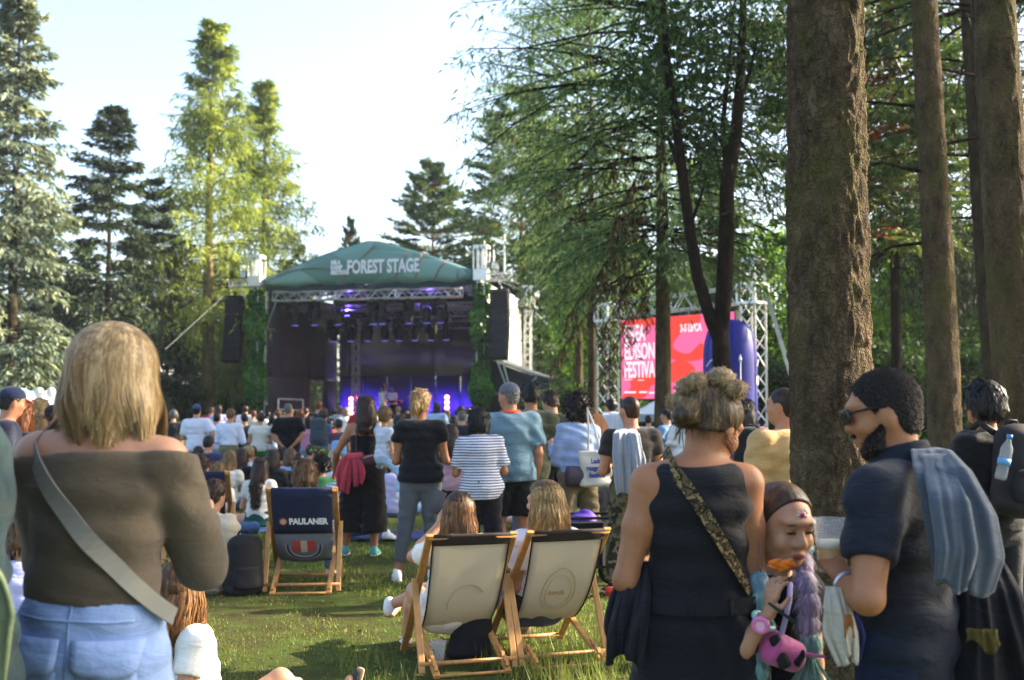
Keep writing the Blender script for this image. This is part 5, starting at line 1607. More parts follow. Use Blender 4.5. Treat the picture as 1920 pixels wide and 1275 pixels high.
def strands(k, n, L, seed, wd=.004, HS=1.7, wave=.01, part=.0, lo=.2, spread=1.0, face_gap=1.0, vol=.016, back=.36, vary=.2):
    """ribbons of hair from the parting over the skull and down; stature units * HS. Returns a mesh with tint"""
    g = np.random.default_rng(seed)
    f, u, l, s, C = k.hf, k.hu, k.hl, k.hs, k.HC
    az = (g.random(n) - .5) * 2 * (math.pi - face_gap)           # 0 = back of the head
    lay = g.random(n)                                            # outer / inner layer
    m = 12
    T = np.linspace(0, 1, m)
    e = np.array([.0455 + vol, .057 + vol, .054 + vol * .6]) * s
    P = np.zeros((n, m, 3))
    Ln = L * (1.02 - vary + vary * g.random(n) + .5 * vary * np.sin(7 * az + seed))
    th_end = 1.72
    arc = e[2] * 1.5
    tot = arc + Ln
    ph = g.random(n) * 6.28
    for i, t in enumerate(T):
        sdist = t * tot
        th = np.minimum(sdist / arc * th_end, th_end) + 0.0
        r = 1.0 - .10 * lay
        x = np.sin(az) * np.sin(th) * e[0] * r; y = -np.cos(az) * np.sin(th) * e[1] * r; z = np.cos(th) * e[2] * r
        hang = np.maximum(0, sdist - arc)
        p = C + .016 * s * u - .008 * s * f + x[:, None] * l + y[:, None] * f + z[:, None] * u
        dn = np.array([0, 0, -1.0]) * .9 - u * .1
        sw_ = 1 + .25 * np.minimum(hang / .05, 1)[:, None] * 0
        p = p + hang[:, None] * dn + (np.sin(az) * (spread - 1) * hang * .9)[:, None] * l - (np.maximum(np.cos(az), 0) * np.minimum(hang, .11) * back)[:, None] * f
        wv = wave * np.minimum(hang / .03, 1.5)
        p = p + (wv * np.sin(ph + 30 * hang + 4 * az))[:, None] * l + (wv * np.cos(ph * 1.3 + 24 * hang))[:, None] * f
        P[:, i] = p
    tanv = np.gradient(P, axis=1)
    out = P - (C - f * .005)
    w_ = np.cross(tanv, out); w_ /= np.maximum(np.linalg.norm(w_, axis=-1, keepdims=True), 1e-9)
    ww = wd * (.5 + g.random(n))[:, None, None] * (1 - .75 * np.maximum(0, T - .75)[None, :, None] * 4 * .9)
    A = (P - w_ * ww / 2) * HS; B_ = (P + w_ * ww / 2) * HS
    V = np.stack([A, B_], 2).reshape(-1, 3)
    base = (np.arange(n)[:, None] * m + np.arange(m - 1)[None, :]).ravel() * 2
    Q = np.stack([base, base + 1, base + 3, base + 2], 1)
    tint = np.repeat(np.clip(.5 + .28 * g.normal(size=n) + .1 * np.sin(9 * az), 0, 1), m - 1)
    return npmesh('hair_strands', V, Q, True, tint)

def tufts(k, ho, n, seed, wd, ln, lift, toward=None, rnd=.35):
    """short locks lying on the hair, a little lifted"""
    g = np.random.default_rng(seed); me = ho.data; m = len(me.vertices)
    co = np.empty(m * 3, np.float32); me.vertices.foreach_get('co', co); co = co.reshape(-1, 3)
    no = np.empty(m * 3, np.float32); me.vertices.foreach_get('normal', no); no = no.reshape(-1, 3)
    i = g.integers(0, m, n); p = co[i]; q = unit(no[i]); S = k.HS
    d = np.array([0, 0, -1.0]) - np.array(k.hf) * .35; d = d - q * (q @ d)[:, None]
    if toward is not None: d = np.array(toward) * S - p; d = d - q * (q * d).sum(1, keepdims=True) * .6
    d = unit(unit(d) + q * lift + rnd * g.normal(size=(n, 3)))
    L = ln * S * (.6 + .8 * g.random(n))[:, None]; w_ = unit(np.cross(d, q + .3 * g.normal(size=(n, 3)))) * (wd * S * (.5 + g.random(n)))[:, None]
    a = p - q * .002; b = p + d * L * .55 + q * .001; c = p + d * L - q * lift * L * .35
    V = np.stack([a - w_, a + w_, b - w_ * .8, b + w_ * .8, c - w_ * .1, c + w_ * .1], 1).reshape(-1, 3)
    o = np.arange(n)[:, None] * 6
    Q = np.concatenate([o + np.array([0, 1, 3, 2]), o + np.array([2, 3, 5, 4])])
    t = np.clip(.5 + .28 * g.normal(size=n), 0, 1)
    return npmesh('loose_hair', V, Q, True, np.concatenate([t, t]))

COLS = dict(white='dcdde2', offwhite='d3cfc2', black='121317', navy='1a2136', denim='46618a', ltdenim='7f9cc0', greyjean='4d5157', khaki='8a7d62', green='137a3a', pink='d48fa6', grey='8b9098',
            blue='3c547c', teal='2d5a58', olive='474b36', camo='', red='a32b30', orange='e2512a', brown='4a3128', beige='c0b39c', tan='c29a68', greyblue='5e7a8a', lilac='b4b2d6', burg='4b2026', dkgrey='2c2f33', ltblue='9db8d8', mint='9cc7c0')
HAIR = dict(blond=('ab8b58', 'd8bd86'), dkblond=('7d6139', 'b89458'), brown=('3a2618', '5c3f28'), dark=('1c1512', '3a2a20'), black=('0f0d0d', '262020'), ginger=('8a4a1e', 'c07a38'), grey=('7c7a76', 'a8a6a2'), ltbrown=('6a4a2c', '9a7446'), white=('c2b9a6', 'dcd4c4'))
def C_(c): return COLS.get(c, c)

def fin(b, k, HS, h, name, mat, parent, fold=None, cuts=()):
    me = b.mesh(h / HS, name, fold, cuts)
    me.transform(Matrix.Scale(HS, 4))
    return link(name, me, mat, parent)

def person(label, px, Y, top=None, hgt=None, yaw=0.0, z0=None, sex='f', fat=1.0, res=None, tp=('tee', 'white'), bt=('jeans', 'denim'), hair=('long', 'brown', .2), shoes='white', skn='fair',
           group=None, fine=False, grips=(.5, .5), cap=None, loc=None, sole=None, strand=0, cat='person', **sk):
    seed = int(abs(px) * 7 + Y * 13) % 9973
    rg = random.Random(seed + 1)
    if 'legs' not in sk: sk['legs'] = (rg.choice(['stand', 'step', 'wide', 'back']), rg.choice(['stand', 'stand', 'wide', 'back']))
    if 'head' not in sk and Y > 9: sk['head'] = (rg.uniform(-.45, .45), rg.uniform(-.25, .08))
    if 'side' not in sk and Y > 9: sk['side'] = rg.uniform(-.05, .05)
    k = skel(sex=sex, fat=fat, seed=seed, **sk)
    p = loc if loc is not None else gp(px, Y)
    if z0 is not None: p = Vector((p.x, p.y, z0))
    if hgt is None: hgt = (at(px, top, Y).z - p.z) / (k.top + .008)
    HS = hgt
    h = res or min(.030, max(.0085, .0045 + .00095 * Y))
    e = empty('person', p, R(yaw), label, cat, group)
    e['h'] = HS
    k.HS, k.e, k.h = HS, e, h
    fin(body_mesh(k, h / HS, fine, grips), k, HS, h * (1.0 if fine or Y < 7 else .9), 'body', skin(SKIN[skn]), e)
    hc = max(h, .010)
    # lower clothing
    kind, col = bt[0], C_(bt[1])
    bm = None
    if kind != 'none':
        bm = blotch('camouflage_cloth', ['3a3a2a', '5e573f', '2a2620', '746a50'], 9) if bt[1] == 'camo' else (denim(col) if kind in ('jeans', 'jeanshorts') else cloth(col))
    nm = 'trousers'
    if kind in ('jeans', 'slim'): b, c, fo = pants_mesh(k, h, 1.88, .008, seed=seed)
    elif kind == 'crop': b, c, fo = pants_mesh(k, h, 1.78, .009, hemr=.031, seed=seed)
    elif kind == 'loose': b, c, fo = pants_mesh(k, h, 1.9, .017, hemr=.042, fold=.005, seed=seed)
    elif kind == 'culotte': b, c, fo = pants_mesh(k, h, 1.55, .026, hemr=.082, fold=.005, seed=seed, wide=1.7)
    elif kind in ('shorts', 'jeanshorts'): b, c, fo = pants_mesh(k, h, .92, .019, fold=.004, seed=seed); nm = 'shorts'
    elif kind == 'hotpants': b, c, fo = pants_mesh(k, h, .45, .012, fold=.002, seed=seed); nm = 'shorts'
    elif kind == 'skirt': b, c, fo = skirt_mesh(k, bt[2] if len(bt) > 2 else .25, seed=seed); nm = 'skirt'
    if kind != 'none': fin(b, k, HS, hc, nm, bm, e, fo, c)
    kind, col = tp[0], C_(tp[1])
    tm_ = None if kind == 'none' else (stripes(*tp[2]) if len(tp) > 2 and tp[2] else cloth(col))
    nm = 'shirt'; b = None
    if kind == 'tee': b, c, fo = top_mesh(k, h, .55, .012, -.04, seed=seed)
    elif kind == 'bigtee': b, c, fo = top_mesh(k, h, .8, .018, -.06, seed=seed, fold=.005, flare=.008)
    elif kind == 'blouse': b, c, fo = top_mesh(k, h, .42, .015, -.025, seed=seed, fold=.004, flare=.012, loose=1.3)
    elif kind == 'long': b, c, fo = top_mesh(k, h, 1.9, .014, -.03, seed=seed, fold=.006)
    elif kind == 'jacket': b, c, fo = top_mesh(k, h, 1.9, .019, -.09, seed=seed, fold=.005, flare=.01); nm = 'jacket'
    elif kind == 'tank': b, c, fo = top_mesh(k, h, 0, .008, -.02, seed=seed, straps=True, fold=.002); nm = 'tank_top'
    elif kind == 'sleeveless': b, c, fo = top_mesh(k, h, 0, .008, -.02, seed=seed, fold=.003); nm = 'tank_top'
    elif kind == 'crop': b, c, fo = top_mesh(k, h, .5, .012, .04, seed=seed)
    if b is not None: fin(b, k, HS, hc, nm, tm_, e, fo, c)
    if hair:
        b, c, fo = hair_mesh(k, hair[0], hair[2] if len(hair) > 2 else .12, seed)
        hm = hairm(*HAIR[hair[1]])
        ho = fin(b, k, HS, max(.0055, h * .8), 'hair', hm, e, fo, c)
        if Y < 17 and hair[0] not in ('thin',): link('loose_hair', tufts(k, ho, 420 if hair[0] != 'curly' else 900, seed, .0016 + .00022 * Y, .010 if hair[0] in ('crew', 'slick') else (.018 if hair[0] == 'short' else .028), .9 if hair[0] == 'curly' else .13, None, .5 if hair[0] == 'curly' else .22), hm, e)
        if hair[0] in ('long', 'bob') and Y < 21 and hair[0]:
            link('hair_strands', strands(k, int(300 + 2600 / Y), (hair[2] if len(hair) > 2 else .12) * .96, seed, .0022 + .00035 * Y, HS, .006, vol=.016, face_gap=.9, back=.36 if hair[0] == 'long' else .1), hm, e)
    if cap:
        f, u, l, s, C = k.hf, k.hu, k.hl, k.hs, k.HC
        M = np.stack([l, f, u], 1)
        b = Body(.006); b.ell(C + (u * .020 - f * .006) * s, np.array([.0505, .0625, .056]) * s, M)
        sgn = -1 if len(cap) > 2 and cap[2] == 'back' else 1
        co = fin(b, k, HS, max(.006, h * .7), 'cap', cloth(C_(cap[0])), e, None, [(C + u * .018 * s, nrm(-u + f * .12))])
        b = Body(.004); q = C + u * .024 * s
        b.ecap(q + f * sgn * .045 * s, q + f * sgn * .088 * s - u * .010 * s, (.040 * s, .0055), (.026 * s, .0045), l, k=.004)
        o = fin(b, k, HS, max(.005, h * .45), 'brim', cloth(C_(cap[1])), co)
    if shoes:
        sm = plain('shoe_' + C_(shoes), C_(shoes), .65, .08, 6, 120, .1)
        for i in (0, 1):
            b, c, so = shoe_meshes(k, i)
            o = fin(b, k, HS, max(.006, h * .6), 'shoe', sm, e, None, c)
            if Y < 13:
                fin(so, k, HS, max(.005, h * .45), 'sole', plain('sole_' + (sole or 'd8d4cc'), sole or 'd8d4cc', .7), o)
    return k

def surf_back(k, x, t, off=.0, front=False):
    """point on the back of the torso at lateral x (stature) and spine height t"""
    rx, ry = prof(k, t); rx += off; ry += off
    q = max(0.0, 1 - (x / rx) ** 2)
    return k.P + k.u * t + k.lat * x + k.fwd * ry * math.sqrt(q) * (1 if front else -1)

from mathutils.bvhtree import BVHTree
def bvh(objs):
    V, Fc = [], []
    for o in objs:
        n0 = len(V); V += [v.co.copy() for v in o.data.vertices]; Fc += [tuple(i + n0 for i in p.vertices) for p in o.data.polygons]
    return BVHTree.FromPolygons(V, Fc)
def strap(k, name, mat, x0, t0, x1, t1, wd=.04, off=.02, over=True, n=22, parent=None, thick=.004, on=None):
    pts = []
    if over:
        for a in (.9, .45): pts.append(k.P + k.lat * x0 + k.u * (t0 + .012 * (1 - a)) + k.fwd * .05 * a)
    for i in range(n + 1):
        q = i / n; pts.append(surf_back(k, x0 + (x1 - x0) * q, t0 + (t1 - t0) * q, off))
    P = np.array(pts) * k.HS
    if on:                                    # lay it on the cloth itself
        T = bvh(on); fw = Vector(tuple(k.fwd))
        for i in range(len(P)):
            if over and i < 2: P[i] = P[i] + np.array(k.u) * .035; continue
            hit = T.ray_cast(Vector(P[i]) - fw * .6, fw, 1.0)
            if hit[0] is not None: P[i] = np.array(hit[0] - fw * (.004 + thick))
        for _ in range(2): P[3:-1] = .5 * P[3:-1] + .25 * (P[2:-2] + P[4:])
    rows = []
    for i in range(len(P)):
        T = nrm(P[min(i + 1, len(P) - 1)] - P[max(i - 1, 0)]); nn = nrm(P[i] - np.array(k.P + k.u * (t0 + (t1 - t0) * i / len(P))) * k.HS)
        wv = nrm(np.cross(T, nn)); rows.append([tuple(P[i] - wv * wd / 2), tuple(P[i] + wv * wd / 2)])
    return MB().sheet(rows, thick).build(name, mat, parent or k.e, False)

def loop_strap(k, name, mat, pts, wd, parent=None, r=None):
    mb = MB(); pts = [tuple(np.array(p) * k.HS) for p in pts]
    if r: mb.tube(pts, r, 6)
    else:
        for a, b in zip(pts[:-1], pts[1:]): mb.bar(a, b, wd, .006, up=tuple(k.fwd))
    return mb.build(name, mat, parent or k.e)

def world(k, p):                              # person-local stature point -> world
    return k.e.location + Matrix.Rotation(k.e.rotation_euler.z, 3, 'Z') @ Vector(tuple(np.array(p) * k.HS))
# ---------------------------------------------------------------- deck chairs
BEECH = woodm('b9874e')
def arc(p0, p1, p2, n):
    p0, p1, p2 = Vector(p0), Vector(p1), Vector(p2)
    return [p0 * (1 - t) ** 2 + p1 * 2 * t * (1 - t) + p2 * t * t for t in np.linspace(0, 1, n)]
def deck_chair(px, Y, yaw, label, cloth_m, band_m, band=.07, wood=None, edge=None, sc=1.0):
    W = wood or BEECH
    e = empty('deck_chair', gp(px, Y), R(yaw), label, 'deck chair', 'wooden deck chairs on the lawn'); e.scale = (sc, sc, sc)
    T, Bm, R0, F0 = (-.02, .90), (.80, .02), (-.06, .015), (.88, .38)
    pv = (.30, .565)
    for s in (-1, 1):
        MB().bar((s * .285, T[0] - .012, T[1] + .02), (s * .285, Bm[0], Bm[1]), .024, .05, up=(1, 0, 0), bev=.005).build('back_rail', W, e)
        MB().bar((s * .24, R0[0], R0[1]), (s * .24, F0[0], F0[1]), .024, .046, up=(1, 0, 0), bev=.005).build('seat_rail', W, e)
        MB().bar((s * .315, pv[0], pv[1] + .03), (s * .315, .045, .02), .022, .044, up=(1, 0, 0), bev=.005).build('support_leg', W, e)
        mb = MB()
        for j in range(4):
            q = .04 + .052 * j; y = R0[0] + q * .93; z = R0[1] + q * .36 + .03
            mb.bar((s * .24, y - .012, z - .01), (s * .24, y + .012, z + .022), .022, .022, up=(1, 0, 0))
        mb.build('notch_rack', W, e)
        mb = MB(); mb.tube([(s * .265, pv[0], pv[1]), (s * .335, pv[0], pv[1])], .011, 8); mb.build('pivot_bolt', metal('9c9a94', .4), e)
    for nm, y, z, w, r in (('top_bar', T[0], T[1], .30, .017), ('front_bar', F0[0], F0[1], .26, .016), ('support_bar', .062, .075, .33, .014), ('rear_bar', R0[0] + .01, R0[1] + .004, .25, .011), ('foot_bar', Bm[0] - .03, Bm[1] + .035, .30, .014)):
        MB().tube([(-w, y, z), (w, y, z)], r, 10).build(nm, W, e, True)
    path = arc((0, T[0], T[1] + .018), (0, .36, -.12), (0, F0[0], F0[1] + .015), 22)
    def sheet(i0, i1, wt, off, mat, nm, drop=0):
        rows = []
        for i in range(i0, i1):
            t = i / 21; w = .262 - .05 * t
            rows.append([(w * x * wt, path[i].y + off - .012 * math.cos(x * 1.57), path[i].z - .016 * math.cos(x * 1.57) * math.sin(math.pi * t) + .004 * math.sin(9 * x + 5 * t)) for x in np.linspace(-1, 1, 9)])
        return MB().sheet(rows, .003).build(nm, mat, e, True)
    n = max(2, int(round(band * 22)) + 1)
    sl = sheet(0, 22, 1.0, 0, cloth_m, 'sling')
    # the band over the top bar, and dark edge binding
    rows = []
    for q, (dy, dz) in enumerate(((.03, -.02), (.016, .012), (-.008, .022), (-.026, .008))):
        rows.append([(.264 * x, T[0] + dy, T[1] + dz) for x in np.linspace(-1, 1, 5)])
    m = 6
    tt = band
    for i in range(1, m + 1):
        t = tt * i / m; c = arc((0, T[0], T[1] + .018), (0, .36, -.12), (0, F0[0], F0[1] + .015), 2); p = Vector((0, T[0], T[1] + .018)) * (1 - t) ** 2 + Vector((0, .36, -.12)) * 2 * t * (1 - t) + Vector((0, F0[0], F0[1] + .015)) * t * t
        rows.append([((.266 - .05 * t) * x, p.y - .024 + .010 * (1 - math.cos(x * 1.57)), p.z - .012) for x in np.linspace(-1, 1, 5)])
    MB().sheet(rows, .003).build('head_band', band_m, e, True)
    if edge:
        mb = MB()
        for s in (-1, 1):
            mb.tube([((.262 - .05 * i / 21) * s, path[i].y - .004, path[i].z) for i in range(22)], .006, 5)
        mb.build('edge_binding', edge, e)
    e['path'] = 0
    def onsling(x, t, off=.022):              # a point just behind the sling
        p = Vector((0, T[0], T[1] + .018)) * (1 - t) ** 2 + Vector((0, .36, -.12)) * 2 * t * (1 - t) + Vector((0, F0[0], F0[1] + .015)) * t * t
        d = Vector((0, .36, -.12)) - Vector((0, T[0], T[1])) ; 
        tg = (Vector((0, .36 - T[0], -.12 - T[1])) * (1 - t) + Vector((0, F0[0] - .36, F0[1] + .12)) * t).normalized()
        nn = Vector((0, tg.z, -tg.y)); nn = nn if nn.y < 0 else -nn
        return Vector((x, p.y - .012 * math.cos(x / .262 * 1.57), p.z - .016 * math.sin(math.pi * t))) + nn * off, tg, nn
    return e, onsling
SLING = plain('cream_canvas', 'd8cdb8', .85, .07, 4, 420, .25, spec=.15)
_t = SLING.node_tree; _tr = N(_t, 'ShaderNodeBsdfTranslucent'); _ms = N(_t, 'ShaderNodeMixShader'); _tr.inputs[0].default_value = hx('e6d6b4') + (1,); _ms.inputs[0].default_value = .25
_t.links.new(_t.nodes['Principled BSDF'].outputs[0], _ms.inputs[1]); _t.links.new(_tr.outputs[0], _ms.inputs[2]); _t.links.new(_ms.outputs[0], _t.nodes['Material Output'].inputs[0])
BROWNBAND = plain('dark_brown_canvas', '2a2320', .85, .1, 4, 300, .2)
def chair_text(e, ons, txt, size, x0, t, mat, sx=.9, off=.03):
    tm = text_mesh(txt, size, .001, sx, .004)
    for v in tm.vertices:
        p, tg, nn = ons(x0 + v.co.x, t, off)
        v.co = p - tg * v.co.y + nn * v.co.z
    return link('lettering', tm, mat, e)
def chair_ring(e, ons, cx, ct, rx, rt, mat, a0=0, a1=6.283, r=.004, name='printed_ring', n=36):
    mb = MB(); pts = []
    for a in np.linspace(a0, a1, n):
        p, tg, nn = ons(cx + rx * math.cos(a), ct + rt * math.sin(a), .004); pts.append(p)
    mb.tube(pts, r, 5); return mb.build(name, mat, e)
D1, o1 = deck_chair(884, 6.55, 17, 'cream canvas deck chair on the left of the front pair', SLING, BROWNBAND, .03, edge=BROWNBAND, sc=.88)
D2, o2 = deck_chair(1064, 6.75, 21, 'cream canvas deck chair on the right of the front pair, beside the black-clad woman', SLING, BROWNBAND, .03, edge=BROWNBAND, sc=.88)
PRINT = plain('faint_tan_print', 'b39c74', .85, .1)
chair_ring(D1, o1, .02, .30, .13, .11, PRINT, 2.9, 5.6, .0035)
chair_ring(D2, o2, .0, .26, .125, .12, PRINT, r=.003); chair_ring(D2, o2, .0, .26, .095, .09, PRINT, r=.002); chair_text(D2, o2, 'beach', .055, -.07, .27, PRINT, off=.004)
NAVY = plain('navy_canvas', '1c2440', .85, .08, 4, 400, .2); GREYC = plain('grey_canvas', '707684', .85, .08, 4, 400, .2)
D3, o3 = deck_chair(568, 9.30, 5, 'navy and grey deck chair with beer lettering in the middle of the lawn', GREYC, NAVY, .235, sc=.95)
chair_text(D3, o3, 'PAULANER', .082, -.115, .165, WHITE, .82)
mb = MB(); 
for a in np.linspace(0, 6.283, 12): pass
p, tg, nn = o3(-.165, .15, .031); mb.disc(p, nn, .038, 18, .003); mb.build('logo_disc', plain('logo_red', '8f3a34', .8), D3)
p, tg, nn = o3(-.165, .15, .034); MB().disc(p, nn, .026, 16, .003).build('logo_face', plain('logo_tan', 'c0a58a', .8), D3)
LB, LR, LT = plain('print_blue', '2a3a6a', .85), plain('print_red', 'b24a44', .85), plain('print_beige', 'b8b0a2', .85)
chair_ring(D3, o3, .0, .335, .16, .15, LT, -.1, 3.25, .005); chair_ring(D3, o3, .0, .335, .145, .135, LB, -.1, 3.25, .008); chair_ring(D3, o3, .0, .335, .125, .115, LT, -.1, 3.25, .004)
for x, wd in ((-.065, .035), (.065, .035)):
    mb = MB(); g4 = []
    for t in (.285, .33, .375): 
        g4.append([o3(x - wd + 2 * wd * i / 2, t, .006)[0] for i in range(3)])
    mb.sheet(g4, .001).build('printed_patch', LR, D3)
mb = MB(); mb.sheet([[o3(-.028 + .028 * i, t, .006)[0] for i in range(3)] for t in (.285, .34, .39)], .001).build('printed_patch', LT, D3)
D4, o4 = deck_chair(372, 10.9, 8, 'dark deck chair half hidden behind the arm of the blonde woman', plain('dark_canvas', '22242a', .85), NAVY, .2)

# ---------------------------------------------------------------- helpers for carried things
def soft(name, b, h, mat, parent=None, loc=None, rz=0, fold=None, cuts=()):
    return link(name, b.mesh(h, name, fold, cuts), mat, parent, loc, rz)
def wfold(amp, seed, k=40):
    f = folds(amp, seed); return lambda X, Y, Z: .75 * f(X * .55, Y * .55, Z * .4)
def drape(name, path, hw, lat, nrm_, mat, label=None, cat=None, amp=.012, nf=5, seed=0, thick=.010, nr=26, ncol=41, parent=None, ragged=.02):
    """cloth hanging in folds along a path of world points"""
    g = random.Random(seed); ph = [g.uniform(0, 6.28) for _ in range(5)]
    P = [Vector(p) for p in path]; T = np.linspace(0, 1, len(P)); lat = Vector(lat).normalized(); nv = Vector(nrm_).normalized()
    rows = []
    for i in range(nr):
        t = i / (nr - 1); c = Vector([np.interp(t, T, [p[j] for p in P]) for j in range(3)]); w_ = float(np.interp(t, T, hw))
        row = []
        for j in range(ncol):
            x = -1 + 2 * j / (ncol - 1)
            a = amp * min(1, .35 + 1.1 * t)
            f = a * (math.sin(nf * 1.57 * x + ph[0] + 1.3 * t + .9 * math.sin(2.3 * t + ph[1])) + .55 * math.sin(nf * 3.3 * x + ph[2] - 2.1 * t) + .3 * math.sin(nf * 5.9 * x + 4 * t + ph[3]))
            bow = -.22 * w_ * x * x
            dz = -ragged * t * math.sin(3.1 * x + ph[4]) * (1 if t > .6 else 0) * (t - .6) * 2.5
            row.append(c + lat * (w_ * x * (1 + .05 * math.sin(6 * t + ph[2]))) + nv * (f + bow) + Vector((0, 0, dz)))
        rows.append(row)
    return tag(MB().sheet(rows, thick).build(name, mat, parent, True), label, cat)
def backpack(loc, rz, sz, mat, label, h=.014, pocket=True, straps=True, group=None):
    e = empty('backpack', loc, rz, label, 'backpack', group)
    w_, d_, t_ = sz
    b = Body(.03); b.ecap((0, 0, .12 * t_), (0, 0, t_ * .82), (w_ * .5, d_ * .5), (w_ * .42, d_ * .42), (1, 0, 0), cap=.9)
    soft('bag_body', b, h, mat, e, fold=wfold(.006, 3))
    if pocket:
        b = Body(.02); b.ecap((0, -d_ * .42, .14 * t_), (0, -d_ * .40, .45 * t_), (w_ * .36, d_ * .2), (w_ * .34, d_ * .18), (1, 0, 0)); soft('front_pocket', b, h, mat, e, fold=wfold(.004, 5))
    if straps:
        for s in (-1, 1):
            MB().tube([(s * w_ * .28, d_ * .3, t_ * .88), (s * w_ * .32, d_ * .75, t_ * 1.0), (s * w_ * .36, d_ * 1.5, t_ * .8), (s * w_ * .42, d_ * .9, t_ * .3), (s * w_ * .4, d_ * .3, t_ * .14)], .02, 6).build('strap', mat, e, True)
    MB().tube([(-.05, d_ * .2, t_ * .92), (-.03, d_ * .2, t_ * 1.02), (.03, d_ * .2, t_ * 1.02), (.05, d_ * .2, t_ * .92)], .009, 6).build('grab_loop', mat, e, True)
    return e
GLASS, _t, _b = newmat('clear_plastic'); _b.inputs['Base Color'].default_value = (.9, .92, .93, 1); _b.inputs['Roughness'].default_value = .08; _b.inputs['Alpha'].default_value = .16; _b.inputs['Specular IOR Level'].default_value = .8
def beer_cup(loc, hgt, label, fill=.6, col='b8741c', foam=True, rz=0, tilt=0):
    e = empty('plastic_cup', loc, rz, label, 'cup'); e.rotation_euler = (tilt, 0, rz)
    r0, r1 = hgt * .24, hgt * .35
    mb = MB(); n = 20
    mb.lathe([(r0 - .0, 0), (r1, hgt), (r1 + .003, hgt + .002), (r1 - .002, hgt), (r0 - .003, .004)], n=n); mb.build('cup_wall', GLASS, e, True)
    rf = r0 + (r1 - r0) * fill
    m, t, b = newmat('drink'); b.inputs['Base Color'].default_value = hx(col) + (1,); b.inputs['Roughness'].default_value = .1; b.inputs['Subsurface Weight'].default_value = .4; b.inputs['Subsurface Radius'].default_value = (.03, .015, .005)
    MB().lathe([(r0 - .005, .006), (rf - .005, hgt * fill)], n=n).build('drink', m, e, True)
    if foam: MB().lathe([(rf - .0045, hgt * fill + .001), (rf + .0, hgt * (fill + .13)), (rf - .012, hgt * (fill + .16))], n=n).build('foam', plain('beer_foam', 'e8e0cc', .8), e, True)
    return e
def phone(loc, rot, label):
    e = empty('phone', loc, 0, label, 'phone'); e.rotation_euler = rot
    MB().box((0, 0, 0), (.072, .009, .148), bev=.003).build('phone_body', plastic('22242a', .3), e); MB().box((0, .0055, 0), (.066, .002, .14)).build('screen', plastic('a8acb4', .15), e)
    return e
# ---------------------------------------------------------------- the nearest people
def tl(px, Y, yaw, HS, tx, ty, tY, z0=None):
    """a world point (given by pixel and distance) in a person's own stature units"""
    o = gp(px, Y)
    q = Matrix.Rotation(-R(yaw), 3, 'Z') @ (at(tx, ty, tY) - o)
    return tuple(np.array(q) / HS)
G1 = 'people close to the camera'
# blonde woman in the sweater
BX, BY = 178, 2.7
P1 = person('blonde woman in an off-shoulder olive-brown sweater and pale blue jeans at lower left', BX, BY, hgt=1.785, yaw=-4, fat=.86, res=.0085, tp=('none', 'black'), bt=('none', ''), hair=None, shoes='white', shw=.086, neck=-.004,
            arms=(((.15, .58, -1), (-.30, .9, .4)), ((.13, .58, -1), (-.3, .9, .4))), legs=('stand', 'wide'), head=(-.05, -.05), tilt=.04, side=.045, group=G1)
SWEAT = wrinkle(plain('olive_knit', '5c5140', .95, .14, 9, 330, .7, sheen=.15, stretch=(1, 1, 2.2), bd=.006), 8, .5)
b, c, fo = top_mesh(P1, .0085, 1.9, .0140, .070, seed=4, fold=.0034, loose=1.15)
for i, q in enumerate(b.p):
    if i > 6 and q[0] == 'c' and i % 3 != 1: b.p[i] = q[:-2] + (.005,) + q[-1:]
c.append((P1.P + P1.u * .256, nrm(P1.u + P1.lat * -.10 + P1.fwd * .22)))
sw1 = fin(b, P1, P1.HS, .0085, 'sweater', SWEAT, P1.e, fo, c)
JEANS = denim('8fa6cf')
b, c, fo = pants_mesh(P1, .0085, 1.85, .0105, .082, seed=3, fold=.0045, hemr=.05, wide=1.5)
j1 = fin(b, P1, P1.HS, .0085, 'jeans', JEANS, P1.e, fo, c)
TJ = bvh([j1]); fwv = Vector(tuple(P1.fwd))
def onj(x, t, off):
    q = Vector(tuple((P1.P + P1.u * t + P1.lat * x) * P1.HS)); hit = TJ.ray_cast(q - fwv * .5, fwv, 1.0)
    return tuple((hit[0] if hit[0] is not None else q) - fwv * off)
for s in (-1, 1):
    rows = []
    for i in range(6):
        t = .030 - .045 * i / 5
        hw = .041 * (1 if i < 4 else (.96 if i == 4 else .8))
        rows.append([onj(s * .050 + hw * x, t - .006 * (1 - abs(x)) * (i > 2), .018) for x in np.linspace(-1, 1, 9)])
    MB().sheet(rows, .007).build('pocket_flap', JEANS, j1, True)
    MB().sheet([[onj(s * .050 + .037 * x, -.012 - .05 * i / 4, .004) for x in np.linspace(-1, 1, 9)] for i in range(5)], .004).build('pocket', JEANS, j1, True)
mb = MB(); mb.tube([onj(x, .052, .001) for x in np.linspace(-.075, .075, 18)], .004, 5); mb.build('waistband', JEANS, j1, True)
mb = MB(); mb.tube([onj(0.0, t, .001) for t in np.linspace(.085, -.05, 14)], .003, 5); mb.build('centre_seam', denim('7b92be'), j1, True)
strap(P1, 'bag_strap', plain('grey_webbing', '7d7c72', .85, .06, 5, 400, .3), -.080, .268, .112, .052, .042, .026, on=[sw1, j1])
for s in (-1, 1):
    loop_strap(P1, 'bra_strap', cloth('22252c'), [surf_back(P1, s * .052, .235, .004), surf_back(P1, s * .054, .262, .004), P1.P + P1.lat * s * .056 + P1.u * .284 - P1.fwd * .01, P1.P + P1.lat * s * .056 + P1.u * .282 + P1.fwd * .02], .011)
b, c, fo = hair_mesh(P1, 'short', 0, 2); c = c[:1]; b.ecap(P1.HC - P1.hf * .014, P1.HC - P1.hf * .016 - P1.hu * .055, (.046, .040), (.046, .034), P1.hl, k=.02)
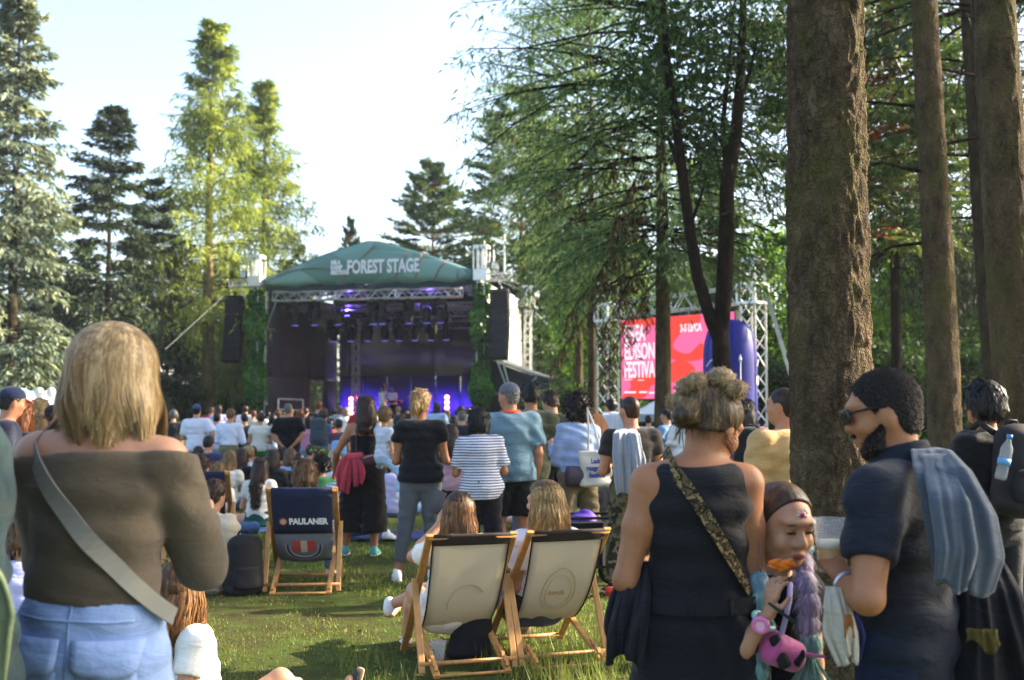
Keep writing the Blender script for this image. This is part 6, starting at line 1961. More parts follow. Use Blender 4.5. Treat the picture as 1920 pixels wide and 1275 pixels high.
h1 = fin(b, P1, P1.HS, .007, 'hair', hairm('a0845a', 'dcc494'), P1.e, fo, c)
link('flyaway_hair', strands(P1, 160, .086, 11, .0009, P1.HS, .014, vol=.015, face_gap=.6, back=-.12, vary=.6), hairm('94784c', 'dcc492', 60), P1.e)
link('hair_strands', strands(P1, 9000, .084, 5, .0026, P1.HS, .007, vol=.0145, face_gap=.7, back=-.16, vary=.45), hairm('a88c5e', 'e8d2a4', 60), P1.e)

# man at the left edge
P2 = person('man with dark greying hair in a teal jacket, mostly cut by the left edge', -120, 2.35, hgt=1.84, yaw=-72, head=(1.45, 0), sex='m', res=.010, tp=('jacket', '172c2f'), bt=('loose', '2f3a35'), hair=('short', 'dark'), shoes='black', arms=('down', 'down'), fine=True, skn='ruddy', group=G1)
drape('jacket', [at(-70, 1060, 2.25), at(-62, 1150, 2.22), at(-66, 1290, 2.22)], [.06, .09, .085], (1, -.2, 0), (0, -1, 0), wrinkle(plain('olive_cotton', '6c7858', .9)), 'pale olive jacket hanging over the arm of the man at the left edge', 'jacket', .010, 4, 2)
# woman in black, hair up in knots
WX, WY = 1305, 3.3
P3 = person('woman in a black sleeveless top and black skirt with messy blonde hair knots', WX, WY, hgt=1.66, yaw=3, res=.0085, fine=True, neck=.0, tp=('none', ''), bt=('skirt', '17181c', .34), hair=None, shoes='black',
            shw=.085, arms=(((.24, -.02, -1), (-.45, .85, .1)), ((.14, .0, -1), (-.35, .9, .05))), head=(-.85, -.42), tilt=.10, skn='tan', group=G1)
BT = wrinkle(plain('black_jersey', '111216', .85, .1, 5, 300, .15, sheen=.05), 8, .5)
b = Body(.016); torso(b, P3, .008, -.02, .262)
for sg in (-1, 1):
    b.cap(P3.P + P3.u * .262 + P3.lat * sg * .036, P3.P + P3.u * .258 + P3.lat * sg * .054, .034, .034, .018)
tk3 = fin(b, P3, P3.HS, .0085, 'tank_top', BT, P3.e, folds(.0022, 21), [(P3.P - P3.u * .02, -P3.u)])
LEO = blotch('leopard_print', ['5a4c36', '2a231a', '8a7750', '1c1814'], 46)
strap(P3, 'bag_strap', LEO, -.050, .282, .082, .070, .036, .020, on=[tk3])
strap(P3, 'waistband', plain('black_denim_band', '1b1c20', .9, .1, 9, 420, .3), -.088, .052, .088, .052, .045, .020, over=False)
for x in (-.03, .04): strap(P3, 'belt_loop', BT, x, .066, x + .0005, .038, .014, .024, over=False, n=3)
b, c, fo = hair_mesh(P3, 'pony', .0, 4)
c = [c[0], (P3.HC - P3.hf * .03 - P3.hu * .022, nrm(-P3.hu + P3.hf * .35))]
HB = hairm('6b5436', 'b99a68')
b.p = b.p[:-1] if False else b.p
pt = lambda x, y, z: P3.HC + P3.hl * x + P3.hf * y + P3.hu * z
h3 = fin(b, P3, P3.HS, .006, 'hair', hairm('4f3d27', '94774c'), P3.e, fo, c)
link('swept_hair', tufts(P3, h3, 5200, 6, .0010, .020, .03, P3.HC - P3.hf * .058 + P3.hu * .058, .12), hairm('6b5436', 'b89a6a'), P3.e)
kn = []
for i, (x, y, z, r) in enumerate(((.016, -.036, .074, .027), (-.032, -.054, .046, .025), (-.036, -.068, .012, .019), (.046, -.024, .064, .020), (-.008, -.066, .054, .021))):
    b = Body(.008)
    g = random.Random(i)
    b.ell(pt(x, y, z), (r, r * .95, r * .85))
    cc = pt(x, y, z)
    f_ = lambda X, Y, Z, cc=cc, i=i: (.0011 * np.sin(14 * np.arctan2(X - cc[0], Z - cc[2]) + 260 * np.sqrt((X - cc[0]) ** 2 + (Z - cc[2]) ** 2 + (Y - cc[1]) ** 2) + i)).astype(np.float32)
    ko = fin(b, P3, P3.HS, .0045, 'hair_knot', hairm('b5966a', 'ead4a6'), P3.e, f_)
    link('knot_strands', tufts(P3, ko, 420, i, .0008, .008, .05, None, .7), hairm('a88a5c', 'e0c898'), ko)
# loose wisps
gW = np.random.default_rng(9); mb = MB()
for i in range(170):
    a = gW.uniform(-1.0, 1.0); s0 = pt(-.035 + .05 * gW.random(), -.06 + .03 * gW.random(), -.01 + .05 * gW.random())
    d1 = np.array([gW.normal(-.35, .5), gW.normal(-.3, .4), gW.normal(-.5, .5)]); d1 /= np.linalg.norm(d1); L = gW.uniform(.02, .055)
    p0 = s0; p1 = s0 + d1 * L * .5 + np.array([0, 0, .004]); p2 = s0 + d1 * L + np.array([gW.normal(0, .006), 0, -.016])
    mb.tube([tuple(np.array(p) * P3.HS) for p in (p0, p1, p2)], [.0019, .0015, .0004], 3, cap=False)
for i in range(260):
    z0 = gW.uniform(-.05, .07); a = gW.uniform(-2.2, 2.2)
    e0 = P3.HC + P3.hl * math.sin(a) * .050 - P3.hf * (math.cos(a) * .060) + P3.hu * z0
    e1 = pt(gW.normal(-.01, .02), -.05, .05); q = .5 * (e0 + e1) + (.5 * (e0 + e1) - P3.HC) * .16
    mb.tube([tuple(np.array(p) * P3.HS) for p in (e0, q, e1)], [.0012, .002, .0012], 3, cap=False)
mb.build('loose_strands', HB, P3.e, True)
MB().tube([tuple(np.array(P3.arm[1][2] * .93 + P3.arm[1][1] * .07 + np.array(v) * .021) * P3.HS) for v in ring((0, 0, 0), 1, 14, nrm(P3.arm[1][2] - P3.arm[1][1]))], .005, 6, close=True).build('bracelet', metal('c8a04a', .25), P3.e, True)
drape('jacket', [at(1196, 1052, 3.30), at(1182, 1120, 3.22), at(1170, 1185, 3.2), at(1166, 1240, 3.2)], [.035, .055, .062, .058], (1, -.5, 0), (-.4, -1, 0), wrinkle(plain('black_jacket_cloth', '1a1b20', .85, .1, 5, 200, .2)), 'black jacket hanging over the left forearm of the woman in black', 'jacket', .012, 4, 5, .014)
# girl with bubble braids
GX_, GY_, GYAW = 1448, 3.42, 206
GH_ = 1.31
P4 = person('young girl with face gems and pastel bubble braids, eating', GX_, GY_, hgt=GH_, yaw=GYAW, res=.0062, fine=True, child=1.0, tp=('tee', '15161b'), bt=('skirt', '1c1c22', .2), hair=None, shoes='white', skn='fair', head=(-.10, -.2),
            tgt={1: (tl(GX_, GY_, GYAW, GH_, 1442, 1150, 3.16), (.6, .3, -1), (.05, .25, 1))}, arms=('down', 'hold'), grips=(.5, .75), group=G1)
b, c, fo = hair_mesh(P4, 'slick', 0, 6); c[0] = (P4.HC + (P4.hf * .026 + P4.hu * .037) * P4.hs, nrm(P4.hf - P4.hu * .48)); h4 = fin(b, P4, P4.HS, .005, 'hair', hairm('5a4430', '8a6c48'), P4.e, fo, c); link('swept_hair', tufts(P4, h4, 3600, 7, .0010, .030, .03, P4.HC - P4.hf * .075 - P4.hu * .01, .1), hairm('5a4430', '9a7a52'), P4.e)
s4 = P4.hs; p4 = lambda x, y, z: P4.HC + (P4.hl * x + P4.hf * y + P4.hu * z) * s4
def small(name, c, r, mat, k, M=None, h=.003, parent=None):
    b = Body(.002); b.ell(c, np.array(r), M); return fin(b, k, k.HS, h, name, mat, parent or k.e)
M4 = np.stack([P4.hl, P4.hf, P4.hu], 1)
LIP = plain('lips', '8c4a44', .45, .05)
small('lips', p4(0, .0555, -.037), np.array([.0125, .0045, .0058]) * s4, LIP, P4, M4, .0016)
EYEW = plain('eye_white', 'd8d2cc', .3, .02); IRIS = plain('iris_brown', '2a1a12', .2, .05)
for sg in (-1, 1):
    small('eyelid_line', p4(.0185 * sg, .0535, .0035), np.array([.0098, .0026, .0019]) * s4, plain('lash', '15100e', .6), P4, M4, .0011)
    small('eyebrow', p4(.0195 * sg, .0555, .0185), np.array([.011, .003, .0018]) * s4, plain('brow', '4a3626', .8), P4, M4, .0013)
mb = MB(); mb2 = MB()
for i in range(9):
    a = i * 2 * math.pi / 9
    q = p4(.009 * math.cos(a), .0505, .034 + .009 * math.sin(a)); mb.lathe([(.0002, -.004), (.0042, 0), (.0002, .004)], tuple(q * P4.HS), 7)
mb.build('face_gem', plastic('b8d8d4', .08), P4.e, True)
small('face_gem', p4(0, .0510, .034), np.array([.0045, .0035, .0045]) * s4, plastic('a03a78', .15), P4, M4, .001)
small('earring', P4.HC + (P4.hl * .047 + P4.hf * -.002 + P4.hu * -.034) * s4, (.004, .004, .005), metal('e0d0b0', .2), P4, None, .0015)
def braid(side, pts, cols, rs, lab):
    for i, (pp, r) in enumerate(zip(pts, rs)):
        nx = pts[min(i + 1, len(pts) - 1)]; pv = pts[max(i - 1, 0)]
        d = nrm(np.array(nx) - np.array(pv)); x = nrm(np.cross(d, (0, 1, 0.01))); y = np.cross(d, x); M = np.stack([x, y, d], 1)
        b = Body(.003); b.ell(np.array(pp), (r * .95, r * .82, r * 1.22), M)
        cc = np.array(pp)
        f_ = lambda X, Y, Z, cc=cc, x=x, y=y: (.0009 * np.sin(26 * np.arctan2((X - cc[0]) * x[0] + (Y - cc[1]) * x[1] + (Z - cc[2]) * x[2], (X - cc[0]) * y[0] + (Y - cc[1]) * y[1] + (Z - cc[2]) * y[2]))).astype(np.float32)
        c1 = cols[i % len(cols)]
        bo = fin(b, P4, P4.HS, .0045, 'braid_bubble', hairm(*c1, 80), P4.e, f_); link('bubble_strands', tufts(P4, bo, 170, i, .0009, .022, .04, None, .12), hairm(*c1, 80), bo)
        if i:
            m_ = (np.array(pp) + np.array(pv)) / 2
            b = Body(.002); b.ell(m_, (r * .34, r * .34, r * .25), M); fin(b, P4, P4.HS, .004, 'hair_tie', plain('lilac_tie', 'b9a2cc', .7), P4.e)
BL, LI, AQ = ('8fbccf', 'c4e0ea'), ('b7a5c9', 'e4daec'), ('98cbc8', 'd0ebe7')
tL = lambda x, y, d: tl(GX_, GY_, GYAW, GH_, x, y, d)
braid(0, [tL(1417, 1028, 3.40), tL(1419, 1060, 3.32), tL(1424, 1095, 3.27), tL(1428, 1128, 3.25), tL(1430, 1160, 3.25), tL(1430, 1192, 3.25), tL(1424, 1226, 3.25), tL(1416, 1262, 3.25), tL(1410, 1300, 3.26)], [BL, BL, BL, AQ], [.018, .024, .026, .025, .025, .027, .028, .031, .032], '')
braid(1, [tL(1498, 985, 3.48), tL(1507, 1018, 3.42), tL(1506, 1058, 3.36), tL(1512, 1096, 3.32), tL(1516, 1134, 3.30), tL(1514, 1172, 3.30), tL(1520, 1208, 3.30)], [AQ, BL, LI, LI, LI, ('b9a8cc', 'e4d8ea')], [.016, .020, .026, .028, .028, .027, .027], '')
gB = np.random.default_rng(3); mb = MB(); q0 = np.array(tL(1520, 1222, 3.3))
for i in range(130):
    d = np.array([gB.normal(0, .018), gB.normal(0, .018), -.07 - .03 * gB.random()])
    mb.tube([tuple((q0 + d * t + np.array([0, 0, 0])) * P4.HS) for t in (0, .5, 1)], [.004, .0035, .001], 3, cap=False)
mb.build('braid_tail', hairm('a8d4cc', 'e6dcea', 80), P4.e, True)
for x0, x1, d0 in ((1420, 1436, 3.27), (1500, 1506, 3.33)):
    mb = MB(); mb.tube([tuple(np.array(tL(x0 + (x1 - x0) * t, 1000 + 190 * t, d0)) * P4.HS) for t in np.linspace(0, 1, 12)], .0025, 4); mb.build('tinsel_strand', metal('d0c8d8', .25), P4.e)
wv = P4.arm[1][2] * .86 + P4.arm[1][1] * .14; dv = nrm(P4.arm[1][2] - P4.arm[1][1])
wt = empty('wrist_watch', P4.e.location, R(GYAW), 'pink round-faced watch on the raised wrist of the girl', 'watch')
MB().tube([tuple(np.array(wv + np.array(v) * .024) * P4.HS) for v in ring((0, 0, 0), 1, 16, dv)], .008, 6, close=True).build('watch_band', plastic('8fc4b8', .4), wt, True)
fc = nrm(np.array(tL(1430, 1110, 2.6)) - np.array(tL(1430, 1110, 3.2))); fc = nrm(fc - dv * (fc @ dv)); wc = (wv + fc * .030) * P4.HS
MB().tube([tuple(wc + np.array(v)) for v in ring((0, 0, 0), .019, 20, fc)], .0075, 8, close=True).build('watch_rim', plastic('d878a8', .35), wt, True)
MB().disc(tuple(wc), tuple(fc), .014, 18, .006).build('watch_face', plastic('e8b8cc', .3), wt)
hw = world(P4, P4.arm[1][2] + P4.arm[1][3] * .10)
b = Body(.008); b.ell((0, 0, 0), (.034, .011, .016)).ell((-.026, 0, .006), (.016, .009, .010)).ell((.022, .0, .005), (.016, .010, .011))
tag(soft('snack', b, .003, plain('orange_snack', 'd9701c', .6, .2, 40, 90, .6), None, hw + Vector((.02, -.012, .012)), .15, lambda X, Y, Z: (.002 * np.sin(160 * X + 3 * np.sin(190 * Z))).astype(np.float32)), 'bright orange crisp held in the fingers of the girl', 'snack')
pb = at(1468, 1222, 3.22)
bag = empty('fluffy_bag', pb, R(20), 'pink and black rounded bag hanging at the front of the girl', 'bag'); bag.scale = (.88, .88, .88)
b = Body(.02); b.ecap((-.045, 0, .02), (.045, 0, -.02), (.055, .05), (.05, .045), (0, 0, 1)); soft('bag_body', b, .005, plain('pink_plush', 'b84f8c', .8, .2, 30, 150, .5, sheen=.4), bag, fold=wfold(.006, 6))
b = Body(.006); b.ecap((-.05, -.03, .055), (-.02, -.045, -.035), (.022, .012), (.024, .012), (1, 0, 0)); soft('black_flap', b, .005, plain('black_trim', '16161a', .6), bag)
b = Body(.006); b.ecap((.02, -.045, -.03), (.055, -.035, .0), (.016, .01), (.016, .01), (0, 0, 1)); soft('black_band', b, .005, plain('black_trim', '16161a', .6), bag)
MB().tube([tuple(at(1484, 1078, 3.30) - pb), tuple(at(1482, 1110, 3.22) - pb), tuple(at(1474, 1150, 3.18) - pb), tuple(at(1462, 1195, 3.2) - pb)], .009, 6).build('shoulder_strap', plain('lilac_strap', 'a99ccc', .6), bag).rotation_euler = (0, 0, -R(20))
mb = MB(); mb.tube([(0.05, -.05, .0), (.11, -.07, -.01)], .006, 6); mb.build('tassel', plain('pink_plush', 'b84f8c'), bag)
wand = empty('wand', at(1440, 1130, 3.12), 0, 'dark thin ribbon wand hanging from the wrist of the girl', 'wand')
MB().tube([(0, 0, 0), tuple(at(1492, 1168, 3.1) - at(1440, 1130, 3.12))], [.004, .006], 6).build('rod', plain('dark_rod', '26302c', .4), wand)
# man with sunglasses
MX, MY, MYAW = 1692, 3.1, 47
MH = 1.665
P5 = person('bearded man in a dark navy polo shirt and black sunglasses at the right', MX, MY, hgt=MH, yaw=MYAW, sex='m', fat=1.03, res=.0085, fine=True, tp=('none', ''), bt=('jeans', '1e2638'), hair=None, shoes='black', skn='tan', head=(.42, -.22), neck=.016,
            tgt={0: (tl(MX, MY, MYAW, MH, 1584, 1095, 3.12), (-.72, -.47, -.5), (.34, .6, .65))}, arms=('hold', 'down'), grips=(1.1, .6), group=G1)
b, c, fo = top_mesh(P5, .0085, .66, .0105, -.06, seed=14, fold=.0050, loose=1.05)
POLO = wrinkle(plain('navy_jersey', '111723', .85, .12, 6, 260, .2, sheen=.06), 8, .7)
shirt5 = fin(b, P5, P5.HS, .0085, 'polo_shirt', POLO, P5.e, fo, c)
b = Body(.006)
for a in np.linspace(0, 6.283, 60, endpoint=False):
    q = P5.N + P5.lat * .041 * math.cos(a) + P5.fwd * (.040 * math.sin(a) + .006) + P5.u * (.016 - .012 * math.sin(a)); b.cap(q, q - P5.u * .026 + (P5.lat * math.cos(a) + P5.fwd * math.sin(a)) * .007, .0045, .006)
fin(b, P5, P5.HS, .005, 'collar', POLO, shirt5)
b, c, fo = hair_mesh(P5, 'crew', 0, 3); h5 = fin(b, P5, P5.HS, .0042, 'hair', plain('cropped_hair', '1d1611', .9, .45, 160, 320, .5), P5.e, None, c)
link('short_hair', tufts(P5, h5, 9000, 3, .0008, .0040, .18, None, .25), hairm('1a130e', '4a382a'), P5.e)
M5 = np.stack([P5.hl, P5.hf, P5.hu], 1); p5 = lambda x, y, z: P5.HC + P5.hl * x + P5.hf * y + P5.hu * z
b = Body(.012)
for x in (-.026, -.013, 0, .013, .026): b.ell(p5(x, .040 - abs(x) * .55, -.055 + abs(x) * .25), (.014, .013, .019), M5)
for sg in (-1, 1): b.cap(p5(sg * .038, .006, -.022), p5(sg * .030, .024, -.048), .007, .013)
b.ell(p5(0, .055, -.0275), (.014, .004, .004), M5)
h5 = fin(b, P5, P5.HS, .0045, 'beard', plain('beard_hair', '17110d', .9, .3, 120, 320, .5), P5.e)
link('beard_hairs', tufts(P5, h5, 3800, 4, .0008, .0055, .25, None, .3), hairm('1a130e', '4a382a'), P5.e)
sg5 = empty('sunglasses', P5.e.location, R(MYAW), 'black sunglasses on the bearded man', 'sunglasses')
SGB = plastic('0c0c0e', .18)
for sg in (-1, 1):
    b = Body(.004); b.ecap(p5(sg * .009, .0655, .005), p5(sg * .033, .055, .006), (.013, .0035), (.0135, .0035), P5.hu, cap=1.2); fin(b, P5, P5.HS, .004, 'lens', SGB, sg5)
    MB().tube([tuple(p5(sg * .040, .050, .010) * P5.HS), tuple(p5(sg * .0485, .022, .010) * P5.HS), tuple(p5(sg * .0475, -.008, .006) * P5.HS)], .0035, 6).build('temple', SGB, sg5)
MB().tube([tuple(p5(-.012, .066, .008) * P5.HS), tuple(p5(.012, .066, .008) * P5.HS)], .004, 6).build('bridge', SGB, sg5)
hnd = world(P5, P5.arm[0][2] + P5.arm[0][3] * .055)
beer_cup(hnd + Vector((.012, .035, -.045)), .150, 'plastic cup of beer in the hand of the bearded man', .45, 'c98a2a', rz=0)
wv = P5.arm[0][2] * .9 + P5.arm[0][1] * .1; dv = nrm(P5.arm[0][2] - P5.arm[0][1])
wt = empty('wrist_watch', P5.e.location, R(MYAW), 'silver watch on the wrist of the bearded man', 'watch')
MB().tube([tuple(np.array(wv + np.array(v) * .0185) * P5.HS) for v in ring((0, 0, 0), 1, 16, dv)], .0075, 6, close=True).build('watch_band', metal('b8bcc4', .3), wt, True)
hp = lambda x, y, z: np.array(at(x, y, z))
FLEECE = wrinkle(plain('grey_fleece', '49515b', .95, .1, 7, 260, .35, sheen=.3), 7, .6)
hd5 = empty('hoodie', at(1780, 900, 2.9), 0, 'grey hoodie thrown over the right shoulder of the bearded man', 'hoodie')
hl = lambda *p: tuple(Vector(at(*p)) - hd5.location)
drape('hoodie_body', [hl(1738, 838, 3.12), hl(1746, 842, 3.0), hl(1768, 880, 2.90), hl(1800, 960, 2.86), hl(1815, 1040, 2.85), hl(1812, 1105, 2.86)], [.03, .055, .075, .088, .085, .066], (1, -.35, 0), (-.3, -1, .25), FLEECE, None, None, .011, 2.4, 6, .016, 34, 49, hd5)
drape('hoodie_sleeve', [hl(1752, 850, 2.97), hl(1775, 930, 2.82), hl(1790, 1030, 2.80), hl(1782, 1100, 2.82)], [.035, .042, .045, .036], (1, -.3, 0), (-.2, -1, .1), FLEECE, None, None, .010, 2, 9, .018, 26, 25, hd5)
cb = empty('cloth_bag', at(1570, 1105, 2.9), 0, 'white and blue cloth bag hanging below the beer hand', 'bag')
cl_ = lambda *p: tuple(Vector(at(*p)) - cb.location)
drape('bag_body', [cl_(1566, 1100, 2.95), cl_(1572, 1140, 2.93), cl_(1582, 1190, 2.93), cl_(1592, 1238, 2.94)], [.022, .038, .040, .016], (1, -.2, 0), (-.1, -1, 0), wrinkle(plain('white_cotton', 'b3ab9e', .9, .12, 9, 200, .3), 14), None, None, .008, 3, 3, .012, 24, 31, cb)
drape('blue_panel', [cl_(1596, 1150, 2.95), cl_(1602, 1190, 2.95), cl_(1604, 1232, 2.96)], [.018, .026, .015], (1, -.2, 0), (-.1, -1, 0), wrinkle(plain('blue_cotton', '242c5c', .9)), None, None, .006, 2, 4, .010, 16, 15, cb)
drape('brown_print', [cl_(1590, 1152, 2.91), cl_(1594, 1182, 2.905)], [.010, .012], (1, -.2, 0), (-.1, -1, 0), plain('brown_print', '8a5a30', .9), None, None, .003, 2, 5, .004, 8, 9, cb)
bj = empty('black_jacket', at(1850, 1150, 3.05), 0, 'black jacket with faded yellow print hanging behind the bearded man, lower right', 'jacket')
bl_ = lambda *p: tuple(Vector(at(*p)) - bj.location)
BS = wrinkle(plain('black_shell_cloth', '0d0e11', .85, .1, 5, 160, .2), 7, .8)
drape('jacket_body', [bl_(1835, 1035, 3.2), bl_(1848, 1110, 3.04), bl_(1862, 1200, 2.98), bl_(1875, 1320, 2.96), bl_(1880, 1460, 2.98)], [.055, .10, .125, .16, .17], (1, -.15, 0), (-.15, -1, 0), BS, None, None, .018, 4, 4, .02, 34, 49, bj)
drape('yellow_print', [bl_(1842, 1180, 2.925), bl_(1845, 1214, 2.92)], [.038, .040], (1, -.15, 0), (-.15, -1, 0), plain('yellow_print', '4a3f16', .9, .4, 40), None, None, .006, 4, 4, .003, 8, 21, bj)

# woman with the backpack at the right
P6 = person('dark-haired woman with a black backpack walking away at the right edge', 1852, 6.3, hgt=1.665, yaw=22, fat=1.02, res=.011, tp=('blouse', '15171b'), bt=('loose', '14161c'), hair=('bob', 'black', .035), shoes='black', arms=('fold', 'down'), skn='tan', group=G1, head=(.25, 0))
bk = backpack(world(P6, P6.P + P6.u * .045 - P6.fwd * .125), R(18), (.34, .22, .48), plain('black_nylon', '14151a', .7, .1, 5, 200, .2), 'black backpack with a water bottle in its side pocket, worn at the right edge')
tm = text_mesh('M', .085, .002, 1, .006); tm.transform(Matrix.Rotation(R(90), 4, 'X')); tm.transform(Matrix.Translation((-.09, -.165, .2))); link('lettering', tm, plain('blue_print', '4a6cc0', .6), bk)
bt_ = empty('water_bottle', bk.location + Vector((-.155, -.12, .18)), 0, 'clear water bottle with blue cap in the backpack pocket', 'bottle'); bt_.rotation_euler = (0, R(14), 0)
MB().lathe([(.028, 0), (.032, .02), (.030, .09), (.033, .12), (.032, .17), (.014, .21), (.012, .225)], n=16).build('bottle_body', GLASS, bt_, True); MB().lathe([(.015, .222), (.015, .245)], n=14).build('bottle_cap', plastic('3f7fc4', .4), bt_, True); MB().lathe([(.0335, .08), (.034, .115)], n=16).build('label_band', plastic('5a9ad0', .4), bt_, True)

# the two girls in the front deck chairs
def seated(ch, oy, label, HS, pzm, **kw):
    o = ch.matrix_world if False else None
    rz = ch.rotation_euler.z
    loc = ch.location + Matrix.Rotation(rz, 3, 'Z') @ Vector((kw.pop('ox', 0), oy, 0))
    return person(label, 0, kw.pop('Y'), hgt=HS, yaw=math.degrees(rz) + kw.pop('dyaw', 0), loc=loc, pz=pzm / HS, **kw)
GD = 'people sitting in deck chairs'
def tlo(loc, yaw, HS, x, y, d):
    q = Matrix.Rotation(-R(yaw), 3, 'Z') @ (at(x, y, d) - loc); return tuple(np.array(q) / HS)
rz1 = D1.rotation_euler.z; L1 = D1.location + Matrix.Rotation(rz1, 3, 'Z') @ Vector((-.02, .44, 0))
SCL = .88
S1 = person('girl with brown hair and white shorts raising a phone in the left front deck chair', 0, 6.9, hgt=1.66, yaw=math.degrees(rz1), loc=L1, pz=.30 / 1.66, lean=-.46, head=(-.15, .0), res=.0095, tp=('tee', 'e4ddd2'), bt=('hotpants', 'cfc6b8'), hair=None, shoes='e2e2e2', sole='b07a48', skn='fair', legs=('deck', 'crossover'),
            tgt={0: (tlo(L1, math.degrees(rz1), 1.66, 822, 985, 7.05), (-.9, -.2, -1), (.25, .2, 1))}, arms=('hold', 'lap'), grips=(1.0, .5), group=GD)
b, c, fo = hair_mesh(S1, 'long', .13, 8); fin(b, S1, S1.HS, .008, 'hair', hairm('4a3220', '8a5f38'), S1.e, fo, c)
link('hair_strands', strands(S1, 1500, .13, 15, .004, S1.HS, .007, vol=.015, face_gap=.8, back=.0), hairm('6a4628', 'c48c4c', 60), S1.e)
phone(world(S1, S1.arm[0][2] + S1.arm[0][3] * .07) + Vector((-.03, .02, .03)), (R(-12), R(22), R(10)), 'phone held up by the girl in the left front deck chair')
rz2 = D2.rotation_euler.z; L2 = D2.location + Matrix.Rotation(rz2, 3, 'Z') @ Vector((-.03, .44, 0))
S2 = person('girl with long sunlit blonde hair and a white t-shirt in the right front deck chair', 0, 7.2, hgt=1.72, yaw=math.degrees(rz2), loc=L2, pz=.32 / 1.72, lean=-.42, head=(.85, -.1), res=.0095, fine=True, tp=('tee', 'e6e4ea'), bt=('shorts', '3a3a40'), hair=None, shoes='5a5048', skn='fair', legs=('deck', 'deck'), arms=('lap', 'lap'), group=GD)
b, c, fo = hair_mesh(S2, 'long', .15, 9); fin(b, S2, S2.HS, .008, 'hair', hairm('8a6a3c', 'd2ac6a'), S2.e, fo, c)
link('hair_strands', strands(S2, 1700, .17, 16, .004, S2.HS, .010, vol=.015, face_gap=1.0, back=.05), hairm('a07a45', 'efcf8c', 60), S2.e)
S3 = seated(D3, .50, 'person with light brown bobbed hair in the navy and grey deck chair', 1.70, .34, Y=9.8, lean=-.45, res=.013, tp=('tee', 'dkgrey'), bt=('jeans', 'ltdenim'), hair=('bob', 'ltbrown', .05), legs=('knee', 'deck'), arms=('lap', 'lap'), group=GD)
S4 = seated(D4, .48, 'boy with short brown hair in the dark deck chair on the left', 1.62, .34, Y=11.4, sex='m', lean=-.35, res=.014, tp=('tee', 'black'), bt=('jeans', 'denim'), hair=('short', 'brown'), legs=('deck', 'deck'), arms=('lap', 'lap'), group=GD)
# sitting on the grass close by
GG = 'people sitting on the grass'
S5 = person('long-haired woman in white top and cream trousers sitting at the lower left', 388, 5.1, hgt=1.56, yaw=-56, pz=.085, lean=-.2, head=(.1, .1), res=.010, tp=('tee', 'e8e2d8'), bt=('jeans', 'c9b394'), hair=None, shoes='2a2a2c', sole='b89a78', legs=(((.1, .95, .02), (.05, 1, -.04)), ((.12, .8, .52), (.05, .7, -.66))), arms=('prop', 'prop'), skn='fair', group=GG)
b, c, fo = hair_mesh(S5, 'long', .17, 11); fin(b, S5, S5.HS, .008, 'hair', hairm('6a4524', 'b07f46'), S5.e, fo, c)
link('hair_strands', strands(S5, 1500, .18, 19, .004, S5.HS, .008, vol=.013, face_gap=.85), hairm('7a522c', 'c4935a', 60), S5.e)
person('person in beige shirt and khaki trousers sitting on the grass beside black backpacks', 388, 9.4, hgt=1.72, yaw=-25, sex='m', pz=.075, lean=.12, tp=('bigtee', 'beige'), bt=('loose', 'a79c86'), hair=('short', 'brown'), shoes='black', legs=('cross', 'knee'), arms=('lap', 'lap'), group=GG)
person('person in a lavender shirt sitting low behind the man at the left edge', 52, 6.6, hgt=1.66, yaw=12, pz=.08, lean=.12, tp=('long', 'b3b4da'), bt=('hotpants', 'navy'), hair=('bob', 'ltbrown', .05), legs=('knee', 'side'), arms=('lap', 'prop'), group=GG)
# ---------------------------------------------------------------- standing people in the middle
GM = 'people standing on the lawn'
def stand(label, px, Y, top, **kw):
    kw.setdefault('group', GM); return person(label, px, Y, top=top, **kw)
M1 = stand('woman in a black wide-legged jumpsuit carrying a child on her hip', 684, 11.8, 742, yaw=-2, fat=1.08, tp=('tank', 'black'), bt=('culotte', '191716'), hair=('long', 'brown', .15), shoes='5aa8a4', skn='tan', arms=('wide', 'carry'), legs=('wide', 'stand'))
M2 = person('blonde child in pale blue leggings carried on the hip of the jumpsuit woman', 719, 11.62, hgt=1.0, z0=.60, yaw=-42, child=1, res=.011, tp=('tee', 'c4cad4'), bt=('slim', 'a9c6dc'), hair=('short', 'dkblond', .05), shoes='e8e4e2', legs=('carried', 'carried'), arms=('up', 'down'), group=GM)
bb = empty('belt_bag', world(M1, surf_back(M1, .04, .055, .02)), R(-2), 'burgundy belt bag on the back of the jumpsuit woman', 'bag')
b = Body(.02); b.ecap((-.12, 0, -.01), (.12, .01, .03), (.075, .045), (.06, .04), (0, 0, 1)); soft('bag_body', b, .012, plain('burgundy_leather', '4d2229', .5, .15), bb); MB().tube([(-.17, .0, .0), (0, -.04, .055), (.15, .02, .09)], .01, 6).build('zip', plain('pale_zip', 'b09a90', .5), bb)
tj = empty('tied_jacket', world(M1, surf_back(M1, -.055, .06, .04)), 0, 'coral red jacket knotted at the waist of the jumpsuit woman', 'jacket')
CR = wrinkle(plain('coral_cloth', 'b54450', .9, .1, 5, 200, .2))
b = Body(.02); b.cap((-.05, 0, .03), (.07, -.01, .05), .045, .04); soft('knot', b, .012, CR, tj, fold=wfold(.008, 5))
drape('sleeve', [(-.05, -.03, .04), (-.09, -.04, -.12), (-.11, -.03, -.32)], [.05, .07, .05], (1, 0, 0), (0, -1, 0), CR, None, None, .018, 3, 2, .03, 18, 21, tj)
drape('sleeve', [(.02, -.04, .03), (.05, -.05, -.1), (.05, -.04, -.25)], [.04, .055, .05], (1, 0, 0), (0, -1, 0), CR, None, None, .016, 3, 7, .03, 18, 21, tj)
strap(M1, 'bag_strap', plain('brown_strap', '5a2e2a', .7), -.045, .27, -.045, .06, .018, .012)
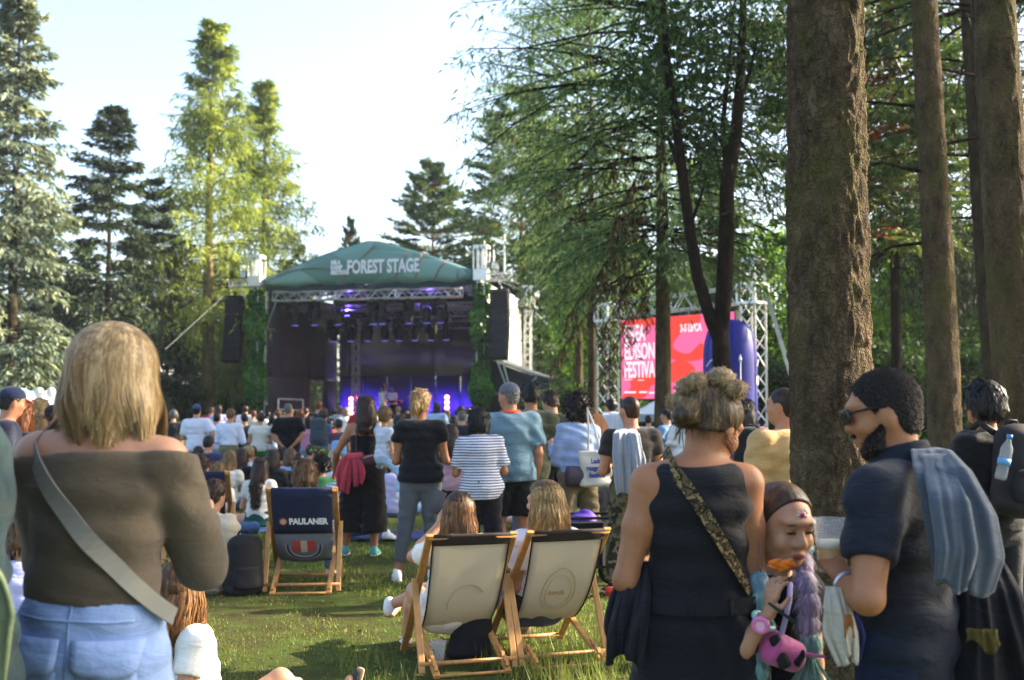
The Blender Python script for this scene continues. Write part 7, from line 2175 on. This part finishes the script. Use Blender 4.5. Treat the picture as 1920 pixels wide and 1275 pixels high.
M3 = stand('woman in a black short-sleeved blouse and grey jeans with a blonde ponytail', 790, 10.0, 728, yaw=0, tp=('blouse', '111317'), bt=('crop', '54585c'), hair=('pony', 'blond', .085), shoes='e6e4e4', arms=('front', 'front'), legs=(((.12, -.08, -1), (.16, -.13, -1)), ((.02, .04, -1), (.02, .04, -1))), skn='tan', head=(-.35, 0))
M4 = stand('girl with long dark hair, pink top and black leggings beside the ponytail woman', 848, 11.6, 795, tp=('tee', 'c49aa2'), bt=('slim', 'black'), hair=('long', 'brown', .2), shoes='white')
M5 = stand('woman with a dark bob in a blue and white striped t-shirt', 903, 9.9, 763, yaw=12, fat=1.08, tp=('bigtee', 'white', ('d4d6e0', '5a6276', .024)), bt=('loose', 'black'), hair=('bob', 'black', .06), arms=('hold', 'front'), skn='tan', shoes='black')
M6 = stand('large man in a grey-blue t-shirt with a grey cap and orange collar', 962, 10.6, 716, yaw=8, sex='m', fat=1.15, tp=('bigtee', '64818f'), bt=('shorts', 'black'), hair=('crew', 'grey'), cap=('5c5f68', '6e717a'), shoes='black', arms=('front', 'pocket'), head=(.7, 0), fine=True, skn='ruddy')
b = Body(.01)
for a in np.linspace(0, 6.283, 14, endpoint=False):
    q = M6.N + M6.lat * .044 * math.cos(a) + M6.fwd * (.042 * math.sin(a) + .004) + M6.u * .006; b.ell(q, (.012, .012, .014))
fin(b, M6, M6.HS, .012, 'orange_collar', cloth('d8562c'), M6.e)
M7 = stand('dark-haired man in an olive jacket beside the man with the cap', 992, 11.6, 717, yaw=4, sex='m', tp=('jacket', 'olive'), bt=('jeans', '5c6670'), hair=('short', 'black'), shoes='black', arms=('front', 'front'), skn='tan')
M8 = stand('young man in black looking down beside the olive jacket', 1035, 13.2, 733, yaw=18, sex='m', tp=('jacket', '15171b'), bt=('loose', '15171b'), hair=('short', 'brown'), arms=('front', 'front'), head=(.5, -.4), fine=True, shoes='black')
M9 = stand('woman with dark curls in a light denim shirt carrying a white tote bag', 1082, 10.8, 738, yaw=22, tp=('long', '96a9cc'), bt=('loose', '6e6148'), hair=('curly', 'dark', .055), shoes='black', arms=('hold', 'front'), legs=('wide', 'wide'), head=(.25, 0))
M10 = stand('man with a white sweater over his shoulders and light jeans', 1143, 19, 748, yaw=20, sex='m', tp=('tee', '17181c'), bt=('slim', '7e9bb8'), hair=('short', 'black'), arms=('hold', 'down'), head=(.5, 0), shoes='5c6c78')
M11 = stand('man with shaved head and camouflage trousers, grey hoodie over his shoulder', 1186, 9.3, 741, yaw=10, sex='m', fat=1.08, tp=('tee', '2a2522'), bt=('loose', 'camo'), hair=('thin', 'brown'), shoes='black', arms=('front', 'front'), skn='ruddy', head=(.35, 0), fine=True)
hd11 = empty('hoodie', at(1185, 830, 9.1), 0, 'light grey hoodie hanging over the shoulder of the man with the shaved head', 'hoodie')
h11 = lambda *p: tuple(Vector(at(*p)) - hd11.location)
LF = wrinkle(plain('light_grey_fleece', '868b93', .95, .08, 7, 200, .3, sheen=.2), 7)
drape('hoodie_body', [h11(1176, 803, 9.25), h11(1174, 812, 9.05), h11(1176, 850, 8.98), h11(1180, 900, 8.96), h11(1180, 928, 8.98)], [.08, .11, .12, .115, .10], (1, 0, 0), (0, -1, .15), LF, None, None, .016, 4, 6, .02, 30, 41, hd11)
drape('hoodie_sleeve', [h11(1190, 812, 9.02), h11(1198, 860, 8.92), h11(1200, 912, 8.92)], [.04, .045, .036], (1, 0, 0), (0, -1, .1), LF, None, None, .012, 2, 8, .02, 20, 17, hd11)
drape('sweater', [at(1146, 772, 19.0), at(1148, 778, 18.75), at(1151, 805, 18.72), at(1152, 828, 18.74)], [.13, .17, .17, .15], (1, 0, 0), (0, -1, .2), cloth('c8ccd6'), 'white sweater draped over the back of the man in light jeans', 'sweater', .02, 4, 3, .04)
person('grey-haired man with glasses sitting and facing the camera', 1245, 13.6, hgt=1.74, yaw=165, sex='m', pz=.12, fine=True, res=.013, tp=('tee', 'd8dae4'), bt=('jeans', 'denim'), hair=('short', 'grey'), legs=('knee', 'cross'), arms=('lap', 'lap'), skn='ruddy', head=(-.3, -.2), group=GG)
stand('woman in a white printed t-shirt with a dark strap and brown hair', 1281, 16.5, 766, yaw=14, tp=('bigtee', 'd6d6d2'), bt=('jeans', '3c5068'), hair=('long', 'brown', .08), arms=('front', 'front'))
M14 = stand('man in a navy cap and blue t-shirt holding a beer', 1252, 18.2, 766, yaw=50, sex='m', tp=('tee', '6f8fb8'), bt=('shorts', 'denim'), hair=('crew', 'dark'), cap=('1c2236', '1c2236'), arms=('hold', 'down'), head=(.3, 0))
beer_cup(world(M14, M14.arm[0][2] + M14.arm[0][3] * .05) + Vector((-.05, -.03, -.03)), .15, 'cup of beer held by the man in the navy cap', .65)
stand('man in a white t-shirt under the video screen', 1216, 24, 778, sex='m', tp=('tee', 'd4d8e0'), bt=('jeans', 'denim'), hair=('short', 'black'))
stand('person in a dark top just behind the white sweater', 1168, 22, 772, sex='m', tp=('tee', '1a1b20'), bt=('jeans', 'dkgrey'), hair=('short', 'dark'))
stand('person with brown hair far behind the woman in the white printed t-shirt', 1312, 26, 784, tp=('tee', '8a8e94'), bt=('jeans', 'denim'), hair=('bob', 'brown', .05))
stand('man in a tan t-shirt with blue glasses half hidden by the thickest trunk', 1474, 7.0, 724, sex='m', fat=1.2, yaw=25, tp=('bigtee', 'b8935f'), bt=('shorts', 'beige'), hair=('thin', 'brown'), arms=('front', 'front'), skn='ruddy', head=(.5, 0), fine=True)
M17 = stand('woman in a pink puff-sleeved top and green skirt behind the woman in black', 1402, 10.5, 748, yaw=-8, tp=('blouse', 'b06a80'), bt=('skirt', '2f6b48', .3), hair=('long', 'dark', .1), arms=('front', 'down'))
backpack(world(M17, M17.P + M17.u * .05 - M17.fwd * .10), R(-8), (.3, .18, .42), cloth('1b1d20'), 'dark backpack on the woman with the green skirt')
# tote, wagon and small things
tt_ = empty('tote_bag', world(M9, surf_back(M9, .055, -.02, .03)) + Vector((.03, -.06, -.06)), R(10), 'white cotton tote bag with blue handwritten lettering', 'bag')
b = Body(.02); b.ecap((0, 0, .02), (-.015, 0, .33), (.17, .055), (.155, .03), (1, 0, 0), cap=.5); soft('bag_body', b, .012, plain('cotton', 'cdc8ba', .9, .06, 5, 200, .2), tt_, fold=wfold(.010, 2), cuts=[((0, 0, .335), (0, 0, 1))])
for i, s_ in enumerate(('Ladne', 'rozgrywki', 'festiwal')):
    tm = text_mesh(s_, .062, .003, .85, .003, 'CENTER'); tm.transform(Matrix.Rotation(R(90), 4, 'X')); tm.transform(Matrix.Translation((.0, -.066 + .003 * i, .22 - .066 * i))); link('lettering', tm, plain('blue_ink', '3a4a90', .8), tt_)
for dx in (-.06, .06): MB().tube([(dx - .015, .0, .32), (dx * .5 - .03, .03, .55), (-.06, .09, .74), (-.07, .16, .70)], .010, 6).build('handle', plain('cotton', 'cdc8ba'), tt_, True)
b = Body(.02); b.ecap((-.09, 0, 0), (.09, 0, -.01), (.10, .05), (.095, .05), (0, 0, 1)); tag(soft('shoulder_bag', b, .012, plain('plum_leather', '3c3340', .5, .15), None, world(M9, surf_back(M9, -.05, .0, .035)), R(20)), 'plum-coloured shoulder bag beside the tote bag', 'bag')
def wagon():
    e = empty('folding_wagon', gp(1094, 9.5), R(8), 'black folding wagon with wire frame and big wheels behind the right deck chair', 'wagon')
    K = plain('black_tube', '121317', .4); mb = MB()
    for x in (-.36, .36):
        for y in (-.2, .2): mb.bar((x, y, .12), (x, y, .62), .025)
    for z in (.22, .62):
        mb.bar((-.36, -.2, z), (.36, -.2, z), .022); mb.bar((-.36, .2, z), (.36, .2, z), .022); mb.bar((-.36, -.2, z), (-.36, .2, z), .022); mb.bar((.36, -.2, z), (.36, .2, z), .022)
    mb.bar((-.36, -.2, .22), (.36, -.2, .60), .016); mb.build('frame', K, e)
    mb = MB(); mb.box((-.1, 0, .40), (.50, .36, .36), bev=.03); mb.build('fabric_tub', plain('black_canvas', '15161a', .9, .15), e)
    for x in (-.3, .3):
        for y in (-.24, .24):
            o = MB().tube(ring((x, y, .13), .105, 18, (0, 1, 0)), .026, 7, close=True).build('wheel', plain('tyre', '17181a', .8), e, True)
            MB().tube([(x, y - .02, .13), (x, y + .02, .13)], .06, 12).bar((x - .1, y, .13), (x + .1, y, .13), .016).bar((x, y, .03), (x, y, .23), .016).build('hub', plastic('3a3b40', .4), o)
    MB().tube([(.36, -.05, .62), (.52, -.05, .72), (.52, .05, .72), (.36, .05, .62)], .014, 6).build('handle', K, e)
wagon()
b = Body(.02); b.ell((0, 0, 0), (.13, .12, .085)); b.ell((.03, 0, .03), (.07, .07, .07)); tag(soft('purple_hat', b, .011, plain('purple_fabric', '50309a', .6, .25, 9), None, at(1092, 978, 9.55), 0, wfold(.014, 4)), 'purple sun hat lying on top of the folding wagon', 'hat')
backpack(gp(462, 9.3), R(30), (.34, .22, .5), plain('black_nylon', '14151a', .7), 'black backpack standing on the grass left of the navy deck chair', group='bags on the grass')
b = Body(.03); b.ell((0, 0, .1), (.17, .13, .11)).ell((.06, 0, .14), (.09, .09, .08)); tag(soft('handbag', b, .012, plain('dark_fringe', '1e1715', .9, .3, 20), None, gp(424, 10.0), 0, wfold(.02, 9)), 'small dark shaggy handbag on the grass beside the person in khaki trousers', 'bag', 'bags on the grass')
b = Body(.03); b.ecap((0, 0, .06), (.02, 0, .30), (.15, .11), (.10, .08), (1, 0, 0)).ell((-.08, -.04, .05), (.09, .09, .05)); tag(soft('black_bag', b, .010, plain('black_canvas_bag', '111216', .85), None, gp(884, 6.95), .3, wfold(.012, 14)), 'black bag on the grass under the left front deck chair', 'bag', 'bags on the grass')
beer_cup(gp(822, 6.75), .15, 'clear cup with a little orange drink on the grass under the left chair', .25, 'c8682a', False)
def blanket(px, Y, sx, sy, rz, col, label, ph):
    g = [[(sx * (i / 8 - .5), sy * (j / 6 - .5), .035 + .02 * math.sin(3 * i + ph) * math.sin(2.2 * j + ph)) for j in range(7)] for i in range(9)]
    tag(MB().sheet(g, .012).build('blanket', plain('blanket_' + col, col, .95, .2, 6, 120, .3), None, True, gp(px, Y), rz), label, 'blanket', 'blankets spread on the grass')
blanket(434, 15.6, .8, .7, .4, '27345e', 'navy and white blanket on the grass left of the long-haired woman', .3); blanket(470, 14.2, 1.3, .6, .1, '2f4a78', 'blue blanket in front of the long-haired woman in the teal skirt', 1.0); blanket(735, 13.5, 1.6, .8, .2, '2c3c66', 'dark blue blanket on the grass between the jumpsuit woman and the ponytail woman', 2.0)
fl = empty('flower', gp(1150, 6.9) + Vector((0, 0, .42)), 0, 'red tulip-shaped flower hanging beside the black jacket', 'flower')
b = Body(.006)
for a in np.linspace(0, 6.283, 6, endpoint=False): b.ell((-.025, .018 * math.cos(a), .018 * math.sin(a)), (.034, .012, .012))
soft('petals', b, .005, plain('red_petal', 'b8321e', .5, .2), fl); MB().tube([(0, 0, 0), (.06, .02, .0), (.13, .05, -.05)], .004, 5).build('stem', plain('green_stem', '3d6a28', .6), fl); MB().sheet([[(.03, 0, .0), (.035, 0, .012)], [(.06, .01, .02), (.065, .01, .036)], [(.10, .02, .01), (.10, .02, .016)]], .001).build('leaf', plain('green_stem', '3d6a28', .6), fl)

# ---------------------------------------------------------------- the audience
GA = 'audience standing before the stage'
def A(label, px, Y, top, **kw):
    kw.setdefault('yaw', random.Random(px).uniform(-6, 14)); kw.setdefault('group', GA); return person(label, px, Y, top=top, **kw)
A('man in a white t-shirt and blue cap with a hand on his hip', 371, 21, 757, sex='m', fat=1.12, tp=('bigtee', 'd0d4e2'), bt=('jeans', '5a7a9c'), hair=('crew', 'dark'), cap=('33456e', '33456e'), arms=('front', 'hip'))
A('fair-haired man in a white long-sleeved shirt and khaki shorts', 430, 20.5, 766, sex='m', tp=('long', 'c9d0e2'), bt=('shorts', '6d6a50'), hair=('short', 'dkblond'), arms=('front', 'front'))
A('person in pale blue between the two men in white', 408, 23, 774, tp=('tee', 'b4c2dc'), bt=('jeans', 'ltdenim'), hair=('short', 'dark'))
A('dark-haired man in a navy vest and jeans', 459, 23, 775, sex='m', tp=('tee', '1f2a3c'), bt=('jeans', '6f88a4'), hair=('short', 'black'), arms=('down', 'front'))
A('woman in a white shirt and bright green trousers', 487, 21.5, 773, tp=('blouse', 'cfcfc4'), bt=('loose', 'green'), hair=('bun', 'brown', .0), arms=('front', 'front'))
A('big man with shaved grey head all in black, hands clasped behind his back', 543, 21.5, 755, sex='m', fat=1.2, yaw=2, tp=('bigtee', '0f1115'), bt=('loose', '101216'), hair=('thin', 'grey'), arms=('behind', 'behind'), legs=('wide', 'wide'), shoes='black', skn='ruddy')
A('woman in a pale top between the green trousers and the big man in black', 512, 24, 777, tp=('tee', 'b4bccb'), bt=('jeans', 'red'), hair=('bob', 'dark', .04))
A('girl in a pink sleeveless top with brown hair', 577, 22.5, 780, tp=('sleeveless', 'c98fae'), bt=('jeans', 'ltdenim'), hair=('long', 'brown', .1))
F7 = A('woman with a blue cap, long brown hair and blue t-shirt wearing a grey backpack', 603, 21, 768, yaw=-12, tp=('tee', '3f587e'), bt=('jeans', '20242c'), hair=('long', 'brown', .12), cap=('4c6c94', '4c6c94'), head=(-.4, -.2))
backpack(world(F7, F7.P + F7.u * .06 - F7.fwd * .09), R(10), (.34, .2, .5), cloth('39454e'), 'grey backpack on the woman with the blue cap', .02)
F8 = A('person in a plum plaid shirt with a pale blue drawstring bag', 637, 19.5, 785, tp=('tee', '4f3a48'), bt=('jeans', 'denim'), hair=('short', 'brown'))
b = Body(.03); b.ecap((0, 0, 0), (0, 0, .22), (.15, .06), (.12, .04), (1, 0, 0)); tag(soft('drawstring_bag', b, .02, cloth('7aa6d4'), None, world(F8, F8.P + F8.u * .03 - F8.fwd * .09), .1), 'pale blue drawstring bag on the back of the person in plaid', 'bag')
A('person in a bright orange t-shirt near the stage', 619, 26, 788, tp=('tee', 'e2512a'), bt=('jeans', 'denim'), hair=('short', 'dark'))
A('person in a white t-shirt beside the pink top', 566, 25, 782, tp=('tee', 'd6dae4'), bt=('jeans', 'denim'), hair=('short', 'dark'))
A('dark-haired person with white straps right of the carried child', 748, 17, 778, sex='m', tp=('tee', '20232a'), bt=('loose', 'black'), hair=('short', 'dark'))
A('grey-haired man with a dark backpack in front of the ivy tower', 866, 20, 770, sex='m', tp=('jacket', '1c222c'), bt=('jeans', 'navy'), hair=('short', 'grey'))
A('woman with brown hair beside the grey-haired man', 851, 22, 781, tp=('tee', '3a3f4a'), bt=('jeans', 'navy'), hair=('long', 'brown', .08))
A('person in a teal top seen between the child and the ponytail', 753, 22, 775, tp=('tee', '4a8a9a'), bt=('jeans', 'navy'), hair=('short', 'brown'))
A('man with a navy cap with white front and orange brim at the far left', 12, 9.2, 724, sex='m', yaw=-70, tp=('tee', '262a3c'), bt=('jeans', 'navy'), hair=('crew', 'dark'), cap=('222c48', 'd8603c'), skn='ruddy', fine=True)
A('woman with long ginger hair and a black top at the far left', 34, 9.8, 752, yaw=-20, tp=('tee', '1e1f22'), bt=('jeans', 'black'), hair=('long', 'ginger', .12), arms=('down', 'down'))
A('blonde woman in a pale jacket far left beside the ginger hair', 66, 13, 748, yaw=-60, tp=('long', 'c4c4d4'), bt=('jeans', 'denim'), hair=('long', 'blond', .05), fine=True)
A('child with fair hair and a lilac top in front of the pale jacket', 69, 12, 780, child=.6, yaw=-30, tp=('tee', 'c4b4d0'), bt=('jeans', 'denim'), hair=('long', 'dkblond', .1))
A('man with a black cap and dark brown t-shirt left of the blonde woman', 100, 12.2, 758, sex='m', yaw=-30, tp=('tee', '3a2626'), bt=('jeans', 'black'), hair=('crew', 'dark'), cap=('191c24', '7a2436'), skn='ruddy')
A('grey-haired person right of the blonde hair before the red banner', 325, 24, 768, tp=('tee', '26282c'), bt=('jeans', 'dkgrey'), hair=('bob', 'grey', .03))
GF2 = 'front rows of the audience'
g7 = random.Random(7)
combos = [(h, t) for t in ('black', 'navy', 'white', 'grey', 'red', 'teal', 'olive', 'lilac', 'ltblue', 'beige') for h in ('brown', 'dark', 'blond', 'ginger', 'ltbrown')]
tn = dict(black='black', navy='navy', white='white', grey='grey', red='dark red', teal='teal', olive='olive', lilac='lilac', ltblue='pale blue', beige='beige')
hn = dict(brown='brown', dark='near-black', blond='blonde', ginger='ginger', ltbrown='light brown')
g7.shuffle(combos)
for i in range(34):
    px = 395 + 15.2 * i + g7.uniform(-5, 5); Y = g7.uniform(27, 42)
    h, t = combos[i]; hk = g7.choice(['short', 'bob', 'long', 'short', 'pony']); sx = g7.choice('mf')
    person(f'spectator with {"short" if hk == "short" else "longer"} {hn[h]} hair and {tn[t]} top below the stage', px, Y, hgt=g7.uniform(1.55, 1.82), sex=sx, yaw=g7.uniform(-15, 20), tp=(g7.choice(['tee', 'long', 'bigtee']), t), bt=('jeans', g7.choice(['denim', 'black', 'navy', 'khaki'])), hair=(hk, h, .08), arms=(g7.choice(['down', 'front', 'fold', 'clap']), g7.choice(['down', 'front', 'hold', 'clap'])), group=GF2, res=.032)
# ---------------------------------------------------------------- seated audience
def S(label, px, Y, HS=1.66, **kw):
    kw.setdefault('yaw', random.Random(px).uniform(-10, 18)); kw.setdefault('legs', ('cross', 'cross')); kw.setdefault('arms', ('lap', 'lap')); kw.setdefault('lean', .08)
    return person(label, px, Y, hgt=HS, pz=kw.pop('pz', .075), group=GG, **kw)
S('woman with very long straight brown hair, white top and teal skirt sitting on the grass', 488, 14.6, 1.68, tp=('tee', 'offwhite'), bt=('skirt', '1f4a44', .05), hair=('long', 'brown', .29), arms=('front', 'front'))
S('woman with brown hair in a black t-shirt and white trousers leaning back on one arm', 450, 18.4, 1.7, tp=('tee', 'black'), bt=('loose', 'd8d4cc'), hair=('long', 'brown', .12), legs=('side', 'cross'), arms=('prop', 'lap'))
S('blonde person in white behind the woman leaning back', 464, 19.6, 1.72, tp=('tee', 'd4d8e6'), bt=('jeans', 'ltblue'), hair=('bob', 'blond', .03))
S('woman with dark brown hair and a black top behind the very long hair', 512, 17.2, 1.72, tp=('long', '17191f'), bt=('jeans', 'black'), hair=('long', 'brown', .1))
S('boy in a navy t-shirt sitting with knees up on the grass', 391, 19.2, 1.78, sex='m', pz=.16, tp=('tee', '2a3558'), bt=('jeans', 'denim'), hair=('short', 'dark'), arms=('prop', 'lap'), legs=('knee', 'knee'))
S('blonde woman sitting behind the boy deck chair at the left', 404, 13.4, 1.66, tp=('tee', 'offwhite'), bt=('jeans', 'denim'), hair=('long', 'dkblond', .08))
S('person with curly dark hair and a green t-shirt sitting right of the navy deck chair', 606, 15.4, 1.66, tp=('tee', '3f7a4c'), bt=('jeans', 'denim'), hair=('curly', 'dark', .03))
S('dark-haired person directly behind the right post of the navy deck chair', 588, 13.6, 1.6, sex='m', tp=('tee', '26303a'), bt=('jeans', 'navy'), hair=('short', 'dark'))
S('dark round-headed person left of the green t-shirt', 561, 17.5, 1.62, sex='m', tp=('tee', '2c2c34'), bt=('jeans', 'navy'), hair=('short', 'dark'))
S('woman in a striped white shirt sitting right of the navy deck chair', 636, 13.2, 1.70, yaw=-25, lean=.3, pz=.1, tp=('bigtee', 'white', ('d8dae2', '667088', .03)), bt=('jeans', 'denim'), hair=('bob', 'dkblond', .03), legs=('knee', 'side'))
W1 = S('fair-haired person wearing a green leaf wreath', 628, 16.6, 1.74, tp=('tee', 'c8c4d8'), bt=('jeans', 'denim'), hair=('long', 'white', .07))
W2 = S('bald-crowned person wearing a green and white wreath', 600, 18.3, 1.78, sex='m', tp=('tee', 'b8a8a0'), bt=('jeans', 'denim'), hair=('thin', 'ltbrown'))
for kx, lb in ((W1, 'green and white flower wreath on the fair-haired person'), (W2, 'leafy green wreath on the bald-crowned person')):
    wr = empty('flower_wreath', kx.e.location, kx.e.rotation_euler.z, lb, 'wreath', 'flower wreaths')
    g = np.random.default_rng(5); P_, D_ = [], []
    for a in np.linspace(0, 6.283, 60):
        q = kx.HC + kx.hl * math.cos(a) * .056 + kx.hf * math.sin(a) * .066 + kx.hu * .034; P_.append(np.array(q) * kx.HS + g.normal(0, .012, 3)); D_.append(g.normal(size=3) + np.array([0, 0, .3]))
    V, Q = cards(np.array(P_), np.array(D_), np.full(60, .07), np.full(60, .045), g); link('leaves', npmesh('leaves', V, Q, True, g.random(60)), L_DECI, wr)
    mb = MB(); 
    for a in np.linspace(0, 6.283, 9): mb.lathe([(.002, -.012), (.02, 0), (.002, .012)], tuple(np.array(kx.HC + kx.hl * math.cos(a) * .06 + kx.hf * math.sin(a) * .07 + kx.hu * .036) * kx.HS), 6)
    mb.build('blossoms', plain('white_petals', 'd8d8c4', .7), wr)
S('blonde child sitting between the wreaths', 652, 18.0, 1.5, tp=('tee', 'c9b8a0'), bt=('jeans', 'denim'), hair=('bob', 'blond', .03))
S('person with mousy hair and pale shirt sitting behind the coral jacket', 644, 20.5, 1.7, tp=('tee', 'a8b4a8'), bt=('jeans', 'denim'), hair=('long', 'ltbrown', .08))
S('person in a soft pink top sitting below the blue-capped woman', 583, 20.2, 1.74, tp=('tee', 'caa6b4'), bt=('jeans', 'ltdenim'), hair=('short', 'dark'))
for i, (lb, px, Y, kw) in enumerate((
    ('woman with fair hair in a cream top sitting before the man in khaki shorts', 428, 17.4, dict(tp=('tee', 'offwhite'), hair=('long', 'dkblond', .1))),
    ('man in a grey t-shirt sitting before the woman in green trousers', 478, 20.4, dict(sex='m', tp=('tee', 'grey'), hair=('short', 'brown'))),
    ('person in a dark red top sitting just left of the big man in black', 531, 19.3, dict(tp=('tee', 'red'), hair=('bob', 'dark', .04))),
    ('woman with light brown hair in a pale blue top sitting on the grass', 546, 18.6, dict(tp=('tee', 'ltblue'), hair=('long', 'ltbrown', .1))),
    ('child in a white shirt sitting right of the curly-haired person in green', 660, 15.0, dict(HS=1.35, tp=('tee', 'white'), hair=('bob', 'brown', .03))),
    ('person with auburn hair in an olive top sitting beside the jumpsuit woman', 664, 19.0, dict(tp=('tee', 'olive'), hair=('long', 'ginger', .1))),
    ('dark-haired person in a lilac shirt sitting behind the carried child', 742, 16.2, dict(tp=('tee', 'lilac'), hair=('short', 'dark'))),
    ('blonde person in a black top sitting behind the dark deck chair', 352, 16.0, dict(tp=('tee', 'black'), hair=('long', 'blond', .1))),
    ('person with a grey hood sitting far left beside the boy in navy', 366, 20.5, dict(tp=('jacket', 'dkgrey'), hair=('short', 'brown'))),
    ('person in mint green sitting between the wreaths and the coral jacket', 614, 19.6, dict(tp=('tee', 'mint'), hair=('bob', 'ltbrown', .04))))):
    S(lb, px, Y, kw.pop('HS', 1.68), bt=('jeans', ('denim', 'navy', 'khaki')[i % 3]), legs=(('cross', 'cross'), ('knee', 'cross'), ('side', 'cross'))[i % 3], **kw)
S('person in dark clothes sitting on the grass right of the denim shirt', 1118, 13.2, 1.66, yaw=30, tp=('tee', '23252b'), bt=('jeans', 'dkgrey'), hair=('bob', 'dark', .04), legs=('long', 'knee'), arms=('prop', 'prop'))
S('person in white and red sitting far behind the white sweater man', 1162, 20, 1.6, yaw=40, tp=('tee', 'd2d4e4'), bt=('shorts', 'a33a44'), hair=('short', 'dark'), legs=('knee', 'knee'))
S('person sitting on the grass between the olive jacket and the denim shirt', 1046, 14.5, 1.6, yaw=60, tp=('tee', '2b3040'), bt=('hotpants', 'black'), hair=('bob', 'brown', .04), legs=('long', 'long'), arms=('prop', 'prop'))
# performers
q = sloc(717, 760, 3.6)
person('performer in white singing into a microphone on stage', 717, 54, hgt=1.72, loc=sw(q.x, 3.6, DZ), yaw=150, tp=('bigtee', 'e0dce0'), bt=('loose', 'd8d4d8'), hair=('bob', 'brown', .05), arms=('up', 'down'), shoes='white', res=.03, group='performers on the stage')
q = sloc(738, 760, 5.2)
person('performer with long dark hair and a white t-shirt behind the keyboard', 738, 55, hgt=1.72, loc=sw(q.x, 5.1, DZ), yaw=172, tp=('bigtee', 'dcdae2'), bt=('loose', 'black'), hair=('long', 'brown', .12), arms=('lap', 'lap'), shoes='black', res=.03, group='performers on the stage')
# a white folding chair far right
fc_ = empty('folding_chair', gp(1908, 11.5), R(30), 'white folding chair far behind at the right edge', 'chair')
WM = metal('d8d8d6', .4)
for s in (-1, 1):
    MB().tube([(s * .2, -.2, 0), (s * .2, .12, .85)], .012, 6).build('leg', WM, fc_); MB().tube([(s * .18, .2, 0), (s * .18, -.1, .46)], .012, 6).build('leg', WM, fc_)
MB().box((0, 0, .45), (.38, .36, .03), bev=.01).build('seat', plastic('d0c8c4'), fc_); MB().box((0, .1, .75), (.4, .02, .14)).build('backrest', plastic('d0c8c4'), fc_)
# ---------------------------------------------------------------- thin summer haze
hm_, _t, _b = newmat('haze_air')
_t.nodes.remove(_b)
_pv = N(_t, 'ShaderNodeVolumePrincipled'); _pv.inputs['Color'].default_value = (.85, .9, 1, 1); _pv.inputs['Density'].default_value = .0004; _pv.inputs['Anisotropy'].default_value = .35
_t.links.new(_pv.outputs[0], _t.nodes['Material Output'].inputs['Volume'])
hz = MB().box((0, 430, 11), (1500, 1000, 27)).build('haze', hm_)
hz.data.materials.clear(); hz.data.materials.append(hm_); tag(hz, kind='stuff')
